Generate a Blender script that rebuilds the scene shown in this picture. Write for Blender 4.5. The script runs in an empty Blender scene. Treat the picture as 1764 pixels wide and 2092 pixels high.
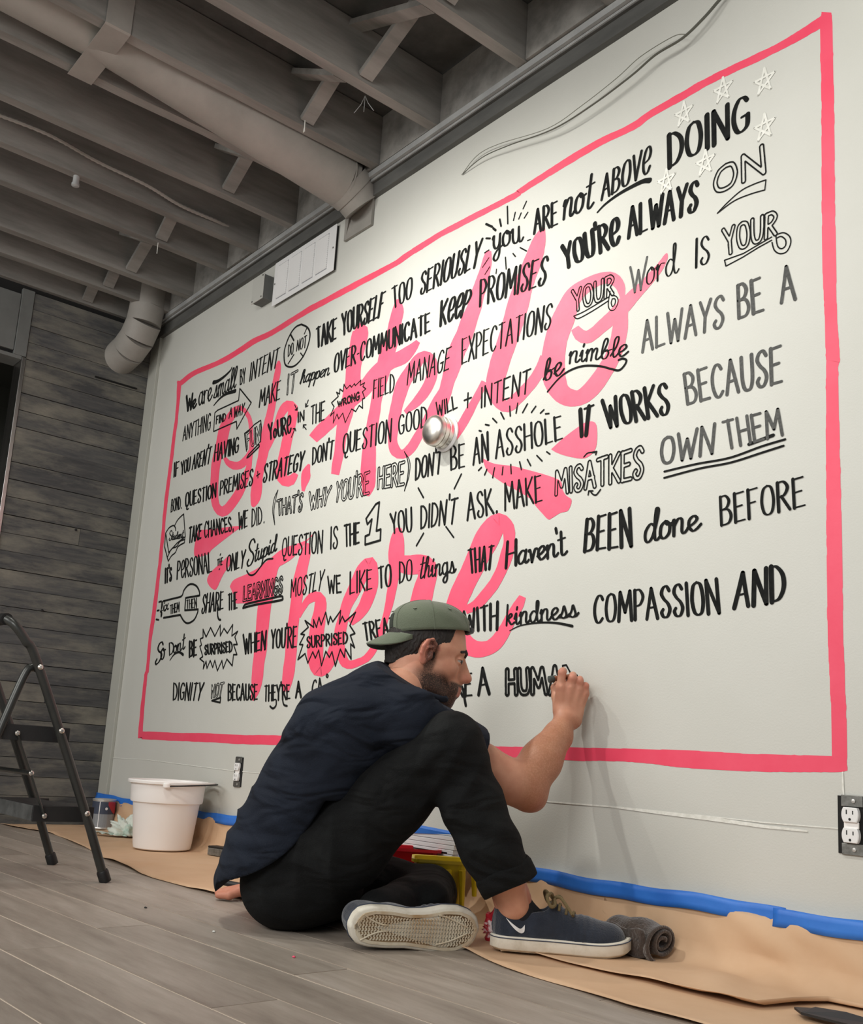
import bpy, bmesh, math, random
import numpy as np
from mathutils import Vector, Matrix
from mathutils.bvhtree import BVHTree

# ---------------------------------------------------------------- camera, world, light, exposure
SC = bpy.context.scene
COL = SC.collection
random.seed(7)
RNG = np.random.RandomState(11)
CAM = bpy.data.cameras.new('camera')
cam = bpy.data.objects.new('camera', CAM)
COL.objects.link(cam)
CAM.sensor_fit = 'HORIZONTAL'
CAM.sensor_width = 36.0
CAM.lens = 36.0 * 2031.355 / 1764.0
CAM.shift_x = 0.013376
CAM.shift_y = 0.069967
CAM.clip_start = 0.02
cam.matrix_world = Matrix([[0.634368, 0.106253, 0.765694, 4.71581], [0.7705, -0.166995, -0.615177, -1.922068], [0.062503, 0.980216, -0.187804, 0.385], [0.0, 0.0, 0.0, 1.0]])
SC.camera = cam

W_ = bpy.data.worlds.new('room_world')
SC.world = W_
W_.use_nodes = True
W_.node_tree.nodes['Background'].inputs[0].default_value = (0.93, 0.96, 1.0, 1)
W_.node_tree.nodes['Background'].inputs[1].default_value = 0.38

def lamp(kind, name, loc, target, power, size, color=(1, .95, .87), angle=90, blend=.6):
    L = bpy.data.lights.new(name, kind)
    L.energy = power
    L.color = color
    o = bpy.data.objects.new(name, L)
    COL.objects.link(o)
    o.location = loc
    d = Vector(target) - Vector(loc)
    o.rotation_euler = d.to_track_quat('-Z', 'Y').to_euler()
    if kind == 'SPOT':
        L.spot_size = math.radians(angle)
        L.spot_blend = blend
        L.shadow_soft_size = size
    if kind == 'AREA':
        L.size = size
    return o
# ceiling track spots washing the mural, and unseen area fills added to lift the ambient light
WARM = (1, .985, .91)
lamp('SPOT', 'track_spot', (.75, -1.2, 2.42), (.9, 0, 1.1), 13, .03, WARM, angle=110, blend=1)
lamp('SPOT', 'track_spot', (1.75, -1.15, 2.42), (2.3, 0, 1.1), 42, .03, WARM, angle=105, blend=1)
lamp('SPOT', 'track_spot', (2.35, -1.25, 2.42), (2.5, 0, 1.1), 74, .03, WARM, angle=100, blend=1)
lamp('SPOT', 'track_spot', (3.2, -1.25, 2.42), (3.1, 0, .9), 24, .03, WARM, angle=110, blend=1)
lamp('SPOT', 'track_spot', (4.35, -1.1, 2.42), (4.15, 0, 1.75), 30, .03, WARM, angle=105, blend=1)
lamp('AREA', 'room_fill', (4.4, -3.6, 2.3), (2.2, -.6, .4), 84, 1.8, (1, .985, .94))
lamp('AREA', 'room_fill', (1.3, -3.6, 2.3), (1.0, -.6, .4), 68, 1.8, (1, .985, .94))
VS = SC.view_settings
VS.view_transform = 'Standard'
VS.look = 'None'
VS.gamma = 1
VS.use_curve_mapping = False
VS.exposure = 0.0

# ---------------------------------------------------------------- helpers
def tag(o, label=None, cat=None, group=None, kind=None):
    if label: o['label'] = label
    if cat: o['category'] = cat
    if group: o['group'] = group
    if kind: o['kind'] = kind
    return o

def mk(name, verts, faces, mat, parent=None, smooth=False, kind=None, loc=None, rot=None):
    me = bpy.data.meshes.new(name)
    me.from_pydata([tuple(map(float, v)) for v in verts], [], [tuple(map(int, f)) for f in faces])
    if smooth:
        me.polygons.foreach_set('use_smooth', [True] * len(me.polygons))
    me.update()
    o = bpy.data.objects.new(name, me)
    COL.objects.link(o)
    if mat: me.materials.append(mat)
    if parent: o.parent = parent
    if kind: o['kind'] = kind
    if loc is not None: o.location = loc
    if rot is not None: o.rotation_euler = rot
    return o

def empty(name, loc=(0, 0, 0), rot=(0, 0, 0)):
    o = bpy.data.objects.new(name, None)
    COL.objects.link(o)
    o.location = loc
    o.rotation_euler = rot
    o.empty_display_size = .05
    return o

class MB:
    """collects simple shapes into one mesh"""
    def __init__(s): s.v = []; s.f = []
    def add(s, v, f):
        n = len(s.v); s.v += [tuple(map(float, p)) for p in v]; s.f += [tuple(i + n for i in q) for q in f]; return s
    def box(s, lo, hi, M=None, bev=0.0):
        x0, y0, z0 = lo; x1, y1, z1 = hi
        if bev <= 0:
            v = [(x0,y0,z0),(x1,y0,z0),(x1,y1,z0),(x0,y1,z0),(x0,y0,z1),(x1,y0,z1),(x1,y1,z1),(x0,y1,z1)]
            f = [(0,3,2,1),(4,5,6,7),(0,1,5,4),(1,2,6,5),(2,3,7,6),(3,0,4,7)]
        else:
            bm = bmesh.new(); bmesh.ops.create_cube(bm, size=1)
            for p in bm.verts: p.co = Vector(((x0+x1)/2+p.co.x*(x1-x0), (y0+y1)/2+p.co.y*(y1-y0), (z0+z1)/2+p.co.z*(z1-z0)))
            bmesh.ops.bevel(bm, geom=bm.edges[:], offset=bev, segments=2, affect='EDGES', profile=.5)
            bm.verts.index_update(); v = [p.co.copy() for p in bm.verts]; f = [[q.index for q in g.verts] for g in bm.faces]; bm.free()
        if M is not None: v = [M @ Vector(p) for p in v]
        return s.add(v, f)
    def tube(s, pts, r, n=8, cap=True, flat=1.0):
        pts = [Vector(p) for p in pts]
        rs = r if isinstance(r, (list, tuple)) else [r] * len(pts)
        up = None; v = []; f = []
        for i, p in enumerate(pts):
            t = (pts[min(i+1, len(pts)-1)] - pts[max(i-1, 0)])
            t = t.normalized() if t.length > 1e-9 else Vector((0, 0, 1))
            if up is None:
                up = Vector((0, 0, 1)) if abs(t.z) < .9 else Vector((1, 0, 0))
            a = (up - t * up.dot(t)).normalized(); b = t.cross(a); up = a
            for k in range(n):
                w = 2 * math.pi * k / n
                v.append(p + a * (math.cos(w) * rs[i] * flat) + b * (math.sin(w) * rs[i]))
        m = len(pts)
        for i in range(m - 1):
            for k in range(n):
                f.append((i*n+k, i*n+(k+1) % n, (i+1)*n+(k+1) % n, (i+1)*n+k))
        if cap:
            f.append(tuple(range(n))[::-1]); f.append(tuple((m-1)*n+k for k in range(n)))
        return s.add(v, f)
    def lathe(s, prof, c=(0, 0, 0), n=28, M=None):
        v = []; f = []
        for r, z in prof:
            for k in range(n):
                w = 2*math.pi*k/n; v.append(Vector((r*math.cos(w), r*math.sin(w), z)))
        if M is not None: v = [M @ p for p in v]
        v = [p + Vector(c) for p in v]
        for i in range(len(prof)-1):
            for k in range(n):
                f.append((i*n+k, i*n+(k+1) % n, (i+1)*n+(k+1) % n, (i+1)*n+k))
        if prof[0][0] > 1e-6 or True: f.append(tuple(range(n))[::-1])
        f.append(tuple((len(prof)-1)*n+k for k in range(n)))
        return s.add(v, f)
    def build(s, name, mat, parent=None, smooth=False, kind=None):
        o = mk(name, s.v, s.f, mat, parent, smooth, kind)
        if smooth:
            try: o.data.set_sharp_from_angle(angle=math.radians(42))
            except Exception: pass
        return o

def crom(pts, m=8):
    p = np.array(pts, float); n = len(p); out = []
    for i in range(n-1):
        a, b, c, d = p[max(i-1, 0)], p[i], p[i+1], p[min(i+2, n-1)]
        for t in np.arange(m) / m:
            out.append(.5*((2*b)+(c-a)*t+(2*a-5*b+4*c-d)*t*t+(3*b-a-3*c+d)*t**3))
    out.append(p[-1])
    return np.array(out)

# ---------------------------------------------------------------- materials
def srgb(r, g, b):
    f = lambda c: (c/255/12.92) if c/255 <= .04045 else ((c/255+.055)/1.055)**2.4
    return (f(r), f(g), f(b), 1)

def mat(name, c, rough=.6, c2=None, scale=6, metal=0, bump=0, bscale=60, stretch=(1, 1, 1), spec=.5, contrast=(.35, .65), detail=6, coord='Object', sheen=0, fold=0):
    m = bpy.data.materials.new(name); m.use_nodes = True
    nt = m.node_tree; N = nt.nodes; L = nt.links; b = N['Principled BSDF']
    b.inputs['Base Color'].default_value = c
    b.inputs['Roughness'].default_value = rough
    b.inputs['Metallic'].default_value = metal
    b.inputs['Specular IOR Level'].default_value = spec
    if sheen: b.inputs['Sheen Weight'].default_value = sheen
    tc = N.new('ShaderNodeTexCoord'); mp = N.new('ShaderNodeMapping')
    mp.inputs['Scale'].default_value = stretch
    L.new(tc.outputs[coord], mp.inputs[0])
    if c2 is not None:
        n = N.new('ShaderNodeTexNoise'); n.inputs['Scale'].default_value = scale; n.inputs['Detail'].default_value = detail; n.inputs['Roughness'].default_value = .65
        r = N.new('ShaderNodeValToRGB')
        r.color_ramp.elements[0].position = contrast[0]; r.color_ramp.elements[0].color = c
        r.color_ramp.elements[1].position = contrast[1]; r.color_ramp.elements[1].color = c2
        L.new(mp.outputs[0], n.inputs['Vector']); L.new(n.outputs['Fac'], r.inputs[0]); L.new(r.outputs[0], b.inputs['Base Color'])
    if bump:
        n2 = N.new('ShaderNodeTexNoise'); n2.inputs['Scale'].default_value = bscale; n2.inputs['Detail'].default_value = 4
        bp = N.new('ShaderNodeBump'); bp.inputs['Strength'].default_value = bump; bp.inputs['Distance'].default_value = .004
        L.new(mp.outputs[0], n2.inputs['Vector']); L.new(n2.outputs['Fac'], bp.inputs['Height']); L.new(bp.outputs[0], b.inputs['Normal'])
        if fold:       # soft cloth creases
            mf = N.new('ShaderNodeMapping'); mf.inputs['Rotation'].default_value = (0, .75, .2); mf.inputs['Scale'].default_value = (1, 1, 2.4)
            L.new(tc.outputs[coord], mf.inputs[0])
            n5 = N.new('ShaderNodeTexNoise'); n5.inputs['Scale'].default_value = 6.5; n5.inputs['Detail'].default_value = 1.8; n5.inputs['Distortion'].default_value = .7
            bf = N.new('ShaderNodeBump'); bf.inputs['Strength'].default_value = 1; bf.inputs['Distance'].default_value = fold
            L.new(mf.outputs[0], n5.inputs['Vector']); L.new(n5.outputs['Fac'], bf.inputs['Height']); L.new(bf.outputs[0], bp.inputs['Normal'])
    return m

M = {}
M['wall'] = mat('wall_paint', srgb(203, 203, 197), .55, srgb(198, 198, 191), 1.5, bump=.12, bscale=220)
M['ink'] = mat('black_marker', srgb(20, 21, 21), .8, srgb(34, 35, 34), 40, spec=.1)
M['ink_soft'] = mat('worn_black_marker', srgb(46, 47, 45), .6, srgb(80, 80, 77), 160, contrast=(.42, .72))
M['pink'] = mat('pink_paint', srgb(244, 84, 116), .5, srgb(246, 98, 128), 5, bump=.06, bscale=90)
M['pink2'] = mat('pink_border_paint', srgb(236, 70, 100), .5, srgb(240, 82, 110), 6, bump=.06, bscale=90)
M['chalk'] = mat('chalk', srgb(232, 232, 226), .9, srgb(214, 214, 206), 80)
M['joist'] = mat('painted_grey_wood', srgb(150, 147, 142), .75, srgb(112, 110, 106), 9, bump=.35, bscale=30, stretch=(1, .15, 1))
M['subfloor'] = mat('dark_grey_subfloor', srgb(86, 86, 83), .85, srgb(66, 66, 64), 7, bump=.3, bscale=25)
M['duct'] = mat('painted_grey_duct', srgb(160, 155, 149), .55, srgb(142, 139, 133), 4, bump=.05, bscale=20)
M['ledge'] = mat('grey_ledge_paint', srgb(98, 98, 95), .6, srgb(80, 80, 78), 14, stretch=(.3, 1, 1))
M['rail'] = mat('grey_metal_rail', srgb(172, 173, 172), .5, srgb(150, 151, 151), 8)
M['black'] = mat('matte_black', srgb(16, 16, 17), .5)
M['dark'] = mat('dark_void', srgb(22, 22, 22), .9)
M['white'] = mat('white_enamel', srgb(232, 232, 232), .4)
M['slot'] = mat('vent_slot_grey', srgb(150, 151, 156), .6)
M['offwhite'] = mat('white_plastic', srgb(246, 242, 239), .35)
M['steel'] = mat('stainless_steel', srgb(205, 203, 200), .28, srgb(180, 178, 175), 30, metal=1, stretch=(1, 1, .05))
M['chrome'] = mat('chrome', srgb(226, 221, 214), .34, metal=1)
M['zinc'] = mat('zinc_plate', srgb(150, 150, 146), .45, srgb(110, 110, 106), 60, metal=.8)
M['kraft'] = mat('kraft_paper', srgb(208, 174, 141), .8, srgb(200, 164, 130), 5, bump=.08, bscale=40)
M['kraft2'] = mat('kraft_paper_edge', srgb(150, 112, 78), .85)
M['tape'] = mat('blue_tape', srgb(46, 118, 210), .5, srgb(38, 104, 196), 9, bump=.25, bscale=22)
M['grout'] = mat('plank_joint', srgb(222, 208, 190), .8)
M['tubeblk'] = mat('charcoal_tube', srgb(62, 63, 61), .32, srgb(54, 55, 53), 9, metal=.35)
M['stepblk'] = mat('black_step', srgb(28, 28, 29), .5, srgb(36, 36, 37), 14)
M['stepgrey'] = mat('worn_grey_step', srgb(92, 93, 92), .6, srgb(58, 59, 58), 12)
M['red'] = mat('red_plastic', srgb(196, 24, 40), .3)
M['yellow'] = mat('yellow_plastic', srgb(216, 190, 20), .35, srgb(206, 176, 16), 8)
M['paper'] = mat('white_paper', srgb(232, 232, 234), .8)
M['towel'] = mat('brown_towel', srgb(72, 58, 50), .95, srgb(54, 44, 38), 60, bump=.9, bscale=190, sheen=.4)
M['rag'] = mat('paper_towel', srgb(216, 222, 212), .9, srgb(150, 186, 172), 14, contrast=(.5, .7))
M['navy_lab'] = mat('navy_label', srgb(58, 66, 84), .5)
M['grey_lab'] = mat('grey_label', srgb(150, 154, 158), .5, srgb(130, 134, 138), 60, stretch=(1, 1, .1))
M['red_lab'] = mat('red_label', srgb(170, 44, 58), .5)
M['tinmetal'] = mat('tin', srgb(206, 204, 200), .35, metal=.7)
M['shirt'] = mat('navy_cotton', srgb(30, 36, 48), .92, srgb(25, 30, 41), 12, bump=.35, bscale=340, spec=.25, fold=.045)
M['jeans'] = mat('black_denim', srgb(15, 16, 17), .9, srgb(29, 31, 31), 9, bump=.5, bscale=420, spec=.25, fold=.04, contrast=(.5, .85))
M['cap'] = mat('olive_cotton', srgb(98, 106, 88), .9, srgb(90, 98, 80), 10, bump=.3, bscale=400, sheen=.2)
M['patch'] = mat('dark_olive_patch', srgb(52, 58, 50), .8, srgb(40, 45, 40), 50, stretch=(.2, .2, 4))
M['sock'] = mat('black_sock', srgb(20, 22, 28), .95, bump=.5, bscale=260)
M['suede'] = mat('navy_suede', srgb(28, 36, 50), .95, srgb(42, 51, 67), 22, bump=.4, bscale=300, sheen=.4, contrast=(.45, .75))
M['rubber'] = mat('white_rubber', srgb(226, 220, 206), .6, srgb(196, 186, 166), 24, contrast=(.5, .8))
M['tread'] = mat('worn_tread', srgb(214, 204, 182), .7, srgb(176, 142, 100), 10, contrast=(.42, .72))
M['treadbase'] = mat('tread_groove', srgb(150, 128, 98), .8, srgb(128, 100, 70), 12)
M['lace'] = mat('olive_lace', srgb(118, 102, 70), .9, bump=.6, bscale=500)
M['hair'] = mat('dark_brown_hair', srgb(36, 28, 24), .7, srgb(24, 19, 17), 90, bump=.8, bscale=220, stretch=(1, 1, .25))
M['eye'] = mat('shaded_eye_white', srgb(176, 166, 158), .3)  # white darkened in the colour to carry the shadow on the eye
M['iris'] = mat('dark_iris', srgb(44, 34, 28), .15)
M['brown'] = mat('brown_marker_barrel', srgb(140, 84, 56), .5)
M['greycap'] = mat('grey_marker_end', srgb(74, 82, 80), .8, bump=.5, bscale=300)
M['card'] = mat('cardboard', srgb(120, 92, 62), .85)
M['doordark'] = mat('dark_room_paint', srgb(70, 72, 66), .8)
M['header'] = mat('grey_header_board', srgb(112, 114, 112), .7, srgb(100, 102, 100), 5)

def plank_mat(name, cols, rough, stretch, scale, dirt=None, bump=.3, per=.25, spec=.4, dcon=(.46, .7)):
    """boards: per-object tone, streaky grain, optional worn patches"""
    m = bpy.data.materials.new(name); m.use_nodes = True
    nt = m.node_tree; N = nt.nodes; L = nt.links; b = N['Principled BSDF']
    b.inputs['Roughness'].default_value = rough; b.inputs['Specular IOR Level'].default_value = spec
    oi = N.new('ShaderNodeObjectInfo'); tc = N.new('ShaderNodeTexCoord'); mp = N.new('ShaderNodeMapping')
    mp.inputs['Scale'].default_value = stretch
    ad = N.new('ShaderNodeVectorMath'); ad.operation = 'ADD'
    sc = N.new('ShaderNodeVectorMath'); sc.operation = 'SCALE'; sc.inputs[0].default_value = (37, 19, 53)
    L.new(oi.outputs['Random'], sc.inputs['Scale'])
    L.new(tc.outputs['Object'], mp.inputs[0]); L.new(mp.outputs[0], ad.inputs[0]); L.new(sc.outputs[0], ad.inputs[1])
    n = N.new('ShaderNodeTexNoise'); n.inputs['Scale'].default_value = scale; n.inputs['Detail'].default_value = 8; n.inputs['Roughness'].default_value = .7
    L.new(ad.outputs[0], n.inputs['Vector'])
    r = N.new('ShaderNodeValToRGB'); r.color_ramp.elements[0].position = .3; r.color_ramp.elements[1].position = .72
    r.color_ramp.elements[0].color = cols[0]; r.color_ramp.elements[1].color = cols[-1]
    if len(cols) > 2:
        e = r.color_ramp.elements.new(.5); e.color = cols[1]
    L.new(n.outputs['Fac'], r.inputs[0])
    hv = N.new('ShaderNodeHueSaturation')
    ma = N.new('ShaderNodeMapRange'); ma.inputs['To Min'].default_value = 1-per; ma.inputs['To Max'].default_value = 1+per
    L.new(oi.outputs['Random'], ma.inputs['Value']); L.new(ma.outputs[0], hv.inputs['Value']); L.new(r.outputs[0], hv.inputs['Color'])
    out = hv.outputs[0]
    if dirt is not None:
        n3 = N.new('ShaderNodeTexNoise'); n3.inputs['Scale'].default_value = 1.3; n3.inputs['Detail'].default_value = 6; n3.inputs['Roughness'].default_value = .68
        mp3 = N.new('ShaderNodeMapping'); mp3.inputs['Scale'].default_value = (1, 1.6, 5)
        L.new(tc.outputs['Object'], mp3.inputs[0])
        ad3 = N.new('ShaderNodeVectorMath'); ad3.operation = 'ADD'; L.new(mp3.outputs[0], ad3.inputs[0]); L.new(sc.outputs[0], ad3.inputs[1])
        L.new(ad3.outputs[0], n3.inputs['Vector'])
        r3 = N.new('ShaderNodeValToRGB'); r3.color_ramp.elements[0].position = dcon[0]; r3.color_ramp.elements[1].position = dcon[1]
        mx = N.new('ShaderNodeMix'); mx.data_type = 'RGBA'
        L.new(n3.outputs['Fac'], r3.inputs[0]); L.new(r3.outputs[0], mx.inputs[0]); L.new(out, mx.inputs[6]); mx.inputs[7].default_value = dirt
        out = mx.outputs[2]
    L.new(out, b.inputs['Base Color'])
    bp = N.new('ShaderNodeBump'); bp.inputs['Strength'].default_value = bump; bp.inputs['Distance'].default_value = .003
    L.new(n.outputs['Fac'], bp.inputs['Height']); L.new(bp.outputs[0], b.inputs['Normal'])
    return m
M['barn'] = plank_mat('weathered_grey_board', (srgb(62, 63, 66), srgb(84, 84, 84), srgb(104, 102, 96)), .85, (1, .9, 9), 4.5, dirt=srgb(138, 134, 122), bump=.6, per=.14, dcon=(.45, .74))
M['floorplank'] = plank_mat('grey_brown_floor_plank', (srgb(132, 121, 111), srgb(156, 145, 134), srgb(176, 166, 156)), .42, (.8, 5, 1), 3, bump=.12, per=.10)

# ---------------------------------------------------------------- structure: floor
floor = MB().box((-.3, -4.2, -.06), (6.2, .06, -.0012)).build('floor', M['grout']); tag(floor, kind='structure')
FA = .04
def fpt(u, v): return (u*math.cos(FA) - v*math.sin(FA), u*math.sin(FA) + v*math.cos(FA))
pitch = .1245; off = -.0615
nb = 0
for i in range(-9, 26):
    v1 = -.14 - pitch*i + off*0 ; v0 = v1 - pitch + .0042
    u = -1.0 - (i*.53 % 1.2)
    while u < 6.4:
        u2 = u + 1.22
        c = [fpt(u+.0012, v0), fpt(u2-.0012, v0), fpt(u2-.0012, v1), fpt(u+.0012, v1)]
        c = [(max(p[0], -.28), p[1]) for p in c]
        if max(p[1] for p in c) < .1 and max(p[0] for p in c) > -.25 and max(p[0] for p in c) < 6.3 and min(p[1] for p in c) > -4.2 and min(p[1] for p in c) > -2.6:
            k = RNG.uniform(-.0006, .0006)
            vs = [(x, y, -.003) for x, y in c] + [(x, y, k*.5) for x, y in c]
            cx = sum(p[0] for p in c)/4; cy = sum(p[1] for p in c)/4
            o = mk('floor_plank', [(x-cx, y-cy, z) for x, y, z in vs], [(0,3,2,1),(4,5,6,7),(0,1,5,4),(1,2,6,5),(2,3,7,6),(3,0,4,7)], M['floorplank'], floor, loc=(cx, cy, 0)); nb += 1
        u = u2

# ---------------------------------------------------------------- structure: mural wall
wall = MB().box((-.02, 0, 0), (6.2, .1, 2.62)).build('wall_right', M['wall']); tag(wall, kind='structure')
corner = MB().box((0, -.016, .0), (.1, 0, 2.44), bev=.002).build('trim_1', mat('corner_trim_paint', srgb(176, 176, 168), .6)); tag(corner, kind='structure')
base = MB().box((.1, -.014, 0), (6.2, 0, .135), bev=.003).build('baseboard_right', mat('white_base_paint', srgb(225, 224, 220), .5)); tag(base, kind='structure')
# fascia and metal rail on top of the wall
ledge = MB().box((0, -.02, 2.437), (6.2, 0, 2.497)).box((0, -.03, 2.487), (6.2, 0, 2.489)).build('trim_2', M['ledge']); tag(ledge, kind='structure')
rail = MB().box((0, -.046, 2.499), (6.2, 0, 2.521)).build('trim_3', M['rail']); tag(rail, kind='structure')
rail2 = MB().box((0, -.034, 2.489), (6.2, -.02, 2.493)).box((0, -.034, 2.4935), (6.2, -.03, 2.497)).build('trim_4', M['rail']); tag(rail2, kind='structure')

# ---------------------------------------------------------------- structure: plank wall with door opening
ZH = 2.165
wb = MB().box((-.12, -.6225, 0), (-.02, .1, 2.62)).box((-.12, -2.2, ZH), (-.02, -.6225, 2.62)).box((-.12, -4.2, 0), (-.02, -2.2, 2.62)).build('wall_left', M['dark']); tag(wb, kind='structure')
z = 2.4945; i = 0
pz = .0846
zs = [.0]
top = 2.4945
nz = int(2.4945/pz)
for k in range(nz+1):
    z1 = 2.4945 - k*pz; z0 = max(z1 - pz + .0026, 0)
    if z1 < .02: break
    pr = RNG.uniform(0, .005)
    y0 = -.6225
    cuts = [y0, -.003]
    if k in (13, 22): cuts = [y0, -.35 + RNG.uniform(-.1, .1), -.003]
    for a, b in zip(cuts[:-1], cuts[1:]):
        dz = RNG.uniform(-.0012, .0012, 4)
        xs = -.02; xe = -.005 + pr - RNG.uniform(0, .002)
        vs = [(xs, a+.0008, z0), (xe, a+.0008, z0+dz[0]), (xe, b-.0008, z0+dz[1]), (xs, b-.0008, z0), (xs, a+.0008, z1), (xe, a+.0008, z1+dz[2]), (xe, b-.0008, z1+dz[3]), (xs, b-.0008, z1)]
        cy = (a+b)/2; cz = (z0+z1)/2
        mk('plank', [(x, y-cy, q-cz) for x, y, q in vs], [(0,3,2,1),(4,5,6,7),(0,1,5,4),(1,2,6,5),(2,3,7,6),(3,0,4,7)], M['barn'], wb, loc=(0, cy, cz))
# knot holes
for y, zz in ((-.282, 1.385), (-.39, .975)):
    MB().lathe([(.0065, -.001), (.0065, .0015), (.004, .0025)], n=12, M=Matrix.Rotation(math.pi/2, 4, 'Y')).build('knot_hole', M['black'], wb).location = (.003, y, zz)
# header panel, board and jamb of the opening
MB().box((-.02, -2.2, ZH+.02), (-.004, -.684, 2.47), bev=.002).build('header_panel', M['header'], wb)
MB().box((-.02, -.682, ZH), (.002, -.6245, 2.5), bev=.002).build('header_stile', M['header'], wb)
d1 = MB().box((-.118, -.642, 0), (.002, -.6245, ZH-.004), bev=.0015).build('door_1', M['steel']); tag(d1, kind='structure')
MB().box((-.119, -2.2, ZH-.018), (.001, -.644, ZH-.001)).build('door_head', M['header'], d1)
rb = MB().box((-1.6, -4.2, 0), (-1.5, .1, 2.7)).box((-1.5, 0, 0), (-.12, .1, 2.7)).box((-1.5, -4.2, 2.5), (-.12, .1, 2.6)).build('wall_back', M['doordark']); tag(rb, kind='structure')
fb = MB().box((-1.5, -4.2, -.06), (-.3, 0, -.001)).build('floor_back', M['floorplank']); tag(fb, kind='structure')
MB().box((-1.5, -4.0, 1.98), (-1.47, -.02, 2.02)).build('picture_rail', M['header'], rb)

# ---------------------------------------------------------------- structure: ceiling with joists, bridging
ZJ = 2.521
ceil = MB().box((-.12, -4.2, ZJ+.205), (6.2, .1, ZJ+.26)).build('ceiling', M['subfloor']); tag(ceil, kind='structure')
JX = [-0.033, 0.202, 0.442, 0.814, 1.075, 1.366, 1.682, 1.949, 2.277, 2.707, 3.067, 3.427, 3.787, 4.147, 4.507, 4.867, 5.227, 5.587, 5.947, 6.307]
for k, x in enumerate(JX):
    w = .04
    pts = []
    n = 14
    vs = []; fs = []
    for i in range(n+1):
        y = -4.15 + (4.13)*i/n
        s = RNG.uniform(-.002, .002); t = RNG.uniform(-.0025, .0025)
        vs += [(x+s, y, ZJ+t+.0015), (x+w+s, y, ZJ+t*.5+.0015), (x+w+s*.5, y, ZJ+.2), (x+s*.5, y, ZJ+.2)]
    for i in range(n):
        a = 4*i; b = a+4
        for q in range(4): fs.append((a+q, b+q, b+(q+1) % 4, a+(q+1) % 4))
    fs += [(0,1,2,3), (4*n+3, 4*n+2, 4*n+1, 4*n)]
    mk('joist', vs, fs, M['joist'], ceil)
def strut(a, b, wy=.05, t=.019):
    a = Vector(a); b = Vector(b); d = (b-a); L = d.length; d.normalize()
    yv = Vector((0, 1, 0)); up = d.cross(yv).normalized()
    Mx = Matrix((d, yv, up)).transposed().to_4x4(); Mx.translation = a
    MB().box((0, -wy/2, -t/2), (L, wy/2, t/2), M=Mx).build('bridging', M['joist'], ceil)
YB = -0.366
for k in range(len(JX)-1):
    if k == 4: continue
    xa, xb = JX[k]+.041, JX[k+1]-.001
    yb = YB + (k % 3 - 1)*.012
    strut((xa+.004, yb, ZJ+.02), (xb, yb, ZJ+.185))
    strut((xb-.004, yb-.05, ZJ+.016), (xa, yb-.05, ZJ+.18))
# blocks between joists at the wall plate
for k in range(len(JX)-1):
    MB().box((JX[k]+.042, -.055+.01*(k % 3), ZJ+.004), (JX[k+1]-.002, -.03, ZJ+.2)).build('end_block', M['joist'], ceil)

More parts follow.
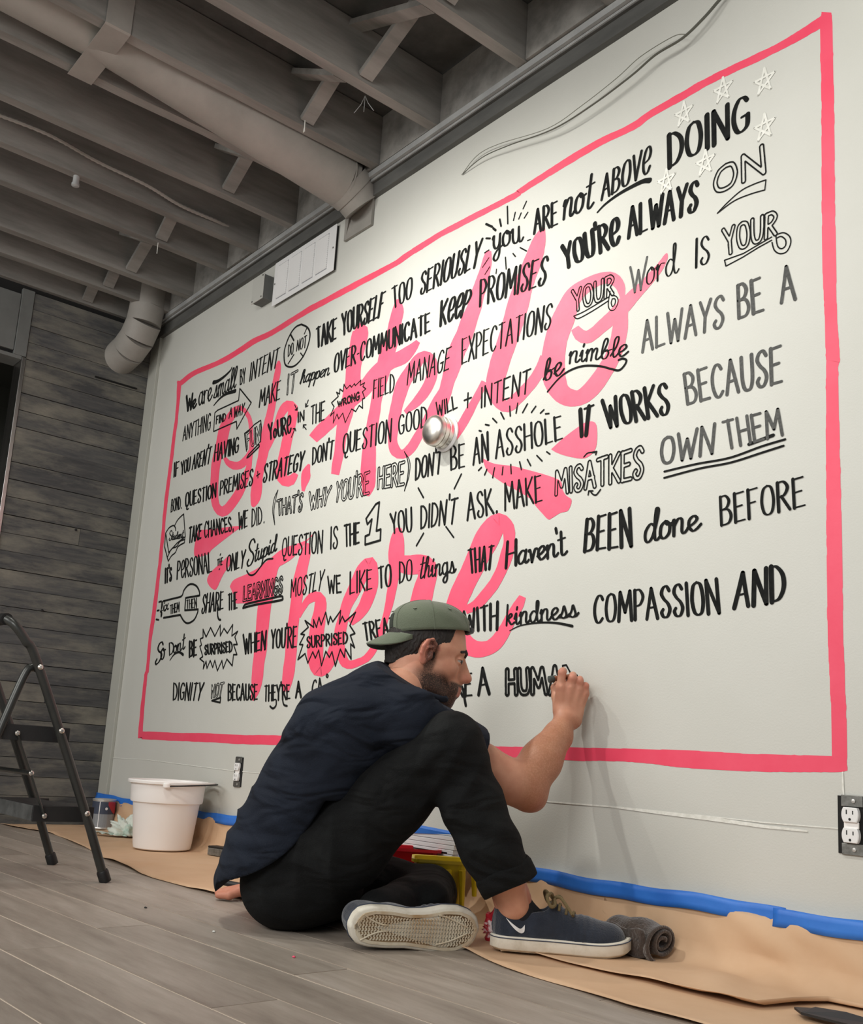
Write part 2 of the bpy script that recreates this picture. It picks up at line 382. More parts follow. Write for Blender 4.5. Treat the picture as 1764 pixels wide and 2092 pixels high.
# ---------------------------------------------------------------- mural lettering (wall millimetres: x, z)
WORDS = [
('We','b',16.4,[480,1954,580,1949,563,2024,463,2030]),
('are','b',11.3,[604,1949,735,1947,716,2059,584,2063]),
('small','b',9.7,[751,1945,957,1947,954,2048,746,2049]),
('BY','',7.7,[994,1949,1039,1946,1028,2015,982,2019]),
('INTENT','b',9.3,[1075,1944,1300,1945,1311,2026,1075,2024]),
('DO','t',5.3,[1383,1967,1421,1968,1416,2018,1378,2017]),
('NOT','t',5.8,[1445,1972,1516,1968,1514,2018,1447,2016]),
('ANYTHING','',7.9,[476,1807,752,1800,742,1881,469,1875]),
('FIND','t',7.3,[804,1814,891,1809,888,1844,800,1850]),
('A','t',7.0,[923,1812,948,1814,947,1858,921,1855]),
('WAY','t',6.8,[968,1806,1049,1800,1054,1849,967,1852]),
('MAKE','b',9.0,[1185,1800,1348,1794,1344,1875,1182,1874]),
('IT','o',3.9,[1401,1799,1461,1796,1468,1882,1397,1882]),
('happen','b',7.9,[1496,1820,1702,1800,1713,1851,1507,1873]),
('TAKE','b',14.3,[1597,1943,1728,1939,1722,2024,1581,2025]),
('YOURSELF','b',12.9,[1772,1941,2015,1939,2027,2026,1756,2028]),
('TOO','b',9.7,[2082,1944,2179,1950,2182,2028,2063,2026]),
('SERIOUSLY','b',10.3,[2231,1944,2516,1945,2533,2031,2230,2024]),
('you','b',9.0,[2585,1972,2721,1951,2706,2047,2579,2060]),
('K@@P','B',12.5,[2349,1794,2475,1792,2500,1871,2347,1878]),
('PROMISES','B',10.2,[2539,1800,2818,1775,2830,1861,2536,1887]),
('ARE','b',9.6,[2766,1956,2860,1948,2856,2024,2763,2031]),
('not','b',9.6,[2881,1956,2996,1947,3000,2050,2885,2063]),
('ABOV@','b',8.7,[3026,1955,3190,1964,3195,2043,3029,2026]),
("YOU'R@",'B',13.8,[2898,1796,3093,1795,3087,1877,2882,1870]),
('ALWAYS','B',12.0,[3125,1800,3340,1792,3344,1873,3121,1886]),
('DOING','B',13.6,[3254,1949,3489,1948,3488,2040,3250,2044]),
('ON','o',3.7,[3391,1814,3531,1808,3525,1880,3396,1874]),
('IF','b',12.9,[420,1641,469,1642,462,1707,409,1707]),
('YOU','b',11.6,[500,1638,585,1638,580,1703,486,1698]),
("AREN'T",'b',11.0,[610,1640,780,1637,788,1712,608,1704]),
('HAVING','b',11.7,[823,1637,1040,1634,1033,1702,819,1711]),
('FUN','o',3.6,[1114,1633,1218,1643,1208,1716,1095,1701]),
('YoUR@','B',11.9,[1296,1634,1461,1626,1446,1702,1276,1700]),
('IN','b',8.1,[1506,1658,1550,1656,1545,1696,1500,1697]),
('THE','',7.1,[1603,1627,1694,1624,1688,1700,1594,1701]),
('WRONG','o',3.8,[1781,1654,1916,1648,1912,1678,1775,1676]),
('FIELD','b',7.4,[2000,1632,2120,1625,2114,1691,1997,1699]),
('MANAGE','',6.6,[2192,1630,2405,1627,2413,1702,2191,1705]),
('EXPECTATIONS','b',7.3,[2468,1628,2847,1629,2854,1704,2463,1712]),
('YOUR','o',3.6,[2940,1650,3075,1654,3079,1708,2929,1714]),
('W','',6.6,[3141,1633,3180,1632,3188,1719,3133,1711]),
('ord','b',5.2,[3187,1639,3288,1640,3284,1722,3188,1722]),
('IS','b',6.6,[3338,1634,3379,1634,3377,1706,3339,1711]),
('YOUR','o',3.3,[3427,1636,3558,1638,3563,1694,3418,1705]),
('BOND.','',7.2,[433,1466,545,1466,526,1527,427,1526]),
('QUESTION','b',11.6,[583,1466,875,1465,866,1525,572,1533]),
('PREMISES','b',10.3,[912,1467,1191,1461,1185,1531,907,1528]),
('STRATEGY','b',11.5,[1278,1456,1569,1455,1576,1524,1278,1532]),
("DON'T",'b',8.5,[1639,1461,1772,1459,1774,1526,1632,1526]),
('QUESTION','b',9.1,[1838,1460,2121,1449,2119,1528,1833,1534]),
('GOOD','b',8.1,[2163,1462,2310,1457,2305,1527,2156,1530]),
('WILL','',6.6,[2360,1477,2458,1483,2447,1525,2352,1528]),
('INTENT','',6.5,[2569,1457,2772,1453,2776,1525,2566,1521]),
('be','b',8.4,[2830,1472,2907,1475,2896,1543,2835,1535]),
('nimble','b',6.5,[2925,1499,3130,1462,3138,1516,2928,1559]),
('ALWAYS','',7.9,[3180,1458,3419,1453,3421,1533,3177,1541]),
('BE','',8.8,[3461,1460,3526,1457,3518,1542,3458,1544]),
('A','',8.6,[3572,1462,3607,1459,3602,1544,3569,1548]),
('TAKE','',10.8,[657,1288,776,1292,770,1357,649,1358]),
('CHANCES,','',9.2,[808,1290,1068,1288,1045,1349,796,1363]),
('WE','b',9.9,[1111,1284,1182,1288,1176,1357,1100,1357]),
('DID.','',6.8,[1220,1280,1318,1283,1296,1353,1209,1354]),
("THAT'S",'o',4.3,[1419,1298,1590,1289,1592,1356,1402,1358]),
('WHY','o',3.9,[1651,1284,1761,1286,1779,1348,1636,1350]),
("YOU'RE",'o',3.6,[1811,1287,2016,1281,2011,1359,1817,1357]),
('HERE','o',3.7,[2067,1291,2209,1279,2205,1357,2064,1362]),
("DON'T",'',7.9,[2271,1285,2395,1284,2399,1356,2266,1356]),
('BE','b',8.3,[2446,1284,2509,1281,2503,1356,2437,1360]),
('AN','b',8.3,[2549,1281,2615,1282,2606,1369,2544,1362]),
('ASSHOLE','b',7.4,[2648,1280,2912,1282,2903,1350,2642,1365]),
('IT','B',12.8,[2980,1275,3006,1273,3020,1352,2970,1350]),
('WORKS','b',11.1,[3071,1278,3267,1271,3256,1354,3050,1358]),
('BECAUSE','',8.9,[3320,1281,3571,1272,3570,1359,3308,1361]),
('MISATKES','o',3.8,[2896,1127,3188,1123,3188,1202,2890,1191]),
('OWN','',8.4,[3246,1144,3392,1142,3399,1213,3243,1210]),
('THEM','',7.4,[3431,1144,3572,1147,3566,1209,3419,1214]),
("IT'S",'b',12.5,[457,1125,523,1130,508,1193,443,1191]),
('P@RSONAL','b',10.6,[578,1132,912,1128,885,1216,567,1212]),
('THE','t',6.0,[956,1149,1000,1148,997,1180,950,1175]),
('ONLY','b',10.7,[1042,1116,1186,1116,1188,1186,1036,1182]),
('S','b',10.9,[1208,1115,1262,1126,1260,1228,1210,1226]),
('tupid','b',9.7,[1262,1127,1432,1154,1432,1219,1267,1195]),
('QUESTION','',8.1,[1478,1126,1754,1108,1748,1190,1472,1197]),
('IS','',8.0,[1806,1114,1851,1111,1843,1191,1798,1193]),
('THE','',9.1,[1897,1110,1981,1112,1974,1185,1883,1188]),
('YOU','b',8.9,[2166,1121,2270,1112,2259,1193,2148,1188]),
("DIDN'T",'',7.6,[2315,1115,2479,1109,2487,1187,2308,1188]),
('ASK.','b',8.1,[2536,1110,2666,1113,2649,1187,2529,1193]),
('MAKE','b',7.4,[2698,1113,2844,1118,2836,1193,2688,1194]),
('fix','b',7.1,[442,986,526,996,519,1046,434,1036]),
('THEM','',6.8,[549,974,636,979,630,1020,539,1013]),
('THEN','b',7.3,[707,987,803,983,794,1024,700,1022]),
('SHARE','b',11.3,[856,953,1046,958,1035,1030,855,1033]),
('THE','b',10.5,[1090,951,1166,950,1153,1017,1077,1014]),
('LEARNINGS','o',5.1,[1211,977,1503,982,1496,1044,1204,1033]),
('MOSTLY','',7.3,[1568,959,1769,968,1781,1040,1558,1025]),
('WE','',8.3,[1816,952,1896,948,1883,1010,1805,1012]),
('LIKE','b',8.7,[1950,937,2076,942,2068,1008,1941,1013]),
('TO','b',10.0,[2114,944,2180,941,2171,1016,2102,1011]),
('DO','b',7.8,[2223,949,2286,951,2281,1019,2216,1017]),
('things','b',7.5,[2320,952,2497,953,2482,1015,2326,1019]),
('THAT','b',9.6,[2562,945,2652,948,2659,1014,2546,1016]),
('H','b',10.8,[2711,943,2753,948,2749,1019,2713,1017]),
("aven't",'b',9.2,[2758,948,2945,954,2931,1018,2760,1014]),
('BEEN','b',11.2,[3004,954,3159,950,3151,1046,3009,1038]),
('done','b',8.6,[3197,950,3363,963,3352,1023,3204,1034]),
('BEFORE','b',7.3,[3417,963,3624,977,3621,1042,3413,1031]),
('S','b',12.3,[444,742,510,771,512,851,456,848]),
('o','b',12.1,[501,768,546,770,531,858,485,856]),
('Dont','b',9.9,[587,785,734,806,726,872,571,837]),
('BE','B',15.6,[785,770,850,773,839,838,771,833]),
('SURPRISED','b',10.8,[926,773,1160,775,1148,816,915,812]),
('WHEN','b',12.2,[1259,763,1415,773,1413,840,1236,837]),
("YOU'RE",'b',10.6,[1460,776,1636,769,1629,845,1451,842]),
('SURPRISED','b',8.8,[1708,764,1957,767,1952,805,1700,803]),
('TREAT','b',10.0,[2057,772,2223,780,2208,839,2037,829]),
('WITH','b',10.4,[2556,773,2689,769,2686,846,2543,829]),
('kindness','b',7.4,[2722,777,2991,783,2982,837,2719,834]),
('COMPASSION','b',9.6,[3044,762,3414,761,3406,839,3043,831]),
('AND','B',10.8,[3452,768,3576,776,3572,854,3458,844]),
('DIGNITY','b',11.6,[673,588,930,585,945,653,660,658]),
('NOT','o',3.5,[1023,593,1106,601,1116,651,1016,642]),
('BECAUSE','b',11.1,[1165,582,1392,582,1384,638,1154,643]),
("THEY'RE",'b',10.0,[1444,577,1624,583,1613,632,1437,633]),
('A','b',11.0,[1662,588,1697,589,1686,643,1657,641]),
('CA','b',8.4,[1763,595,1833,600,1820,652,1764,645]),
('RE','b',9.6,[2525,581,2597,583,2592,647,2520,646]),
('A','B',11.1,[2625,585,2670,588,2656,660,2619,658]),
('HUM','o',7.6,[2739,588,2887,588,2874,650,2735,651]),
('A','o',7.1,[2901,586,2939,585,2931,655,2900,652]),
('OVER-COMMUNICATE','b',11.1,[1734,1801,2296,1792,2289,1859,1732,1875]),
('S','b',7.2,[447,1325,475,1326,471,1372,443,1372]),
('tudent','b',7.1,[473,1325,597,1320,597,1353,473,1359]),
]
LINES = [
('T',18.0,[733,2029,775,2024,837,2030,887,2043,900,2055]),
('T',16.4,[955,1930,871,1938,811,1930,761,1911]),
('s',7.9,[1465,2080,1515,2050,1538,2013,1528,1966,1497,1930,1451,1911,1407,1915,1365,1939,1349,1991,1360,2031,1389,2066,1424,2082,1465,2080]),
('l',7.9,[1387,2061,1417,2026]),
('l',5.7,[1479,1953,1503,1931]),
('l',5.7,[1509,2050,1494,2030]),
('l',6.0,[1428,1962,1389,1933]),
('l',6.6,[780,1872,806,1878,995,1876,995,1931,1111,1837,1006,1744,995,1781,787,1782,780,1872]),
('l',7.8,[2547,2077,2577,2055]),
('l',7.7,[2582,2048,2594,2036]),
('l',6.9,[2610,2067,2618,2041]),
('l',5.3,[2642,2098,2648,2037]),
('l',4.5,[2679,2062,2673,2038]),
('l',4.4,[2705,2049,2696,2033]),
('l',4.4,[2726,2079,2713,2060]),
('l',4.3,[2734,2039,2720,2026]),
('l',6.3,[2551,2026,2570,2018]),
('l',4.7,[2548,1977,2567,1979]),
('l',4.0,[2569,1952,2542,1930]),
('l',3.9,[2575,1919,2555,1901]),
('l',3.8,[2607,1899,2606,1885]),
('l',4.5,[2645,1925,2651,1884]),
('l',4.4,[2678,1925,2689,1911]),
('l',4.3,[2708,1933,2736,1911]),
('l',3.5,[2739,1944,2751,1943]),
('T',13.5,[3191,1940,3170,1947,3134,1948,3085,1945,3039,1935,3012,1922]),
('s',3.0,[3401,1756,3428,1772,3467,1788,3501,1790,3534,1787]),
('l',2.8,[3534,1787,3531,1762]),
('s',3.0,[3531,1762,3492,1768,3447,1769,3401,1756]),
('l',5.7,[1112,1622,1079,1707,1126,1717,1158,1729,1208,1736,1221,1700,1226,1638]),
('l',7.7,[1122,1591,1131,1601,1211,1633,1218,1620,1142,1593,1122,1591]),
('l',5.0,[1471,1738,1491,1712]),
('l',5.0,[1477,1716,1493,1711,1493,1722]),
('l',4.9,[1569,1733,1554,1711]),
('l',4.9,[1550,1724,1553,1709,1571,1710]),
('l',4.9,[1572,1614,1549,1634]),
('l',4.9,[1549,1625,1548,1637,1569,1633]),
('l',5.0,[1467,1605,1489,1636]),
('l',5.0,[1474,1638,1489,1637,1496,1625]),
('l',5.2,[1754,1661,1735,1681,1777,1695,1763,1715,1784,1703,1784,1722,1806,1707,1808,1734,1828,1711,1848,1720,1860,1709,1876,1719,1883,1709,1915,1721,1914,1702,1941,1705,1931,1693,1951,1679,1931,1673,1948,1645,1934,1645,1940,1609,1917,1625,1898,1607,1871,1623,1837,1579,1816,1621,1792,1604,1778,1626,1758,1596,1757,1640,1734,1629,1754,1661]),
('s',3.4,[2937,1636,2945,1627,2959,1623,3007,1629,3061,1640]),
('s',3.3,[2937,1636,2971,1637,3007,1642,3062,1651]),
('s',3.2,[3075,1651,3089,1642,3095,1625,3085,1608,3072,1608,3063,1619,3061,1636,3066,1666]),
('s',3.2,[3074,1641,3084,1637,3084,1623,3076,1618,3071,1630,3074,1641]),
('s',3.1,[3560,1635,3578,1633,3593,1618,3596,1600,3586,1583,3569,1584,3555,1598,3549,1620]),
('s',3.1,[3561,1626,3572,1626,3583,1613,3583,1599,3573,1595,3563,1606,3559,1633]),
('l',3.0,[3422,1623,3474,1621,3518,1629,3548,1634]),
('l',3.1,[3422,1623,3426,1606,3472,1612,3514,1621,3548,1626]),
('l',6.2,[1219,1494,1244,1499]),
('l',6.2,[1225,1512,1232,1484]),
('l',6.2,[2490,1500,2522,1501]),
('l',6.3,[2506,1520,2507,1472]),
('s',6.3,[2848,1436,2886,1462,2926,1476,2978,1476,3037,1459,3075,1441,3103,1429,3120,1436,3128,1449,3116,1458,3102,1458]),
('l',7.0,[402,1369,459,1268,537,1302,616,1322]),
('s',7.2,[402,1369,433,1389,476,1394,500,1381,508,1366]),
('s',7.1,[489,1390,514,1413,545,1426,573,1434]),
('l',6.9,[573,1434,616,1322]),
('l',7.4,[402,1369,406,1303,465,1226]),
('s',7.0,[465,1226,494,1248,530,1259,554,1284,614,1294]),
('l',6.9,[614,1294,614,1320]),
('s',7.0,[451,1246,486,1281,536,1286,566,1306,615,1309]),
('s',4.5,[1401,1402,1378,1370,1376,1320,1401,1262]),
('s',4.5,[1401,1402,1390,1365,1385,1319,1401,1262]),
('s',3.1,[2202,1393,2234,1353,2235,1302,2216,1256]),
('s',4.0,[2202,1393,2217,1371,2228,1340,2228,1298,2216,1256]),
('l',5.6,[2594,1397,2610,1391]),
('l',5.5,[2625,1409,2643,1392]),
('l',5.4,[2659,1419,2674,1396]),
('l',5.3,[2696,1430,2700,1399]),
('l',5.3,[2729,1431,2724,1402]),
('l',5.2,[2769,1419,2751,1397]),
('l',5.1,[2803,1403,2787,1389]),
('l',5.0,[2836,1385,2823,1378]),
('l',4.9,[2843,1371,2856,1369]),
('l',5.7,[2567,1384,2576,1380]),
('l',5.6,[2574,1257,2586,1264]),
('l',5.6,[2611,1253,2602,1238]),
('l',5.5,[2644,1251,2638,1223]),
('l',5.3,[2680,1247,2678,1224]),
('l',5.2,[2712,1248,2716,1220]),
('l',5.1,[2748,1249,2757,1224]),
('l',5.0,[2779,1250,2793,1229]),
('l',4.9,[2816,1254,2837,1234]),
('l',4.8,[2854,1257,2866,1248]),
('l',6.4,[2288,1253,2318,1216]),
('l',6.0,[2496,1260,2467,1219]),
('l',5.9,[2438,1103,2477,1064]),
('l',6.4,[2330,1097,2298,1061]),
('s',4.4,[2992,1214,3006,1222,3030,1219]),
('l',4.3,[3033,1212,3036,1220,3021,1221]),
('l',4.3,[3011,1106,3013,1116,3027,1114]),
('s',4.3,[3018,1115,3027,1105,3039,1101,3053,1113]),
('s',5.1,[3255,1123,3347,1124,3438,1121,3521,1131,3579,1135]),
('s',5.1,[3255,1107,3355,1111,3442,1109,3521,1116,3575,1121]),
('l',8.2,[3489,1143,3550,1151]),
('s',7.8,[1214,1099,1241,1079,1281,1078,1327,1106,1362,1126,1412,1125]),
('l',7.5,[972,1193,975,1197]),
('l',7.5,[976,1130,979,1132]),
('l',7.8,[2082,1240,2062,1236,2012,1193,2022,1172,2046,1186,2038,1134,2015,1131,2018,1101,2103,1105,2101,1143,2077,1141,2082,1240]),
('s',9.1,[459,1039,562,1042,644,1046,663,1071,699,1090,739,1091,781,1078,811,1055,821,1033]),
('l',9.1,[821,1033,688,1034,693,978,820,973]),
('s',8.9,[820,973,817,956,792,929,739,918,696,930,652,961]),
('l',9.7,[652,961,484,960]),
('l',9.0,[415,1039,440,1040]),
('l',9.0,[406,999,426,999]),
('l',9.0,[406,958,433,954]),
('s',9.1,[1213,948,1231,960,1302,964,1427,968,1496,970,1511,961,1490,954,1304,952,1213,947]),
('T',11.7,[723,781,680,794,633,785,598,761]),
('l',6.8,[894,846,886,882,921,847,953,885,998,846,1035,890,1045,845,1070,874,1103,852,1141,885,1143,839,1188,855,1169,833,1195,801,1164,803,1200,761,1172,762,1171,717,1121,746,1098,708,1080,742,1050,701,1019,745,1007,716,979,746,957,714,943,744,924,713,925,741,884,757,909,765,872,810,886,815,869,842,894,846]),
('l',6.4,[1741,835,1679,864,1705,838,1659,816,1684,812,1656,778,1679,776,1654,723,1698,743,1722,708,1748,747,1768,724,1785,751,1811,696,1830,745,1856,723,1869,742,1896,692,1918,748,1946,720,1948,748,1986,712,1977,763,2001,750,1971,793,1997,798,1964,827,1992,870,1933,842,1915,862,1901,837,1902,883,1859,847,1841,867,1832,840,1810,884,1788,841,1770,869,1759,834,1736,863,1741,835]),
('T',6.6,[2971,759,2914,771,2853,776,2782,773,2739,761]),
('l',7.6,[1029,580,1101,592,1101,572,1029,580]),
('s',6.1,[1849,665,1857,660,1853,654,1845,659,1849,665]),
('s',9.6,[2542,620,2558,600,2564,581,2573,555]),
('l',4.6,[2944,644,2942,657,2955,658,2971,636]),
('s',8.2,[1530,577,1531,559,1512,548,1490,556]),
('s',8.0,[1573,582,1585,562,1608,557]),
('s',9.5,[995,964,1005,931,1019,915,1034,912]),
]
BRUSH = [
([([869,1824,859,1816,846,1803,834,1784,831,1770,828,1754,825,1738,823,1723,819,1709,815,1697,812,1685,808,1672,804,1659,801,1645,799,1631,799,1616,800,1602,802,1587,804,1573,806,1555,808,1537,810,1520,815,1504,821,1484,828,1466,836,1448,850,1425,872,1403,904,1380,954,1362,1000,1363,1028,1372,1046,1381,1062,1390,1078,1400,1091,1409,1104,1419,1116,1430,1126,1442,1135,1455,1143,1468,1150,1481,1156,1493,1162,1507,1166,1521,1168,1536,1169,1551,1168,1566,1168,1581,1169,1597,1171,1614,1170,1632,1167,1648,1162,1663,1158,1679,1154,1694,1149,1711,1145,1727,1139,1743,1127,1764,1111,1784,1089,1804,1064,1824,1037,1839,1008,1850,979,1855,952,1855,931,1850,914,1842,893,1832,878,1822],[954,1788,950,1778,944,1764,938,1747,936,1735,932,1721,929,1706,926,1690,922,1675,916,1662,906,1651,898,1641,891,1631,887,1620,885,1608,884,1595,883,1582,883,1568,883,1555,884,1539,886,1522,888,1506,891,1491,895,1473,899,1457,905,1443,916,1426,930,1415,946,1409,949,1410,947,1411,964,1413,976,1418,990,1426,1007,1435,1019,1443,1033,1452,1044,1461,1054,1471,1065,1481,1074,1493,1083,1505,1092,1516,1103,1529,1113,1540,1120,1551,1124,1564,1127,1577,1130,1591,1131,1608,1131,1625,1130,1641,1128,1655,1126,1669,1122,1686,1118,1701,1114,1718,1109,1734,1103,1748,1093,1767,1079,1782,1061,1800,1042,1815,1025,1823,1012,1827,1003,1826,997,1823,992,1816,982,1805,965,1793,949,1784]),([907,1631,918,1617,939,1597,971,1578,1007,1562,1044,1554,1079,1551,1108,1554,1130,1563,1146,1575,1157,1590,1160,1606,1161,1617],[931,1634,950,1622,972,1609,994,1602,1015,1596,1031,1592,1046,1590,1061,1591,1077,1595,1095,1602,1111,1610,1124,1620,1134,1627])]),
([([1304,1971,1298,1966,1291,1957,1288,1945,1286,1931,1282,1917,1279,1901,1276,1889,1273,1877,1269,1863,1268,1851,1267,1837,1266,1823,1264,1810,1260,1798,1257,1785,1254,1772,1251,1760,1247,1747,1241,1734,1236,1719,1233,1708,1229,1695,1226,1682,1223,1669,1221,1656,1220,1642,1218,1628,1216,1616,1215,1604,1215,1593,1214,1581,1212,1569,1208,1557,1205,1543,1202,1530,1198,1516,1194,1502,1190,1488,1188,1474,1186,1462,1183,1450,1182,1434,1182,1420,1185,1409,1189,1392,1194,1378,1200,1370,1204,1367],[1318,1967,1325,1957,1332,1944,1334,1930,1335,1913,1333,1898,1329,1882,1328,1870,1325,1858,1323,1844,1322,1833,1321,1819,1321,1805,1320,1791,1319,1778,1318,1764,1316,1751,1313,1738,1310,1724,1307,1711,1303,1696,1301,1685,1299,1672,1296,1659,1295,1646,1294,1635,1295,1621,1298,1608,1300,1594,1298,1581,1295,1568,1291,1556,1287,1545,1283,1533,1279,1521,1275,1507,1273,1493,1271,1480,1270,1467,1271,1454,1273,1441,1273,1428,1273,1413,1271,1399,1266,1386,1251,1372,1234,1364,1224,1362,1217,1362]),([1276,1557,1282,1565,1291,1575,1302,1587,1313,1598,1322,1608,1331,1618,1339,1628,1348,1639,1356,1651,1363,1662,1370,1674,1377,1684,1385,1697,1394,1708,1404,1716,1417,1723,1429,1727,1428,1728,1426,1728,1423,1730,1423,1724,1422,1706,1422,1695,1420,1684,1418,1672,1415,1660,1411,1649,1405,1638,1400,1626,1396,1613,1393,1600,1391,1587,1388,1575,1385,1562,1382,1550,1378,1537,1377,1524,1375,1513,1373,1499,1370,1486,1373,1468,1391,1442,1428,1416,1477,1402,1517,1405,1535,1423,1542,1438],[1248,1569,1253,1577,1261,1588,1269,1601,1277,1613,1284,1624,1289,1636,1296,1647,1301,1658,1307,1670,1313,1682,1318,1695,1324,1706,1330,1721,1336,1735,1345,1748,1357,1760,1374,1769,1404,1773,1453,1758,1491,1729,1499,1703,1497,1682,1495,1672,1493,1660,1490,1648,1487,1635,1484,1623,1480,1611,1476,1599,1473,1587,1471,1575,1469,1563,1466,1551,1463,1539,1461,1526,1460,1513,1459,1501,1458,1489,1456,1475,1455,1465,1456,1460,1462,1449,1461,1447,1460,1448,1468,1447,1489,1449,1509,1455])]),
([([1608,1469,1590,1462,1571,1450,1565,1437,1565,1424,1567,1409,1570,1392,1575,1377,1578,1367],[1622,1463,1624,1448,1627,1431,1631,1420,1630,1406,1620,1393,1609,1382,1602,1371,1599,1362])]),
([([1850,1946,1852,1935,1844,1931,1837,1935,1833,1926,1829,1912,1827,1900,1826,1888,1824,1876,1823,1864,1820,1853,1817,1842,1815,1829,1813,1815,1812,1802,1812,1788,1813,1774,1814,1761,1814,1750,1813,1738,1812,1727,1809,1716,1806,1703,1803,1691,1802,1678,1800,1664,1798,1652,1796,1641,1793,1629,1789,1618,1786,1607,1784,1595,1782,1583,1781,1571,1781,1559,1781,1545,1780,1533,1780,1520,1780,1506,1780,1493,1780,1482,1778,1469,1775,1458,1773,1447,1771,1436,1770,1422,1771,1408,1770,1399],[1866,1957,1893,1948,1930,1922,1939,1895,1937,1880,1934,1867,1932,1856,1928,1845,1924,1834,1921,1823,1918,1812,1915,1801,1913,1791,1910,1780,1909,1770,1909,1758,1910,1744,1912,1730,1912,1716,1909,1702,1904,1691,1900,1680,1897,1668,1894,1657,1891,1645,1889,1632,1886,1620,1883,1608,1879,1595,1874,1585,1869,1575,1865,1565,1861,1556,1857,1546,1854,1536,1852,1524,1850,1513,1849,1500,1848,1487,1846,1474,1844,1462,1842,1449,1838,1438,1835,1427,1832,1418,1829,1404,1826,1392,1823,1384]),([2090,1974,2088,1966,2083,1956,2077,1946,2074,1939,2070,1930,2067,1919,2063,1907,2059,1895,2057,1882,2054,1870,2051,1859,2046,1850,2040,1842,2034,1832,2028,1822,2023,1811,2019,1800,2015,1789,2012,1778,2010,1766,2007,1754,2005,1742,2002,1731,1999,1720,1996,1709,1994,1698,1992,1685,1992,1673,1991,1660,1991,1647,1989,1635,1987,1624,1985,1612,1984,1600,1981,1589,1979,1578,1976,1567,1974,1556,1972,1545,1971,1535,1969,1524,1966,1514,1963,1502,1962,1490,1960,1478,1959,1466,1958,1453,1957,1441,1956,1428,1956,1415,1956,1402,1956,1390,1956,1378,1958,1366,1960,1352,1963,1340,1966,1330,1969,1322,1974,1308,1978,1294,1980,1284],[2109,1970,2118,1959,2132,1942,2141,1923,2143,1909,2141,1897,2138,1886,2135,1875,2133,1864,2132,1851,2131,1837,2129,1823,2126,1810,2122,1799,2118,1789,2114,1779,2111,1770,2108,1759,2104,1749,2101,1739,2097,1728,2093,1717,2090,1706,2085,1695,2080,1684,2076,1674,2072,1665,2068,1655,2064,1645,2059,1635,2055,1624,2052,1612,2050,1602,2049,1590,2049,1578,2048,1566,2046,1556,2045,1544,2043,1533,2042,1522,2040,1512,2038,1501,2037,1490,2037,1479,2036,1468,2037,1457,2037,1446,2039,1433,2041,1420,2042,1408,2043,1396,2044,1384,2046,1371,2048,1359,2048,1348,2049,1336,2050,1325,2050,1313,2048,1301,2039,1288,2027,1277,2018,1271]),([1655,1544,1668,1548,1688,1554,1710,1560,1723,1565,1739,1571,1756,1576,1772,1582,1787,1587,1804,1594,1819,1600,1833,1606,1847,1612,1862,1618,1878,1623,1893,1629,1908,1634,1920,1637,1932,1641,1945,1644,1960,1648,1975,1654,1987,1660,2000,1666,2011,1673,2024,1679,2036,1685,2047,1689,2059,1695,2070,1700,2081,1705,2091,1709,2099,1711,2113,1713,2130,1712,2151,1711,2172,1712,2189,1716,2202,1723,2213,1730,2222,1737,2233,1747,2240,1757,2246,1765],[1597,1584,1607,1591,1623,1600,1643,1610,1658,1616,1675,1621,1693,1627,1709,1632,1724,1638,1740,1644,1755,1649,1771,1655,1785,1661,1800,1668,1814,1674,1829,1680,1845,1686,1858,1690,1871,1695,1882,1699,1893,1704,1905,1709,1914,1715,1924,1722,1935,1729,1946,1737,1959,1744,1971,1750,1986,1756,2000,1761,2014,1765,2030,1770,2048,1773,2072,1773,2095,1772,2113,1770,2126,1770,2139,1771,2152,1772,2166,1774,2179,1775,2197,1777,2213,1780,2225,1782])]),
([([2197,1526,2206,1528,2220,1530,2239,1532,2252,1535,2266,1539,2279,1545,2292,1551,2304,1558,2314,1566,2323,1574,2331,1583,2337,1592,2343,1602,2347,1613,2349,1625,2349,1637,2349,1649,2347,1661,2339,1679,2326,1697,2305,1714,2272,1729,2239,1731,2221,1726,2207,1719,2195,1710,2183,1702,2175,1696,2166,1689,2155,1682,2146,1674,2136,1664,2128,1654,2123,1644,2119,1633,2116,1622,2113,1610,2111,1599,2109,1589,2106,1579,2103,1567,2101,1555,2098,1543,2097,1532,2097,1520,2097,1507,2099,1494,2101,1480,2102,1467,2105,1454,2108,1440,2112,1425,2119,1411,2132,1396,2162,1378,2196,1370,2219,1370,2236,1374,2251,1381,2261,1387,2269,1394,2277,1403,2284,1411,2290,1419,2297,1428,2304,1436,2310,1445,2317,1453,2323,1462,2330,1470,2337,1478,2343,1486,2350,1494,2358,1502,2366,1510,2373,1517,2381,1524,2390,1533,2400,1541,2408,1549,2415,1554],[2182,1541,2188,1545,2197,1551,2209,1558,2219,1564,2229,1570,2239,1578,2249,1585,2258,1592,2266,1599,2273,1606,2279,1613,2284,1620,2288,1628,2291,1636,2293,1645,2294,1655,2294,1664,2293,1670,2290,1681,2284,1688,2284,1689,2281,1690,2273,1689,2270,1686,2263,1679,2254,1670,2244,1660,2236,1653,2228,1646,2220,1639,2212,1632,2206,1624,2201,1616,2197,1608,2193,1599,2189,1590,2184,1581,2180,1572,2176,1563,2173,1554,2170,1542,2168,1531,2165,1521,2164,1510,2162,1499,2161,1488,2159,1476,2157,1465,2156,1455,2156,1446,2160,1434,2166,1424,2173,1415,2175,1413,2181,1406,2187,1403,2190,1403,2200,1406,2210,1412,2218,1416,2225,1422,2232,1429,2240,1437,2247,1444,2255,1451,2262,1459,2270,1468,2277,1476,2285,1484,2292,1492,2298,1500,2305,1509,2311,1516,2318,1526,2325,1535,2332,1543,2340,1551,2350,1559,2360,1568,2369,1576,2375,1582])]),
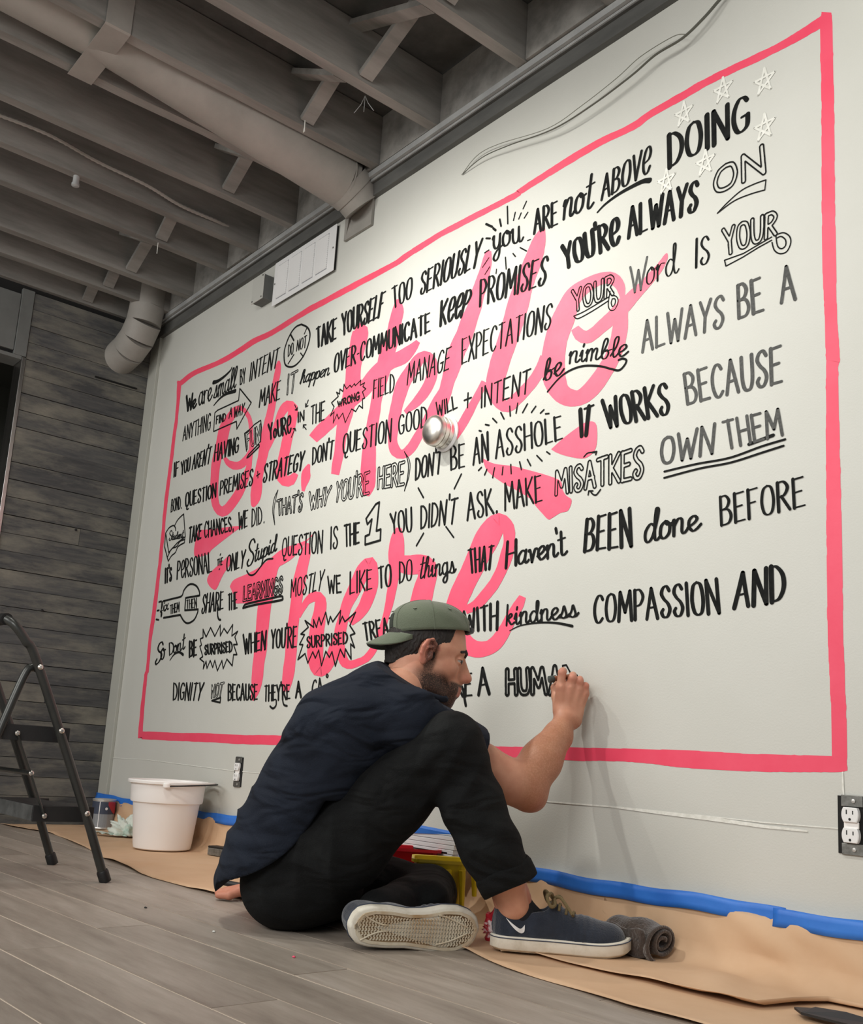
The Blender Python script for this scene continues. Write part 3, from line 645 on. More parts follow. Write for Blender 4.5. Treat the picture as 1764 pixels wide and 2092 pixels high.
([([2556,1983,2549,1975,2541,1962,2538,1954,2535,1946,2532,1937,2528,1928,2524,1919,2519,1911,2515,1902,2510,1894,2506,1885,2501,1877,2496,1868,2492,1858,2488,1847,2485,1838,2482,1829,2478,1821,2473,1814,2467,1806,2460,1798,2453,1788,2448,1779,2444,1770,2440,1761,2436,1752,2432,1745,2426,1738,2420,1731,2414,1723,2408,1714,2402,1703,2396,1693,2392,1682,2389,1672,2386,1662,2384,1652,2382,1642,2380,1632,2377,1622,2375,1612,2373,1602,2369,1592,2367,1582,2364,1572,2361,1562,2359,1554,2356,1545,2353,1535,2351,1526,2349,1517,2346,1505,2344,1493,2342,1482,2340,1475],[2578,1972,2580,1959,2583,1940,2583,1931,2582,1921,2580,1911,2578,1901,2576,1891,2574,1881,2572,1871,2568,1861,2565,1851,2561,1841,2557,1832,2554,1823,2552,1814,2550,1804,2548,1794,2544,1783,2539,1773,2535,1764,2531,1755,2528,1745,2525,1737,2522,1728,2518,1719,2514,1709,2509,1699,2504,1689,2498,1681,2492,1673,2486,1666,2481,1660,2477,1652,2473,1643,2470,1634,2466,1624,2462,1615,2457,1605,2452,1597,2447,1588,2441,1580,2437,1573,2433,1563,2430,1554,2427,1545,2424,1535,2420,1526,2416,1517,2413,1509,2409,1500,2405,1492,2400,1482,2394,1472,2389,1463,2385,1457]),([2449,1366,2455,1371,2465,1377,2476,1385,2485,1393,2493,1399,2500,1406,2507,1413,2514,1420,2520,1427,2527,1436,2534,1444,2540,1453,2546,1462,2552,1471,2559,1479,2566,1488,2571,1497,2577,1506,2583,1516,2589,1524,2594,1529],[2430,1377,2434,1383,2439,1392,2445,1403,2452,1413,2457,1421,2462,1429,2468,1436,2475,1444,2481,1451,2488,1459,2496,1467,2503,1475,2511,1483,2519,1491,2527,1499,2534,1508,2541,1516,2548,1524,2555,1533,2561,1541,2566,1546])]),
([([2794,1965,2788,1961,2778,1955,2768,1949,2762,1942,2756,1935,2751,1927,2746,1919,2741,1911,2737,1903,2732,1895,2727,1888,2723,1880,2718,1872,2713,1864,2707,1855,2702,1847,2698,1838,2694,1830,2689,1821,2685,1813,2681,1805,2677,1797,2673,1789,2670,1781,2666,1773,2663,1764,2660,1756,2657,1747,2655,1738,2652,1729,2649,1720,2645,1710,2642,1700,2639,1690,2636,1681,2632,1672,2629,1663,2625,1654,2621,1645,2618,1637,2614,1628,2609,1620,2605,1611,2601,1602,2598,1592,2596,1582,2593,1573,2590,1563,2588,1553,2586,1542,2587,1530,2589,1517,2593,1504,2599,1489,2609,1472,2622,1455,2637,1440,2662,1422,2693,1412,2715,1415,2729,1422,2740,1428,2749,1432,2758,1437,2767,1443,2776,1448,2784,1454,2793,1459,2801,1465,2809,1472,2817,1480,2825,1489,2831,1499,2836,1509,2840,1520,2844,1530,2846,1537],[2810,1954,2811,1945,2813,1933,2814,1919,2814,1910,2813,1900,2811,1890,2810,1879,2807,1870,2804,1860,2801,1851,2797,1842,2793,1833,2789,1824,2784,1816,2780,1808,2777,1800,2774,1792,2770,1784,2767,1775,2765,1767,2762,1758,2761,1750,2759,1741,2757,1733,2755,1725,2752,1717,2748,1709,2745,1701,2742,1692,2739,1683,2736,1673,2731,1664,2727,1654,2723,1645,2718,1636,2714,1627,2710,1618,2706,1610,2703,1601,2698,1593,2694,1585,2690,1576,2687,1568,2684,1560,2681,1552,2678,1544,2675,1536,2672,1528,2670,1520,2668,1513,2667,1504,2665,1496,2663,1490,2662,1484,2664,1475,2669,1465,2673,1459,2680,1451,2683,1450,2683,1451,2692,1456,2704,1463,2713,1467,2722,1472,2731,1476,2740,1481,2749,1486,2757,1490,2765,1495,2772,1501,2780,1507,2787,1515,2793,1522,2799,1530,2805,1540,2809,1549,2813,1556])]),
([([3118,1627,3118,1634,3118,1644,3118,1656,3115,1669,3108,1684,3098,1699,3083,1713,3065,1724,3046,1730,3029,1734,3014,1736,3000,1737,2986,1737,2973,1737,2960,1736,2946,1735,2933,1733,2919,1729,2908,1724,2898,1717,2890,1709,2883,1701,2877,1693,2870,1685,2865,1677,2859,1670,2854,1662,2849,1654,2844,1644,2840,1635,2836,1626,2833,1618,2830,1609,2828,1600,2825,1592,2823,1581,2821,1571,2819,1561,2818,1551,2817,1541,2817,1530,2817,1519,2819,1508,2821,1497,2824,1486,2828,1474,2833,1461,2842,1446,2852,1430,2866,1414,2881,1399,2898,1387,2916,1377,2935,1370,2954,1366,2972,1364,2988,1365,3003,1367,3015,1372,3024,1376,3034,1381,3042,1387,3051,1394,3057,1399,3063,1406,3069,1412,3075,1419,3081,1426,3087,1432,3092,1439,3097,1446,3102,1454,3106,1461,3110,1469,3114,1477,3117,1485,3121,1493,3123,1502,3125,1512,3127,1521,3129,1531,3130,1540,3130,1549,3130,1560,3129,1569,3129,1577,3129,1586,3127,1596,3126,1607,3124,1616,3124,1623],[3102,1631,3099,1639,3095,1649,3090,1660,3085,1668,3078,1676,3072,1682,3067,1686,3060,1690,3050,1694,3038,1696,3030,1697,3020,1696,3009,1695,2999,1693,2990,1690,2981,1686,2973,1683,2967,1679,2962,1674,2957,1668,2953,1661,2950,1653,2948,1646,2946,1638,2943,1629,2940,1620,2936,1611,2931,1603,2927,1595,2923,1587,2920,1580,2917,1573,2914,1566,2913,1559,2912,1552,2911,1544,2910,1536,2909,1528,2909,1520,2909,1511,2909,1503,2910,1495,2911,1487,2911,1479,2912,1472,2913,1465,2915,1459,2918,1450,2920,1442,2922,1436,2926,1431,2931,1426,2936,1422,2943,1418,2951,1414,2958,1411,2963,1411,2969,1413,2977,1417,2983,1420,2989,1424,2996,1429,3004,1435,3010,1440,3016,1445,3022,1450,3028,1456,3034,1462,3039,1468,3045,1474,3050,1479,3055,1486,3058,1492,3062,1499,3064,1506,3067,1513,3069,1520,3072,1528,3074,1535,3075,1544,3077,1553,3079,1562,3079,1570,3080,1579,3081,1587,3082,1595,3084,1603,3086,1613,3090,1622,3093,1630,3095,1635]),([2929,1596,2935,1582,2946,1564,2965,1548,2988,1539,3005,1537,3017,1540,3029,1544,3037,1547,3046,1551,3054,1554,3063,1557,3071,1560,3078,1563,3087,1566,3095,1570,3103,1573,3111,1577,3120,1581,3129,1585,3136,1589,3142,1594,3148,1598,3154,1603,3159,1607,3167,1612,3174,1617,3181,1622,3189,1627,3196,1632,3203,1637,3210,1642,3217,1647,3223,1652,3230,1657,3236,1663,3241,1669,3247,1677,3251,1685,3254,1692,3254,1700,3253,1705],[2955,1602,2965,1592,2976,1582,2981,1579,2985,1577,2987,1577,2994,1578,3002,1580,3009,1582,3016,1586,3024,1590,3032,1594,3040,1597,3047,1601,3055,1604,3063,1608,3071,1613,3079,1617,3087,1621,3095,1624,3101,1628,3107,1631,3114,1635,3122,1638,3129,1642,3138,1646,3147,1649,3156,1652,3165,1655,3172,1659,3180,1663,3187,1668,3194,1672,3202,1676,3209,1680,3216,1684,3221,1687,3228,1693,3235,1698,3240,1703,3245,1706,3249,1708])]),
([([1332,1005,1333,991,1332,971,1330,959,1329,947,1328,933,1328,918,1328,905,1328,892,1329,879,1330,865,1331,851,1331,838,1331,825,1331,812,1330,799,1330,787,1330,774,1332,761,1333,748,1332,735,1331,722,1330,709,1331,695,1332,682,1332,670,1333,658,1336,645,1338,632,1339,621,1339,611,1344,593,1348,580],[1436,987,1434,974,1431,955,1431,944,1430,932,1429,919,1428,905,1428,893,1427,880,1427,867,1427,854,1425,841,1424,829,1424,816,1425,804,1428,790,1428,777,1427,764,1425,751,1422,739,1420,726,1418,714,1418,702,1418,689,1419,675,1418,663,1416,651,1413,637,1408,625,1403,614,1396,604,1379,587,1366,577])]),
([([1636,1159,1630,1151,1619,1139,1610,1126,1605,1116,1601,1107,1597,1096,1593,1084,1589,1074,1585,1062,1581,1049,1576,1036,1573,1023,1570,1010,1569,996,1568,983,1569,970,1570,959,1570,946,1569,934,1568,923,1567,912,1567,900,1566,889,1565,878,1563,865,1561,853,1561,841,1561,828,1560,815,1559,802,1559,790,1560,777,1561,765,1562,753,1562,741,1561,728,1560,716,1558,703,1557,691,1557,680,1557,668,1557,656,1558,646,1559,636,1567,620,1575,610],[1670,1150,1672,1139,1676,1124,1678,1109,1677,1099,1675,1089,1672,1079,1669,1066,1667,1055,1665,1043,1663,1030,1662,1017,1660,1005,1658,993,1656,981,1653,969,1650,957,1649,946,1647,933,1646,922,1643,912,1641,901,1640,889,1639,879,1639,867,1638,855,1637,844,1637,832,1638,819,1638,807,1639,794,1639,782,1639,770,1641,758,1641,746,1641,733,1640,720,1639,708,1639,695,1639,683,1637,672,1634,660,1631,649,1627,639,1624,632,1616,618,1609,609]),([1646,876,1653,884,1664,895,1675,905,1685,913,1694,921,1705,925,1725,929,1736,928,1736,927,1736,926,1734,923,1733,910,1732,896,1729,887,1725,877,1721,867,1718,856,1717,845,1715,833,1714,821,1713,810,1712,798,1712,786,1711,775,1711,763,1710,752,1712,739,1716,727,1722,714,1731,699,1742,683,1768,664,1816,657,1849,665,1866,675,1879,687,1889,699,1896,710,1902,720,1906,731,1910,741,1915,751,1920,763,1924,773,1927,780],[1623,883,1627,892,1633,905,1640,918,1647,928,1656,938,1668,948,1689,961,1722,968,1767,960,1800,938,1810,917,1812,900,1811,884,1812,873,1811,862,1812,851,1812,841,1810,831,1809,820,1808,809,1809,799,1810,788,1810,778,1811,767,1813,756,1814,745,1815,734,1816,724,1817,716,1819,705,1821,697,1812,701,1798,703,1802,703,1807,705,1818,711,1827,719,1832,726,1837,735,1841,745,1846,756,1852,767,1859,778,1865,788,1869,795])]),
([([1979,826,1996,832,2019,840,2033,847,2047,856,2061,866,2070,875,2077,884,2083,893,2089,903,2094,913,2099,923,2103,935,2107,946,2108,958,2107,970,2106,982,2104,994,2100,1011,2093,1029,2066,1052,2021,1052,2000,1042,1983,1031,1974,1021,1966,1011,1960,1000,1953,990,1947,980,1941,969,1934,959,1927,948,1920,938,1913,927,1907,916,1902,904,1898,892,1894,881,1891,870,1888,859,1884,848,1879,838,1875,826,1873,815,1874,803,1877,790,1881,779,1885,767,1889,753,1894,739,1900,726,1909,713,1920,700,1937,688,1965,680,1993,679,2018,683,2040,688,2062,693,2085,700,2098,708,2109,716,2119,725,2127,735,2134,745,2140,756,2148,769,2156,782,2161,791],[1951,844,1961,853,1974,866,1984,874,1993,883,2002,892,2007,898,2012,906,2016,915,2021,924,2027,933,2033,943,2038,952,2042,961,2045,970,2048,980,2049,989,2048,998,2044,1012,2038,1024,2049,1018,2070,1014,2065,1006,2056,996,2050,989,2044,981,2036,972,2029,962,2022,952,2014,943,2006,933,1997,923,1988,913,1979,904,1971,895,1964,886,1960,877,1956,867,1954,857,1951,846,1949,835,1948,825,1945,815,1944,806,1942,796,1940,786,1940,776,1940,766,1944,754,1948,742,1954,732,1961,722,1968,714,1971,711,1976,708,1984,707,2000,708,2021,712,2041,715,2058,721,2065,726,2074,732,2083,740,2092,748,2100,757,2107,767,2114,779,2121,791,2125,800])]),
([([2187,1137,2176,1129,2164,1115,2160,1106,2157,1095,2154,1084,2153,1073,2152,1061,2152,1051,2154,1039,2156,1029,2160,1018,2164,1006,2165,994,2165,984,2165,973,2163,962,2162,950,2161,940,2159,927,2157,916,2156,905,2155,893,2153,883,2151,872,2149,861,2146,850,2143,840,2138,827,2133,816,2128,805,2124,798],[2213,1131,2219,1118,2227,1101,2231,1091,2233,1080,2235,1069,2236,1059,2237,1049,2238,1038,2237,1026,2234,1016,2231,1006,2226,995,2223,983,2220,973,2217,962,2214,951,2212,940,2210,930,2207,918,2204,907,2202,896,2198,884,2195,874,2190,863,2185,852,2180,842,2177,831,2173,819,2169,806,2166,795,2163,788]),([2187,1002,2197,997,2212,989,2232,980,2256,973,2280,969,2300,968,2313,967,2317,967,2325,965,2319,969,2314,977,2315,970,2315,961,2312,954,2306,945,2301,934,2296,922,2292,910,2289,898,2285,886,2282,874,2281,862,2282,851,2284,840,2286,832],[2212,1044,2223,1041,2239,1037,2253,1035,2263,1034,2270,1033,2283,1033,2302,1032,2325,1029,2362,1020,2397,996,2410,971,2410,954,2407,941,2404,929,2400,917,2398,907,2396,897,2394,886,2391,875,2389,864,2387,852,2384,842,2378,832,2371,823,2367,817])]),
([([2556,822,2568,824,2585,827,2604,831,2616,837,2627,842,2637,849,2645,856,2654,862,2663,870,2673,878,2682,886,2688,894,2695,902,2701,910,2707,919,2713,927,2718,936,2724,944,2729,953,2733,962,2737,971,2739,980,2740,989,2741,998,2742,1007,2742,1016,2743,1028,2743,1040,2740,1052,2735,1066,2722,1082,2704,1097,2672,1110,2639,1107,2620,1099,2607,1090,2597,1083,2588,1074,2580,1066,2573,1057,2568,1049,2563,1040,2559,1032,2554,1023,2549,1013,2544,1006,2539,997,2535,989,2530,981,2525,973,2521,965,2515,956,2508,947,2502,938,2496,929,2490,920,2483,910,2477,900,2472,889,2467,878,2463,868,2460,859,2457,849,2456,838,2456,827,2457,815,2459,804,2462,792,2467,780,2473,767,2482,753,2493,739,2507,727,2524,716,2542,707,2562,700,2582,696,2601,692,2620,691,2638,692,2655,695,2670,698,2684,703,2697,709,2708,716,2718,725,2725,733,2732,741,2737,749,2742,757,2747,764,2753,773,2758,782,2763,790,2769,797,2774,805,2780,813,2786,821,2790,828,2794,841,2796,849],[2541,847,2552,849,2566,853,2579,858,2585,862,2592,867,2600,873,2608,880,2617,887,2626,894,2634,901,2642,908,2649,914,2654,921,2660,929,2666,937,2671,945,2675,953,2678,961,2681,970,2684,979,2686,987,2689,995,2692,1002,2695,1010,2697,1017,2697,1024,2696,1033,2694,1043,2690,1050,2686,1055,2679,1060,2673,1063,2682,1059,2694,1058,2693,1051,2689,1042,2685,1035,2681,1028,2676,1019,2669,1010,2664,1003,2657,996,2651,989,2644,982,2638,974,2633,967,2628,959,2623,952,2617,944,2611,936,2606,929,2599,920,2592,911,2586,902,2580,894,2576,886,2570,876,2564,868,2559,860,2555,852,2551,845,2549,838,2547,831,2546,824,2547,817,2548,809,2550,801,2550,794,2552,787,2554,781,2559,774,2566,767,2573,761,2579,756,2585,751,2593,746,2602,742,2610,739,2617,738,2626,737,2635,737,2644,737,2651,739,2659,743,2666,747,2673,752,2678,757,2684,762,2691,769,2697,776,2704,783,2710,792,2716,800,2722,808,2729,816,2736,824,2743,832,2749,839,2755,844,2764,853,2771,859])]),
]
BLOTS = [
[2870,1261,2911,1282,2959,1301,2998,1311,3028,1301,3036,1264,3029,1225,2994,1210,2941,1225,2895,1245],
[2593,1290,2641,1265,2720,1242,2776,1221,2857,1189,2909,1163,2917,1139,2932,1118,2952,1103,2949,1085,2938,1073,2913,1072,2885,1063,2869,1061,2844,1083,2820,1106,2800,1129,2744,1164,2683,1198,2618,1243,2596,1274],
[739,1335,882,1319,1002,1310,1133,1295,1080,1280,971,1251,887,1226,860,1211,751,1209,729,1220,719,1247,722,1288,730,1302],
[1040,1180,1066,1171,1068,1143,1022,1109,993,1077,976,1054,955,1045,915,1059,884,1081,875,1100,894,1123,949,1146,1003,1165],
[1084,1047,1114,1072,1214,1085,1309,1102,1399,1131,1457,1151,1515,1159,1553,1161,1647,1169,1692,1194,1679,1179,1647,1164,1561,1112,1496,1094,1462,1085,1449,1053,1438,1009,1435,958,1329,957,1203,967,1144,974,1119,1012],
]
BORDER = [
([330,2142,339,2122,386,2106,410,2107,430,2110,453,2114,480,2117,510,2119,545,2119,568,2118,593,2116,621,2114,651,2112,681,2109,712,2107,743,2105,774,2103,804,2101,833,2100,859,2099,884,2100,909,2101,934,2102,959,2103,984,2103,1008,2105,1030,2106,1052,2107,1072,2109,1091,2109,1119,2109,1143,2108,1166,2106,1189,2104,1211,2104,1235,2103,1262,2104,1280,2105,1298,2105,1316,2105,1333,2106,1352,2107,1370,2108,1389,2110,1410,2111,1432,2112,1456,2112,1483,2112,1498,2113,1514,2113,1531,2113,1550,2113,1569,2112,1588,2112,1608,2111,1628,2111,1648,2111,1668,2111,1688,2111,1708,2110,1727,2109,1746,2109,1765,2109,1783,2109,1800,2108,1818,2107,1833,2107,1848,2108,1868,2108,1887,2108,1906,2107,1925,2106,1943,2106,1961,2106,1977,2106,1992,2106,2007,2106,2022,2106,2036,2106,2049,2106,2061,2106,2073,2106,2095,2106,2112,2107,2124,2109,2136,2110,2150,2112,2169,2114,2180,2115,2191,2114,2202,2115,2213,2115,2225,2115,2236,2117,2249,2117,2262,2118,2276,2119,2291,2120,2307,2121,2325,2122,2345,2121,2355,2121,2367,2120,2379,2119,2391,2119,2405,2118,2418,2118,2432,2118,2446,2118,2461,2117,2475,2117,2490,2116,2505,2116,2520,2115,2535,2114,2549,2114,2563,2114,2576,2114,2589,2113,2602,2112,2614,2112,2626,2112,2636,2112,2647,2111,2656,2111,2665,2110,2673,2109,2679,2110,2700,2112,2700,2116,2704,2115,2713,2115,2723,2116,2734,2117,2746,2118,2759,2118,2772,2119,2784,2119,2796,2120,2807,2121,2818,2122,2829,2121,2840,2122,2850,2122,2859,2123,2869,2123,2878,2124,2888,2124,2898,2124,2908,2124,2918,2124,2927,2125,2937,2126,2946,2126,2956,2126,2966,2126,2976,2126,2986,2127,2996,2127,3006,2127,3015,2127,3025,2127,3035,2126,3045,2126,3056,2125,3066,2124,3077,2123,3087,2122,3098,2121,3108,2120,3117,2120,3126,2119,3135,2118,3146,2119,3155,2119,3163,2121,3170,2123,3177,2125,3185,2126,3196,2127,3202,2127,3210,2127,3218,2127,3226,2127,3234,2127,3243,2127,3252,2127,3261,2127,3270,2126,3278,2126,3287,2126,3295,2126,3303,2126,3311,2127,3318,2127,3325,2127,3332,2127,3338,2127,3345,2127,3352,2128,3360,2128,3369,2128,3380,2127,3392,2126,3398,2126,3404,2126,3411,2125,3417,2125,3425,2124,3432,2123,3440,2123,3447,2122,3455,2122,3463,2121,3472,2120,3480,2119,3488,2118,3496,2117,3505,2116,3513,2115,3521,2115,3529,2114,3536,2114,3544,2114,3551,2114,3558,2113,3565,2112,3572,2112,3578,2112,3584,2111,3592,2111,3601,2111,3610,2110,3618,2110,3626,2110,3634,2110,3642,2110,3649,2111,3656,2111,3663,2110,3669,2111,3675,2111,3680,2111,3685,2111,3690,2111,3694,2111,3697,2111],[383,2124,373,2130,364,2135,372,2137,391,2139,415,2143,443,2147,476,2149,513,2149,540,2148,567,2146,596,2144,626,2141,657,2138,688,2136,719,2133,749,2131,777,2131,804,2130,829,2130,854,2130,878,2131,904,2131,928,2133,953,2134,976,2135,999,2137,1020,2139,1041,2140,1061,2141,1091,2140,1118,2138,1142,2136,1165,2134,1187,2133,1211,2132,1237,2132,1254,2132,1271,2133,1289,2133,1306,2134,1324,2135,1343,2136,1363,2137,1385,2137,1408,2138,1433,2139,1459,2140,1474,2141,1490,2142,1507,2143,1525,2143,1544,2142,1565,2141,1585,2141,1605,2140,1626,2139,1646,2139,1666,2139,1685,2139,1705,2139,1724,2139,1743,2138,1761,2138,1779,2137,1795,2137,1811,2137,1826,2137,1847,2136,1867,2135,1886,2135,1905,2134,1923,2134,1941,2133,1958,2132,1974,2132,1989,2132,2004,2131,2018,2131,2031,2130,2044,2130,2055,2130,2077,2130,2092,2132,2103,2134,2115,2136,2130,2137,2151,2138,2161,2138,2171,2140,2182,2140,2193,2141,2205,2141,2217,2142,2230,2142,2244,2143,2259,2143,2274,2144,2291,2145,2309,2145,2329,2145,2339,2145,2350,2145,2362,2145,2375,2144,2389,2144,2403,2143,2417,2143,2431,2142,2446,2142,2461,2142,2475,2141,2490,2141,2505,2140,2520,2139,2535,2138,2549,2137,2563,2137,2576,2136,2589,2136,2601,2135,2613,2135,2623,2134,2633,2135,2642,2135,2651,2134,2658,2134,2665,2133,2683,2134,2678,2136,2689,2137,2698,2138,2708,2139,2719,2140,2731,2142,2744,2142,2756,2143,2769,2144,2781,2144,2793,2145,2803,2146,2814,2147,2824,2147,2834,2148,2843,2149,2853,2149,2862,2150,2872,2151,2882,2151,2891,2152,2902,2152,2911,2153,2921,2153,2931,2153,2941,2153,2952,2153,2962,2153,2972,2153,2982,2153,2992,2153,3002,2153,3013,2152,3023,2152,3034,2151,3045,2150,3056,2149,3067,2147,3077,2146,3087,2145,3097,2144,3106,2144,3114,2144,3122,2144,3132,2144,3141,2144,3148,2145,3155,2147,3163,2148,3172,2149,3183,2150,3190,2151,3198,2151,3206,2151,3214,2151,3223,2151,3231,2151,3240,2151,3249,2151,3258,2152,3266,2152,3275,2152,3283,2151,3291,2151,3299,2151,3307,2151,3313,2152,3320,2152,3326,2153,3333,2153,3341,2153,3349,2152,3359,2151,3370,2151,3382,2150,3388,2151,3394,2150,3401,2150,3408,2149,3415,2148,3423,2147,3430,2147,3438,2146,3446,2146,3454,2145,3463,2144,3471,2143,3479,2142,3488,2141,3496,2141,3504,2140,3512,2140,3520,2139,3527,2138,3535,2137,3542,2136,3550,2136,3556,2135,3563,2135,3569,2135,3575,2135,3583,2135,3591,2135,3600,2136,3608,2136,3615,2137,3623,2137,3630,2138,3637,2138,3644,2139,3650,2140,3656,2141,3662,2141,3667,2142,3672,2142,3677,2143,3681,2143,3684,2144]),
([3678,2153,3678,2149,3677,2145,3676,2138,3675,2127,3674,2109,3674,2104,3674,2098,3674,2092,3674,2086,3674,2080,3674,2073,3674,2065,3674,2058,3674,2051,3673,2043,3673,2035,3673,2027,3674,2018,3674,2010,3674,2001,3675,1992,3675,1984,3675,1975,3674,1967,3674,1958,3674,1950,3674,1941,3674,1933,3674,1926,3675,1919,3675,1911,3675,1904,3674,1897,3674,1890,3674,1882,3673,1875,3673,1867,3674,1860,3674,1852,3674,1844,3674,1837,3673,1829,3673,1821,3673,1814,3673,1806,3673,1799,3673,1791,3673,1783,3673,1775,3673,1768,3673,1760,3672,1753,3672,1745,3672,1738,3672,1730,3672,1723,3672,1715,3672,1708,3672,1700,3672,1693,3672,1685,3672,1677,3671,1670,3671,1662,3671,1654,3671,1646,3672,1639,3672,1631,3672,1623,3672,1616,3671,1609,3671,1601,3671,1594,3671,1587,3671,1580,3671,1573,3671,1566,3671,1559,3671,1552,3671,1546,3671,1540,3671,1533,3671,1525,3671,1516,3671,1508,3671,1500,3672,1492,3672,1484,3672,1477,3672,1470,3672,1463,3673,1456,3673,1449,3673,1442,3673,1435,3674,1429,3673,1422,3674,1416,3674,1409,3674,1402,3675,1394,3675,1386,3675,1378,3675,1370,3675,1362,3675,1354,3675,1346,3675,1338,3675,1331,3675,1324,3676,1317,3676,1310,3675,1305,3676,1299,3676,1294,3676,1294,3677,1293,3676,1278,3676,1273,3676,1269,3676,1265,3676,1260,3676,1254,3675,1249,3675,1243,3675,1237,3674,1231,3675,1224,3675,1217,3675,1210,3675,1203,3675,1196,3675,1189,3675,1181,3675,1174,3674,1166,3674,1158,3674,1151,3674,1143,3673,1135,3673,1127,3673,1120,3673,1112,3673,1105,3673,1097,3673,1090,3673,1083,3673,1075,3673,1069,3673,1062,3672,1055,3672,1049,3673,1042,3673,1035,3673,1028,3672,1022,3672,1015,3672,1008,3672,1001,3672,994,3672,987,3673,981,3673,974,3672,967,3672,960,3672,954,3672,947,3672,940,3671,934,3671,927,3671,921,3671,914,3671,908,3672,902,3671,895,3671,889,3671,883,3672,877,3672,871,3672,865,3671,860,3671,854,3671,847,3671,840,3671,833,3671,826,3671,820,3671,814,3671,807,3671,801,3671,795,3671,790,3671,784,3671,778,3671,772,3671,766,3671,761,3671,755,3670,749,3670,743,3670,736,3670,730,3671,723,3671,717,3671,710,3671,703,3671,697,3671,691,3671,685,3671,679,3671,673,3672,667,3672,660,3672,654,3672,647,3672,641,3673,634,3673,627,3673,620,3673,614,3674,607,3674,600,3674,594,3674,587,3674,580,3674,574,3675,568,3675,561,3676,555,3676,549,3676,543,3676,538,3676,532,3676,527,3676,522,3676,517,3676,512,3676,508,3676,498,3676,489,3676,481,3676,473,3676,466,3676,459,3676,453,3676,447,3676,442,3676,437,3676,433,3675,429,3675,425,3674,422],[3702,2136,3702,2132,3703,2128,3703,2121,3704,2109,3704,2091,3704,2086,3704,2081,3704,2075,3704,2069,3704,2063,3704,2056,3704,2049,3704,2041,3704,2034,3705,2026,3704,2018,3704,2010,3704,2002,3704,1994,3704,1985,3704,1977,3704,1968,3704,1960,3704,1951,3705,1942,3705,1934,3705,1925,3705,1917,3705,1910,3705,1903,3704,1896,3704,1889,3704,1882,3705,1874,3705,1866,3705,1859,3705,1852,3704,1844,3704,1837,3704,1829,3704,1822,3704,1814,3704,1806,3704,1799,3704,1791,3704,1784,3704,1776,3704,1769,3704,1761,3703,1754,3703,1746,3703,1739,3703,1731,3703,1724,3704,1716,3704,1709,3703,1702,3703,1694,3703,1687,3703,1679,3703,1672,3703,1664,3702,1657,3703,1649,3703,1641,3703,1633,3703,1626,3702,1619,3702,1611,3702,1604,3703,1596,3703,1589,3703,1582,3703,1575,3703,1568,3703,1561,3703,1554,3703,1547,3703,1541,3703,1534,3703,1528,3703,1522,3703,1513,3703,1505,3703,1497,3703,1489,3703,1481,3703,1474,3703,1467,3702,1460,3702,1453,3702,1446,3702,1440,3702,1433,3702,1426,3702,1420,3703,1413,3703,1407,3703,1400,3703,1394,3703,1386,3703,1379,3703,1371,3704,1363,3704,1355,3705,1346,3705,1339,3706,1331,3706,1323,3706,1316,3707,1309,3707,1303,3707,1297,3707,1291,3708,1286,3707,1279,3706,1280,3703,1269,3703,1266,3703,1262,3704,1257,3704,1252,3703,1247,3703,1242,3703,1236,3703,1230,3703,1224,3703,1217,3703,1210,3703,1203,3703,1196,3703,1189,3703,1182,3703,1175,3703,1167,3703,1159,3703,1152,3704,1144,3704,1136,3704,1128,3704,1121,3704,1113,3704,1106,3704,1098,3704,1091,3703,1084,3703,1077,3703,1070,3704,1063,3704,1056,3704,1049,3705,1043,3705,1036,3704,1030,3704,1023,3704,1016,3704,1010,3704,1003,3705,996,3705,989,3705,982,3704,976,3704,969,3704,962,3704,956,3705,949,3705,942,3705,936,3705,929,3705,923,3705,916,3705,910,3705,904,3705,898,3705,891,3705,885,3705,879,3705,873,3705,867,3705,862,3705,856,3705,850,3705,843,3705,836,3705,829,3705,823,3705,816,3705,810,3705,804,3705,798,3705,792,3704,787,3704,781,3705,775,3705,770,3705,764,3705,758,3705,752,3705,746,3704,741,3704,734,3704,728,3704,722,3704,715,3704,708,3704,701,3704,696,3704,690,3704,685,3704,679,3704,673,3705,666,3705,660,3705,654,3705,647,3705,641,3706,634,3706,627,3706,621,3706,614,3706,607,3706,601,3706,594,3706,588,3706,581,3706,575,3707,568,3707,562,3707,556,3708,550,3708,544,3707,539,3707,533,3707,528,3708,523,3708,518,3708,513,3708,509,3708,499,3708,490,3708,482,3708,474,3708,467,3708,460,3708,454,3708,448,3707,443,3707,438,3707,434,3708,430,3708,426,3708,423]),
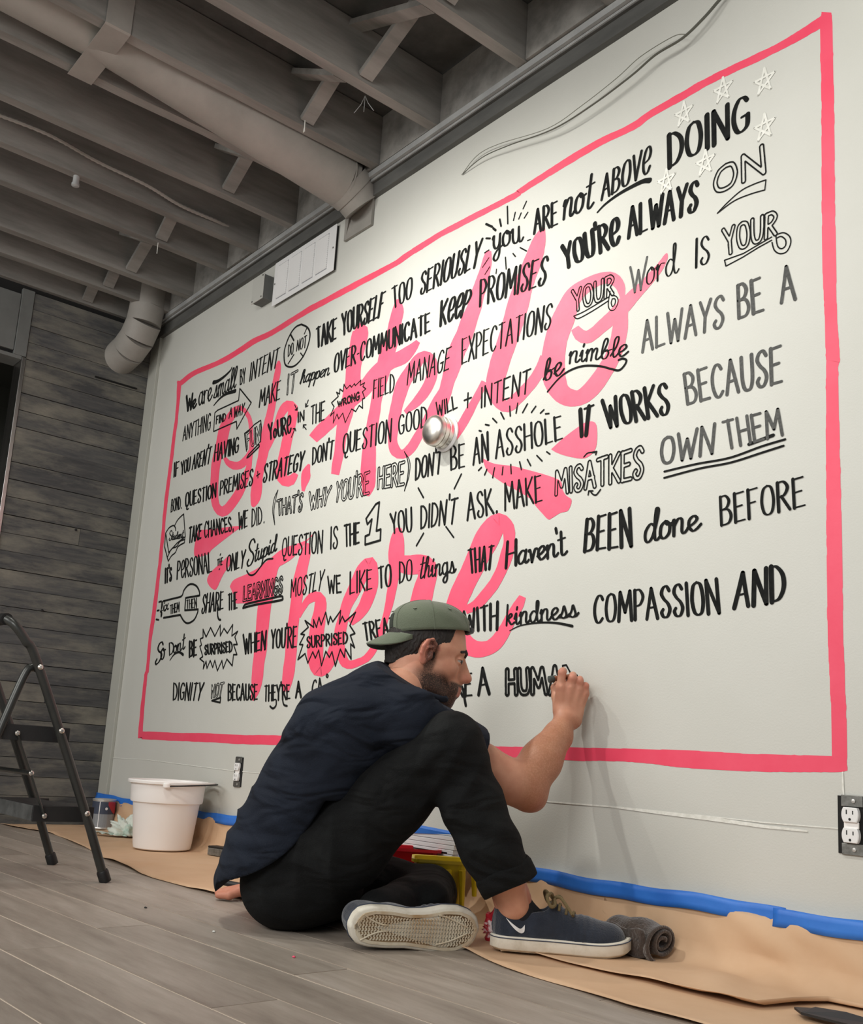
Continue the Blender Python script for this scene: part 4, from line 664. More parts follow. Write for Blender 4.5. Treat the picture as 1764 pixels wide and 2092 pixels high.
([394,411,413,411,436,411,464,411,496,411,529,412,563,412,599,412,633,412,667,411,699,411,727,412,754,412,781,412,808,412,836,413,863,413,890,412,918,412,946,413,974,413,1003,413,1026,413,1051,414,1075,414,1100,414,1126,413,1151,413,1177,413,1202,413,1227,412,1251,412,1274,412,1297,413,1319,414,1340,413,1365,413,1387,413,1407,414,1426,414,1445,415,1463,415,1483,415,1504,415,1526,415,1551,416,1579,416,1595,416,1611,415,1627,416,1644,416,1660,416,1678,415,1695,415,1713,415,1731,415,1749,415,1768,414,1787,414,1807,414,1826,414,1846,415,1866,415,1887,415,1908,414,1929,414,1951,413,1973,413,1987,413,2002,412,2016,412,2032,412,2047,412,2063,412,2079,412,2095,412,2112,412,2128,412,2145,411,2161,411,2178,411,2194,411,2211,411,2227,411,2244,410,2260,410,2276,410,2292,410,2307,410,2323,410,2338,410,2353,409,2367,409,2382,409,2395,410,2409,410,2422,409,2435,409,2448,409,2460,409,2471,409,2487,409,2503,409,2518,409,2532,409,2546,409,2560,409,2573,410,2586,410,2599,409,2611,410,2623,410,2635,410,2647,410,2658,410,2670,409,2681,410,2692,410,2703,410,2714,410,2724,410,2735,410,2746,410,2757,410,2769,410,2781,410,2793,411,2805,411,2816,411,2827,411,2838,411,2849,412,2860,412,2871,413,2882,413,2892,413,2902,413,2913,413,2923,414,2933,414,2943,415,2954,415,2964,415,2974,415,2984,415,2994,415,3004,415,3014,415,3024,415,3034,416,3044,416,3053,417,3063,417,3073,418,3082,418,3092,418,3101,418,3110,418,3120,418,3129,419,3138,419,3147,419,3156,419,3165,418,3174,419,3183,418,3192,418,3201,418,3209,418,3218,417,3227,417,3235,417,3244,416,3253,416,3261,415,3269,414,3278,414,3286,413,3294,413,3303,412,3311,412,3319,412,3327,412,3336,412,3344,411,3351,411,3359,411,3367,411,3374,411,3381,411,3389,411,3396,411,3404,411,3411,411,3418,411,3426,411,3433,411,3441,411,3449,411,3456,411,3464,411,3472,411,3481,411,3489,411,3496,412,3503,412,3510,412,3517,412,3524,412,3532,412,3539,412,3547,413,3555,413,3563,414,3571,414,3578,414,3586,414,3594,415,3601,415,3608,415,3616,416,3622,416,3629,416,3636,417,3642,417,3648,417,3653,417,3658,418,3663,418,3668,418,3672,418,3688,419,3697,420,3702,421,3704,422,3706,422],[388,447,407,446,431,446,459,447,491,447,524,447,559,447,594,447,628,447,662,447,694,446,721,446,748,446,775,446,802,446,829,447,857,447,884,448,912,448,940,449,969,449,998,449,1022,449,1046,449,1071,448,1097,448,1122,448,1148,448,1173,448,1198,448,1223,448,1247,448,1271,448,1293,448,1315,447,1336,447,1360,448,1382,448,1401,449,1420,450,1439,450,1458,450,1478,450,1499,450,1522,451,1548,451,1576,450,1592,451,1608,451,1625,451,1642,451,1659,451,1676,451,1693,451,1711,451,1729,451,1748,451,1767,450,1786,450,1805,449,1825,450,1845,450,1865,449,1886,449,1907,449,1928,448,1950,448,1972,448,1986,448,2001,448,2016,447,2031,447,2047,447,2062,447,2079,447,2095,447,2111,446,2128,446,2144,446,2161,446,2177,446,2194,446,2210,446,2227,446,2243,445,2259,445,2275,444,2291,444,2307,444,2322,444,2338,444,2352,444,2367,443,2381,443,2395,443,2409,443,2422,443,2435,443,2447,443,2459,443,2471,442,2487,442,2502,442,2517,442,2532,442,2546,442,2560,442,2573,442,2586,443,2599,443,2611,443,2623,443,2635,443,2646,442,2658,443,2669,443,2680,443,2691,443,2702,443,2713,442,2724,443,2734,443,2745,443,2756,443,2768,443,2780,444,2792,444,2804,444,2815,444,2826,444,2837,444,2848,445,2859,445,2870,446,2880,446,2891,446,2901,446,2912,447,2922,447,2932,447,2943,448,2953,448,2963,448,2973,448,2983,448,2994,448,3004,448,3014,448,3024,448,3033,448,3043,448,3053,449,3063,449,3072,449,3082,449,3091,449,3101,449,3110,449,3120,449,3129,449,3139,449,3148,450,3157,450,3166,450,3175,450,3184,450,3193,450,3202,450,3211,450,3220,450,3229,450,3238,450,3246,450,3255,450,3263,451,3272,451,3280,451,3289,451,3297,451,3305,451,3314,451,3322,451,3330,451,3338,451,3346,451,3354,451,3362,451,3369,450,3377,450,3384,450,3392,450,3399,450,3406,450,3413,450,3421,450,3428,449,3436,449,3443,449,3451,449,3458,449,3466,449,3474,448,3482,448,3491,448,3497,448,3504,448,3511,448,3518,449,3525,449,3533,449,3540,449,3548,449,3556,449,3564,449,3572,449,3579,449,3587,449,3595,450,3602,449,3609,449,3616,450,3623,450,3630,450,3637,450,3643,450,3649,450,3654,450,3659,450,3664,450,3668,450,3672,450,3688,450,3696,450,3699,451,3701,451,3704,451]),
([336,2145,337,2135,338,2124,339,2110,341,2095,344,2078,349,2060,352,2042,354,2024,355,2006,355,1989,356,1973,358,1958,359,1944,359,1930,357,1917,355,1904,354,1891,353,1876,353,1860,352,1844,352,1826,351,1806,352,1794,352,1781,352,1767,351,1754,351,1740,350,1725,350,1710,350,1695,349,1680,349,1664,348,1649,347,1633,347,1617,346,1600,345,1584,344,1568,343,1552,343,1536,344,1519,345,1505,346,1490,346,1476,345,1461,347,1445,349,1430,351,1414,353,1398,353,1382,353,1367,353,1351,353,1336,353,1321,354,1305,355,1290,355,1275,356,1261,356,1247,357,1233,358,1219,356,1206,355,1194,354,1177,354,1159,354,1142,354,1126,354,1110,353,1094,353,1079,352,1064,351,1050,350,1037,349,1023,350,1011,351,998,350,987,349,976,348,956,346,940,345,927,344,915,343,903,343,889,344,873,345,860,345,845,346,830,346,814,349,797,351,781,353,765,353,751,353,738,353,726,352,719,348,719,342,703,344,693,344,683,343,672,342,659,342,644,344,629,345,613,344,597,342,580,341,564,343,547,344,530,346,515,346,500,346,485,346,473,346,461,348,451,349,442,353,415,400,418],[387,2129,387,2120,387,2109,387,2096,388,2081,389,2065,390,2048,390,2031,390,2013,390,1996,391,1979,391,1963,391,1949,393,1934,395,1920,394,1907,393,1893,391,1880,389,1866,389,1851,389,1834,389,1816,390,1796,390,1783,390,1771,391,1757,390,1744,389,1730,388,1715,387,1701,388,1686,387,1670,386,1655,387,1639,386,1623,386,1607,385,1592,384,1575,385,1559,384,1543,383,1527,383,1511,384,1497,384,1483,384,1468,383,1453,383,1438,384,1423,386,1407,388,1391,391,1375,393,1360,394,1344,393,1329,391,1314,390,1299,392,1284,395,1269,396,1254,396,1240,394,1227,393,1214,393,1201,392,1188,393,1171,392,1153,392,1136,394,1120,394,1104,394,1088,394,1073,394,1058,394,1044,393,1031,393,1017,392,1005,392,993,392,981,391,971,391,950,388,935,387,921,385,910,384,898,382,885,380,869,379,856,379,842,381,827,383,811,384,794,386,778,386,763,386,748,387,735,388,724,388,713,381,712,376,699,378,691,379,681,379,669,381,656,380,642,380,627,380,611,381,595,383,578,384,562,385,545,387,529,389,513,390,498,391,484,392,471,394,460,396,450,396,442,399,416,355,423]),
]

def cr(p): return crom(p, 6)
def arc(*a): return ('~',) + a
OV = ('~', (.26, 1), (.1, .9), (.02, .6), (.02, .35), (.1, .08), (.26, 0), (.42, .08), (.5, .35), (.5, .62), (.42, .92), (.26, 1))
FONT = {
 'A': (.54, [((0, 0), (.25, 1)), ((.25, 1), (.52, 0)), ((.1, .36), (.44, .38))]),
 'B': (.48, [((.02, 0), (.02, 1)), arc((.0, .99), (.25, 1), (.4, .8), (.28, .58), (.02, .53)), arc((.02, .53), (.34, .5), (.47, .26), (.34, .03), (0, 0))]),
 'C': (.48, [arc((.46, .84), (.36, .98), (.2, .97), (.05, .7), (.03, .35), (.14, .05), (.3, .0), (.46, .14))]),
 'D': (.48, [((.02, 0), (.02, 1)), arc((0, .99), (.22, .97), (.44, .72), (.46, .36), (.28, .06), (0, 0))]),
 'E': (.44, [((.02, 1), (.02, 0)), ((0, .98), (.42, 1)), ((.02, .52), (.34, .54)), ((0, .01), (.44, .02))]),
 'F': (.42, [((.02, 1), (.02, 0)), ((0, .98), (.42, 1)), ((.02, .52), (.32, .54))]),
 'G': (.52, [arc((.46, .86), (.36, .98), (.2, .97), (.05, .7), (.03, .35), (.14, .05), (.3, .0), (.46, .12), (.48, .42)), ((.28, .42), (.52, .44))]),
 'H': (.5, [((.02, 0), (.02, 1)), ((.48, 0), (.48, 1)), ((.02, .5), (.48, .52))]),
 'I': (.1, [((.05, 0), (.05, 1))]),
 'K': (.48, [((.02, 0), (.02, 1)), ((.46, 1), (.04, .46)), ((.1, .52), (.48, 0))]),
 'L': (.42, [((.02, 1), (.02, 0)), ((0, .01), (.42, .03))]),
 'M': (.66, [((.0, 0), (.08, 1)), ((.08, 1), (.33, .3)), ((.33, .3), (.58, 1)), ((.58, 1), (.66, 0))]),
 'N': (.5, [((.02, 0), (.02, 1)), ((.02, 1), (.48, 0)), ((.48, 0), (.48, 1))]),
 'O': (.52, [OV]),
 'P': (.44, [((.02, 0), (.02, 1)), arc((0, .99), (.26, 1), (.43, .76), (.28, .5), (.02, .45))]),
 'Q': (.52, [OV, arc((.24, .02), (.24, -.16), (.34, -.24), (.5, -.2))]),
 'R': (.48, [((.02, 0), (.02, 1)), arc((0, .99), (.26, 1), (.42, .78), (.28, .54), (.02, .48)), ((.16, .5), (.48, 0))]),
 'S': (.44, [arc((.42, .84), (.3, .99), (.13, .94), (.05, .76), (.16, .58), (.34, .42), (.42, .22), (.3, .01), (.12, .0), (.03, .14), (.1, .24))]),
 'T': (.48, [((.24, 0), (.24, 1)), ((0, .98), (.48, 1))]),
 'U': (.48, [arc((.02, 1), (.02, .35), (.1, .06), (.24, 0), (.38, .06), (.46, .35), (.46, 1))]),
 'V': (.5, [((0, 1), (.25, 0)), ((.25, 0), (.5, 1))]),
 'W': (.7, [((0, 1), (.17, 0)), ((.17, 0), (.35, .72)), ((.35, .72), (.52, 0)), ((.52, 0), (.7, 1))]),
 'X': (.46, [((0, 1), (.46, 0)), ((.46, 1), (0, 0))]),
 'Y': (.48, [((0, 1), (.24, .48)), ((.48, 1), (.24, .48)), ((.24, .5), (.22, 0))]),
 "'": (.02, [((.0, 1.22), (.02, 1.02))]),
 '-': (.2, [((.0, .46), (.2, .47))]),
 '.': (.1, [((.05, 0), (.06, .04))]),
 ',': (.1, [((.06, .06), (.02, -.12))]),
 '@': (.46, [arc((.06, .44), (.36, .52), (.45, .76), (.34, .98), (.16, .93), (.04, .6), (.05, .25), (.18, .02), (.34, .04), (.46, .22))]),
 'a': (.5, [arc((.36, .48), (.2, .56), (.04, .36), (.04, .12), (.15, 0), (.3, .14), (.37, .5)), arc((.38, .55), (.34, .16), (.4, 0), (.52, .1))]),
 'b': (.46, [arc((0, .1), (.12, .35), (.26, .82), (.2, 1), (.1, .85), (.05, .3), (.12, .02), (.27, .03), (.35, .25), (.27, .42), (.2, .36), (.48, .42))]),
 'c': (.4, [arc((.34, .48), (.2, .56), (.05, .36), (.05, .12), (.17, 0), (.38, .14))]),
 'd': (.54, [arc((.36, .44), (.2, .55), (.04, .36), (.04, .12), (.15, 0), (.3, .16), (.43, .7), (.46, .98), (.38, 1.0), (.35, .6), (.37, .12), (.45, 0), (.56, .1))]),
 'e': (.42, [arc((.0, .16), (.22, .28), (.34, .44), (.25, .56), (.09, .44), (.05, .2), (.15, 0), (.28, .03), (.44, .18))]),
 'f': (.4, [arc((0, .1), (.2, .45), (.3, .9), (.23, 1.), (.14, .8), (.12, -.3), (.2, -.36), (.24, -.1), (.16, .1), (.4, .18))]),
 'g': (.5, [arc((.36, .48), (.2, .56), (.04, .36), (.05, .1), (.17, 0), (.33, .16), (.37, .52)), arc((.37, .55), (.33, -.2), (.18, -.42), (.06, -.28), (.22, -.08), (.5, .1))]),
 'h': (.5, [arc((0, .05), (.18, .5), (.25, .92), (.17, 1), (.1, .8), (.05, 0)), arc((.06, .25), (.18, .5), (.3, .55), (.34, .4), (.32, .08), (.4, 0), (.52, .1))]),
 'i': (.28, [arc((0, .3), (.1, .55), (.09, .12), (.16, 0), (.28, .12)), ((.13, .74), (.15, .84))]),
 'k': (.46, [((.05, 0), (.1, 1)), arc((.06, .28), (.25, .54), (.33, .44), (.13, .28)), arc((.13, .28), (.3, .02), (.46, .1))]),
 'l': (.3, [arc((0, .1), (.2, .5), (.27, .9), (.19, 1), (.1, .8), (.1, .2), (.17, 0), (.3, .12))]),
 'm': (.66, [arc((0, .4), (.06, .55), (.05, .3), (.04, 0)), arc((.05, .3), (.18, .55), (.27, .5), (.25, 0)), arc((.26, .3), (.4, .55), (.49, .48), (.46, .1), (.54, 0), (.66, .1))]),
 'n': (.5, [arc((0, .4), (.06, .55), (.05, .3), (.04, 0)), arc((.05, .3), (.2, .55), (.33, .5), (.31, .1), (.38, 0), (.5, .12))]),
 'o': (.44, [arc((.2, .56), (.05, .42), (.03, .12), (.16, 0), (.32, .14), (.34, .42), (.22, .56), (.26, .44), (.46, .48))]),
 'p': (.46, [arc((0, .4), (.1, .55), (.06, .1), (.0, -.45)), arc((.06, .28), (.2, .55), (.36, .48), (.35, .14), (.22, 0), (.08, .08)), arc((.3, .05), (.48, .12))]),
 'r': (.38, [arc((0, .4), (.06, .55), (.05, .3), (.05, 0)), arc((.05, .3), (.18, .52), (.36, .5))]),
 's': (.42, [arc((0, .06), (.14, .32), (.22, .58), (.28, .34), (.3, .12), (.18, 0), (.05, .06)), arc((.18, 0), (.32, .03), (.44, .16))]),
 't': (.36, [arc((.2, 1), (.16, .5), (.13, .1), (.21, 0), (.36, .12)), ((.02, .68), (.36, .73))]),
 'u': (.5, [arc((0, .45), (.06, .55), (.04, .15), (.14, 0), (.28, .12), (.34, .55)), arc((.34, .55), (.32, .1), (.39, 0), (.5, .12))]),
 'v': (.4, [arc((0, .48), (.07, .5), (.16, 0)), arc((.16, 0), (.3, .5), (.42, .5))]),
 'x': (.44, [arc((0, .48), (.1, .52), (.3, .02), (.44, .08)), ((.36, .55), (.02, 0))]),
 'y': (.46, [arc((0, .45), (.06, .55), (.05, .2), (.15, .03), (.3, .16), (.36, .55)), arc((.36, .55), (.3, -.2), (.15, -.44), (.04, -.32), (.18, -.08), (.48, .1))]),
}
DEP = [0]
def dstep():
    DEP[0] += 1
    return .0010 + (DEP[0] % 120)*6e-6
def ribbon(mb, pts, hw, y):
    """flat painted stroke on the wall: pts (x,z) in metres, half widths"""
    p = np.array(pts, float)
    keep = [0] + [i for i in range(1, len(p)) if np.hypot(*(p[i]-p[i-1])) > 1e-5]
    p = p[keep]; hw = np.asarray(hw, float)[keep]
    n = len(p)
    if n < 2: return
    t = np.gradient(p, axis=0); t /= np.linalg.norm(t, axis=1)[:, None] + 1e-12
    nn = np.stack([-t[:, 1], t[:, 0]], 1)
    L = p + nn*hw[:, None]; R = p - nn*hw[:, None]
    yy = y
    v = [(a[0], -yy-4e-6*i/n, a[1]) for i, a in enumerate(L)] + [(a[0], -yy-4e-6*i/n, a[1]) for i, a in enumerate(R)]
    f = [(i+n, i+1+n, i+1, i) for i in range(n-1)]
    mb.add(v, f)
    for i, s in ((0, -1), (n-1, 1)):          # rounded ends
        c = p[i]; a0 = math.atan2(nn[i][1], nn[i][0]); vs = []
        for k in range(7):
            a = a0 - s*math.pi*k/6
            vs.append((c[0]+math.cos(a)*hw[i], -yy-(5e-6 if s > 0 else -1e-6), c[1]+math.sin(a)*hw[i]))
        mb.add(vs, [tuple(range(7)) if s > 0 else tuple(range(7))[::-1]])

def word_strokes(text, B):
    bl, br, tr, tl = [np.array(B[i:i+2], float)/1000 for i in (0, 2, 4, 6)]
    gap = .16 if text.upper() == text else .0
    if text in ('YoUR@',): gap = .13
    adv = [FONT[c][0] for c in text]
    tot = sum(adv) + gap*(len(text)-1)
    hgt = np.linalg.norm(tl-bl); x = 0; out = []
    for c, a in zip(text, adv):
        jr = RNG.uniform(-.02, .02, 2)
        for st in FONT[c][1]:
            sm = st[0] == '~'
            pts = list(st[1:]) if sm else list(st)
            pts = cr(pts) if sm else np.array([np.array(pts[0])*(1-t)+np.array(pts[1])*t for t in (0, .5, 1)])
            q = []
            for px, py in pts:
                s = (x+px)/tot; v = py + jr[0]*.6 + (jr[1]*.3)*s
                q.append((bl*(1-s)+br*s)*(1-v)+(tl*(1-s)+tr*s)*v)
            d = np.gradient(pts, axis=0)
            down = np.abs(d[:, 1])/(np.linalg.norm(d, axis=1)+1e-9)
            drop = np.where(d[:, 1] < 0, 1, .0)
            out.append((np.array(q), down, sm))
        x += a + gap
    return out, hgt

def contour_segments(strokes, r, step):
    """outline of the union of round strokes: marching squares on the distance field"""
    allp = np.concatenate([s[0] for s in strokes]); lo = allp.min(0)-r-3*step; hi = allp.max(0)+r+3*step
    nx = int((hi[0]-lo[0])/step)+1; nz = int((hi[1]-lo[1])/step)+1
    X, Z = np.meshgrid(lo[0]+np.arange(nx)*step, lo[1]+np.arange(nz)*step, indexing='ij')
    D = np.full(X.shape, 9.)
    for q, _, _ in strokes:
        for a, b in zip(q[:-1], q[1:]):
            ab = b-a; t = np.clip(((X-a[0])*ab[0]+(Z-a[1])*ab[1])/(ab@ab+1e-12), 0, 1)
            D = np.minimum(D, np.hypot(X-a[0]-t*ab[0], Z-a[1]-t*ab[1]))
    F = D-r; segs = []
    s = F < 0
    for i, j in zip(*np.nonzero((s[:-1, :-1] ^ s[1:, :-1]) | (s[:-1, :-1] ^ s[:-1, 1:]) | (s[:-1, :-1] ^ s[1:, 1:]))):
        c = [(i, j), (i+1, j), (i+1, j+1), (i, j+1)]; pts = []
        for k in range(4):
            a, b = c[k], c[(k+1) % 4]; fa, fb = F[a], F[b]
            if (fa < 0) != (fb < 0):
                t = fa/(fa-fb); pts.append((lo[0]+(a[0]+t*(b[0]-a[0]))*step, lo[1]+(a[1]+t*(b[1]-a[1]))*step))
        for k in range(0, len(pts)-1, 2): segs.append((pts[k], pts[k+1]))
    return segs

# pink brush lettering first, then the black words over it
for k, B in enumerate(BORDER):
    mb = MB(); l = np.array(B[0]).reshape(-1, 2)/1000; r = np.array(B[1]).reshape(-1, 2)/1000; y = .0004+k*.00003; n = len(l)
    mb.add([(a[0], -y, a[1]) for a in l]+[(a[0], -y, a[1]) for a in r], [(i, i+1, i+1+n, i+n) for i in range(n-1)])
    tag(mb.build('painted_border', M['pink2'], wall), 'pink hand-painted border line')
q = 0
for letter in BRUSH:
    mb = MB()
    for l, r in letter:
        l = np.array(l).reshape(-1, 2)/1000; r = np.array(r).reshape(-1, 2)/1000; n = len(l); y = .0005+q*.000014; q += 1
        mb.add([(a[0], -y-1.2e-5*i/n, a[1]) for i, a in enumerate(l)]+[(a[0], -y-1.2e-5*i/n, a[1]) for i, a in enumerate(r)], [(i, i+1, i+1+n, i+n) for i in range(n-1)])
    tag(mb.build('brush_letter', M['pink'], wall), 'large pink brushed letter')
for B in BLOTS:
    p = np.array(B).reshape(-1, 2)/1000; y = .0005+q*.000014; q += 1
    pp = np.array([p[i] for i in range(len(p))]+[p[0]]); pp = crom(pp, 4)[:-1]
    tag(mk('brush_stroke', [(a[0], -y, a[1]) for a in pp], [tuple(range(len(pp)))], M['pink'], wall), 'pink brush stroke')
for text, st, wt, B in WORDS:
    strokes, hgt = word_strokes(text, B)
    mb = MB(); wt = wt/1000
    if 'o' in st:
        width = np.hypot(B[2]-B[0], B[3]-B[1])/1000
        r = min(hgt*.088, width/len(text)*.135)
        for a, b in contour_segments(strokes, r, max(.0014, hgt/60)):
            a = np.array(a); b = np.array(b); d = b-a; L = np.hypot(*d)
            if L < 1e-6: continue
            d /= L; n = np.array([-d[1], d[0]])*wt*.5; a2 = a-d*wt*.3; b2 = b+d*wt*.3; y = dstep()
            mb.add([(p[0], -y, p[1]) for p in (a2-n, b2-n, b2+n, a2+n)], [(0, 1, 2, 3)])
        lab = 'black outlined hand lettering'
    else:
        lo = {'t': .8, '': .8, 'b': .5, 'B': .45}[st]
        for pts, down, sm in strokes:
            hw = wt*.5*(lo+(1.08-lo)*down**1.3)*RNG.uniform(.92, 1.06)
            ribbon(mb, pts, hw, dstep())
        lab = None
    xm = (B[0]+B[2])/2000
    soft = (xm > 3.02 and B[1] > 950 and st == '') 
    o = mb.build('lettered_word', M['ink_soft'] if soft else M['ink'], wall)
    if lab: tag(o, lab)
for k, wt, B in LINES:
    p = np.array(B, float).reshape(-1, 2)/1000
    if k in 'sT': p = crom(p, 8)
    else:
        p = np.concatenate([np.linspace(a, b, 2) for a, b in zip(p[:-1], p[1:])])
    mb = MB(); hw = np.full(len(p), wt/2000)
    if k == 'T': hw = hw*np.linspace(1.15, .35, len(p))
    if k == 'l':
        for i in range(0, len(p)-1, 2): ribbon(mb, p[i:i+2], hw[i:i+2], dstep())
    else: ribbon(mb, p, hw, dstep())
    mb.build('lettering_mark', M['ink'], wall)
# pale chalk stars and scuff lines
for u, v in (3.2974,2.0830, ), (3.4148,2.0902, ), (3.5308,2.0517, ), (3.5305,1.9278, ), (3.3647,1.9105, ), (3.2451,1.9126, ):
    mb = MB(); r = .035; pts = [(u+r*math.sin(a)*.8, v+r*math.cos(a)) for a in (0, 2.513, 5.027, 1.257, 3.77, 6.283)]
    for a, b in zip(pts[:-1], pts[1:]): ribbon(mb, [a, b], [.0035, .0022], dstep())
    mb.build('chalk_star', M['chalk'], wall)
mb = MB()
ln = [(0.0612,0.3170), (0.4719,0.3232), (1.2709,0.3106), (1.4893,0.3118)]
ribbon(mb, ln, [.0012]*4, dstep())
ln = [(2.7827,0.3068), (2.9577,0.3088), (3.1159,0.3106), (3.2597,0.3079), (3.3908,0.3053), (3.5223,0.3000), (3.6211,0.2990)]
ribbon(mb, ln, [.0012, .0018, .002, .004, .0045, .0035, .0018], dstep())
ln = [(3.3527,0.3107), (3.5223,0.3080), (3.6933,0.3102)]
ribbon(mb, ln, [.0008, .0015, .001], dstep())
ln = [(3.6983,0.4189), (3.6987,0.3867), (3.7004,0.3698)]
ribbon(mb, ln, [.0016, .002, .001], dstep())
mb.build('chalk_line', M['chalk'], wall)

# ---------------------------------------------------------------- wall fittings
def wall_frame(x, zz, y=0): return Matrix.Translation((x, -y, zz)) @ Matrix.Rotation(math.pi/2, 4, 'X')   # local z points out of the wall (-y)
t = tag(empty('chrome_wall_fitting', (2.4109,1.4092, 0)), 'round polished metal dome fitting on the mural wall', 'fitting')
fx, fz = 2.4160,1.4048
t.location = (fx, 0, fz)
F0 = Matrix.Rotation(math.pi/2, 4, 'X')
MB().lathe([(.056, .0), (.057, .006), (.05, .012), (.047, .013)], n=40, M=F0).build('flange', M['white'], t, smooth=True)
MB().lathe([(.042, .012), (.05, .014), (.05, .026), (.047, .028)], n=40, M=F0).build('base_ring', M['chrome'], t, smooth=True)
MB().lathe([(.042, .029), (.05, .031), (.0495, .043), (.047, .0445)], n=40, M=F0).build('middle_ring', M['chrome'], t, smooth=True)
MB().lathe([(.043, .0455), (.05, .047), (.049, .058), (.045, .066), (.035, .073), (.02, .077), (.0, .078)], n=40, M=F0).build('dome', M['chrome'], t, smooth=True)
# return air grille
t = empty('air_vent', (1.4743,-0.0000,2.3381))
vx0, vz0, vx1, vz1 = 1.232, 2.228, 1.69, 2.425
t.location = (vx0, 0, vz0); tag(t, 'white louvred air grille high on the mural wall under the ledge', 'vent')
Wv, Hv = vx1-vx0, vz1-vz0
fr = MB().box((0, -.016, 0), (Wv, -.012, Hv), bev=.002)
fr.build('face_plate', M['white'], t)
MB().box((.012, -.012, .01), (Wv-.006, 0, Hv-.004)).build('duct_neck', M['dark'], t)
for c in range(4):
    x0 = .034 + c*(Wv-.06)/4; cw = (Wv-.06)/4-.022
    col = MB().box((x0, -.0166, .022), (x0+cw, -.0158, Hv-.022))
    col.build('slot_recess', M['slot'], t)
    for i in range(17):
        zz = .026 + i*(Hv-.052)/17
        MB().add([(x0-.006, -.0162, zz), (x0+cw, -.0162, zz), (x0+cw, -.0215, zz+.006), (x0-.002, -.0215, zz+.006), (x0, -.0162, zz+.009), (x0+cw, -.0162, zz+.009)], [(0,1,2,3), (3,2,5,4), (0,3,4), (1,5,2)]).build('louvre', M['white'], t)
for x, zz in ((.012, Hv*.5), (Wv-.012, Hv*.5)):
    MB().lathe([(.004, .016), (.004, .0175), (.001, .0182)], n=10, M=F0).build('screw', M['zinc'], t).location = (x, 0, zz)
# junction box
jx0, jz0, jx1, jz1 = 1.118, 2.268, 1.205, 2.378
t = tag(empty('junction_box', (jx0, 0, jz0)), 'small grey junction box left of the air grille', 'electrical box')
MB().box((0, -.046, 0), (jx1-jx0, 0, jz1-jz0), bev=.003).build('box_body', M['header'], t)
MB().box((-.003, -.051, -.003), (jx1-jx0+.003, -.0465, jz1-jz0+.003), bev=.002).build('cover_plate', mat('light_box_cover', srgb(188, 188, 182), .5), t)
for x, zz in ((.006, .006), (jx1-jx0-.006, jz1-jz0-.006), (jx1-jx0-.006, .006)):
    MB().lathe([(.004, .051), (.004, .0525), (.001, .053)], n=10, M=F0).build('screw', M['zinc'], t).location = (x, 0, zz)

def outlet(cx, cz, label):
    t = tag(empty('power_outlet', (cx, 0, cz)), label, 'outlet')
    MB().box((-.03, -.002, -.055), (.03, 0, .055)).build('box_opening', M['dark'], t)
    for s in (-1, 1):
        y = MB().box((-.022, -.0045, s*.046-.011), (.022, -.0022, s*.046+.011), bev=.001)
        y.build('mounting_strap', M['zinc'], t)
        MB().lathe([(.004, .0045), (.004, .0065), (.001, .007)], n=10, M=F0).build('screw', M['tinmetal'], t).location = (.004, 0, s*.046)
        # receptacle face: rounded sides, flat top and bottom
        pts = []
        for a in np.linspace(-40, 40, 9): pts.append((.0172*math.cos(math.radians(a)), .0190*math.sin(math.radians(a))))
        for a in np.linspace(140, 220, 9): pts.append((.0172*math.cos(math.radians(a)), .0190*math.sin(math.radians(a))))
        n = len(pts); zc = s*.0195
        vs = [(x, -.004, zc+q*1.15) for x, q in pts] + [(x, -.0125, zc+q*1.15) for x, q in pts] + [(x*.9, -.0135, zc+q*1.05) for x, q in pts]
        fs = [tuple(range(2*n, 3*n))] + [(i, (i+1) % n, n+(i+1) % n, n+i) for i in range(n)] + [(n+i, n+(i+1) % n, 2*n+(i+1) % n, 2*n+i) for i in range(n)]
        face = mk('receptacle', vs, fs, M['white'], t)
        for x, h in ((-.0064, .0085), (.0064, .007)):
            MB().box((x-.0011, -.0139, zc+.001), (x+.0011, -.0132, zc+.001+h)).build('slot', M['black'], face)
        MB().lathe([(.0026, .0132), (.0026, .0139)], n=12, M=F0).build('ground_hole', M['black'], face).location = (0, 0, zc-.0085)
    MB().box((-.015, -.008, -.006), (.015, -.004, .006), bev=.001).build('bridge', M['offwhite'], t)
    return t
outlet(3.7173,0.3188, 'uncovered duplex outlet at the lower right of the mural wall')
outlet(1.3017,0.3083, 'small uncovered duplex outlet behind the sitting man')
# hanging cable in front of the wall
c1 = [(2.4160,-0.0040,2.3084), (2.5308,-0.0200,2.3098), (2.6661,-0.0300,2.2834), (2.8588,-0.0350,2.2407), (3.0093,-0.0350,2.2414), (3.1479,-0.0350,2.2588), (3.2294,-0.0350,2.2773), (3.3153,-0.0350,2.2772), (3.3787,-0.0300,2.3040), (3.4267,-0.0200,2.3417), (3.5068,-0.0100,2.3839)]
c2 = [(2.4160,-0.0040,2.3084), (2.4968,-0.0120,2.3367), (2.6039,-0.0150,2.3258), (2.8235,-0.0200,2.2690), (2.9581,-0.0200,2.2758), (3.0834,-0.0200,2.2947), (3.1678,-0.0200,2.3162), (3.2728,-0.0200,2.3152), (3.3191,-0.0300,2.2894)]
t = empty('hanging_cable', c1[0]); tag(t, 'thin grey looped cable hanging across the top of the mural wall', 'cable')
MB().tube([tuple(np.array(p)-np.array(c1[0])) for p in crom(c1, 6)], list(np.linspace(.0012, .0045, 61)), n=6).build('cable', mat('grey_cable', srgb(86, 86, 78), .6), t, smooth=True)
MB().tube([tuple(np.array(p)-np.array(c1[0])) for p in crom(c2, 6)], .0012, n=5).build('thin_wire', mat('pale_wire', srgb(120, 120, 110), .6), t, smooth=True)

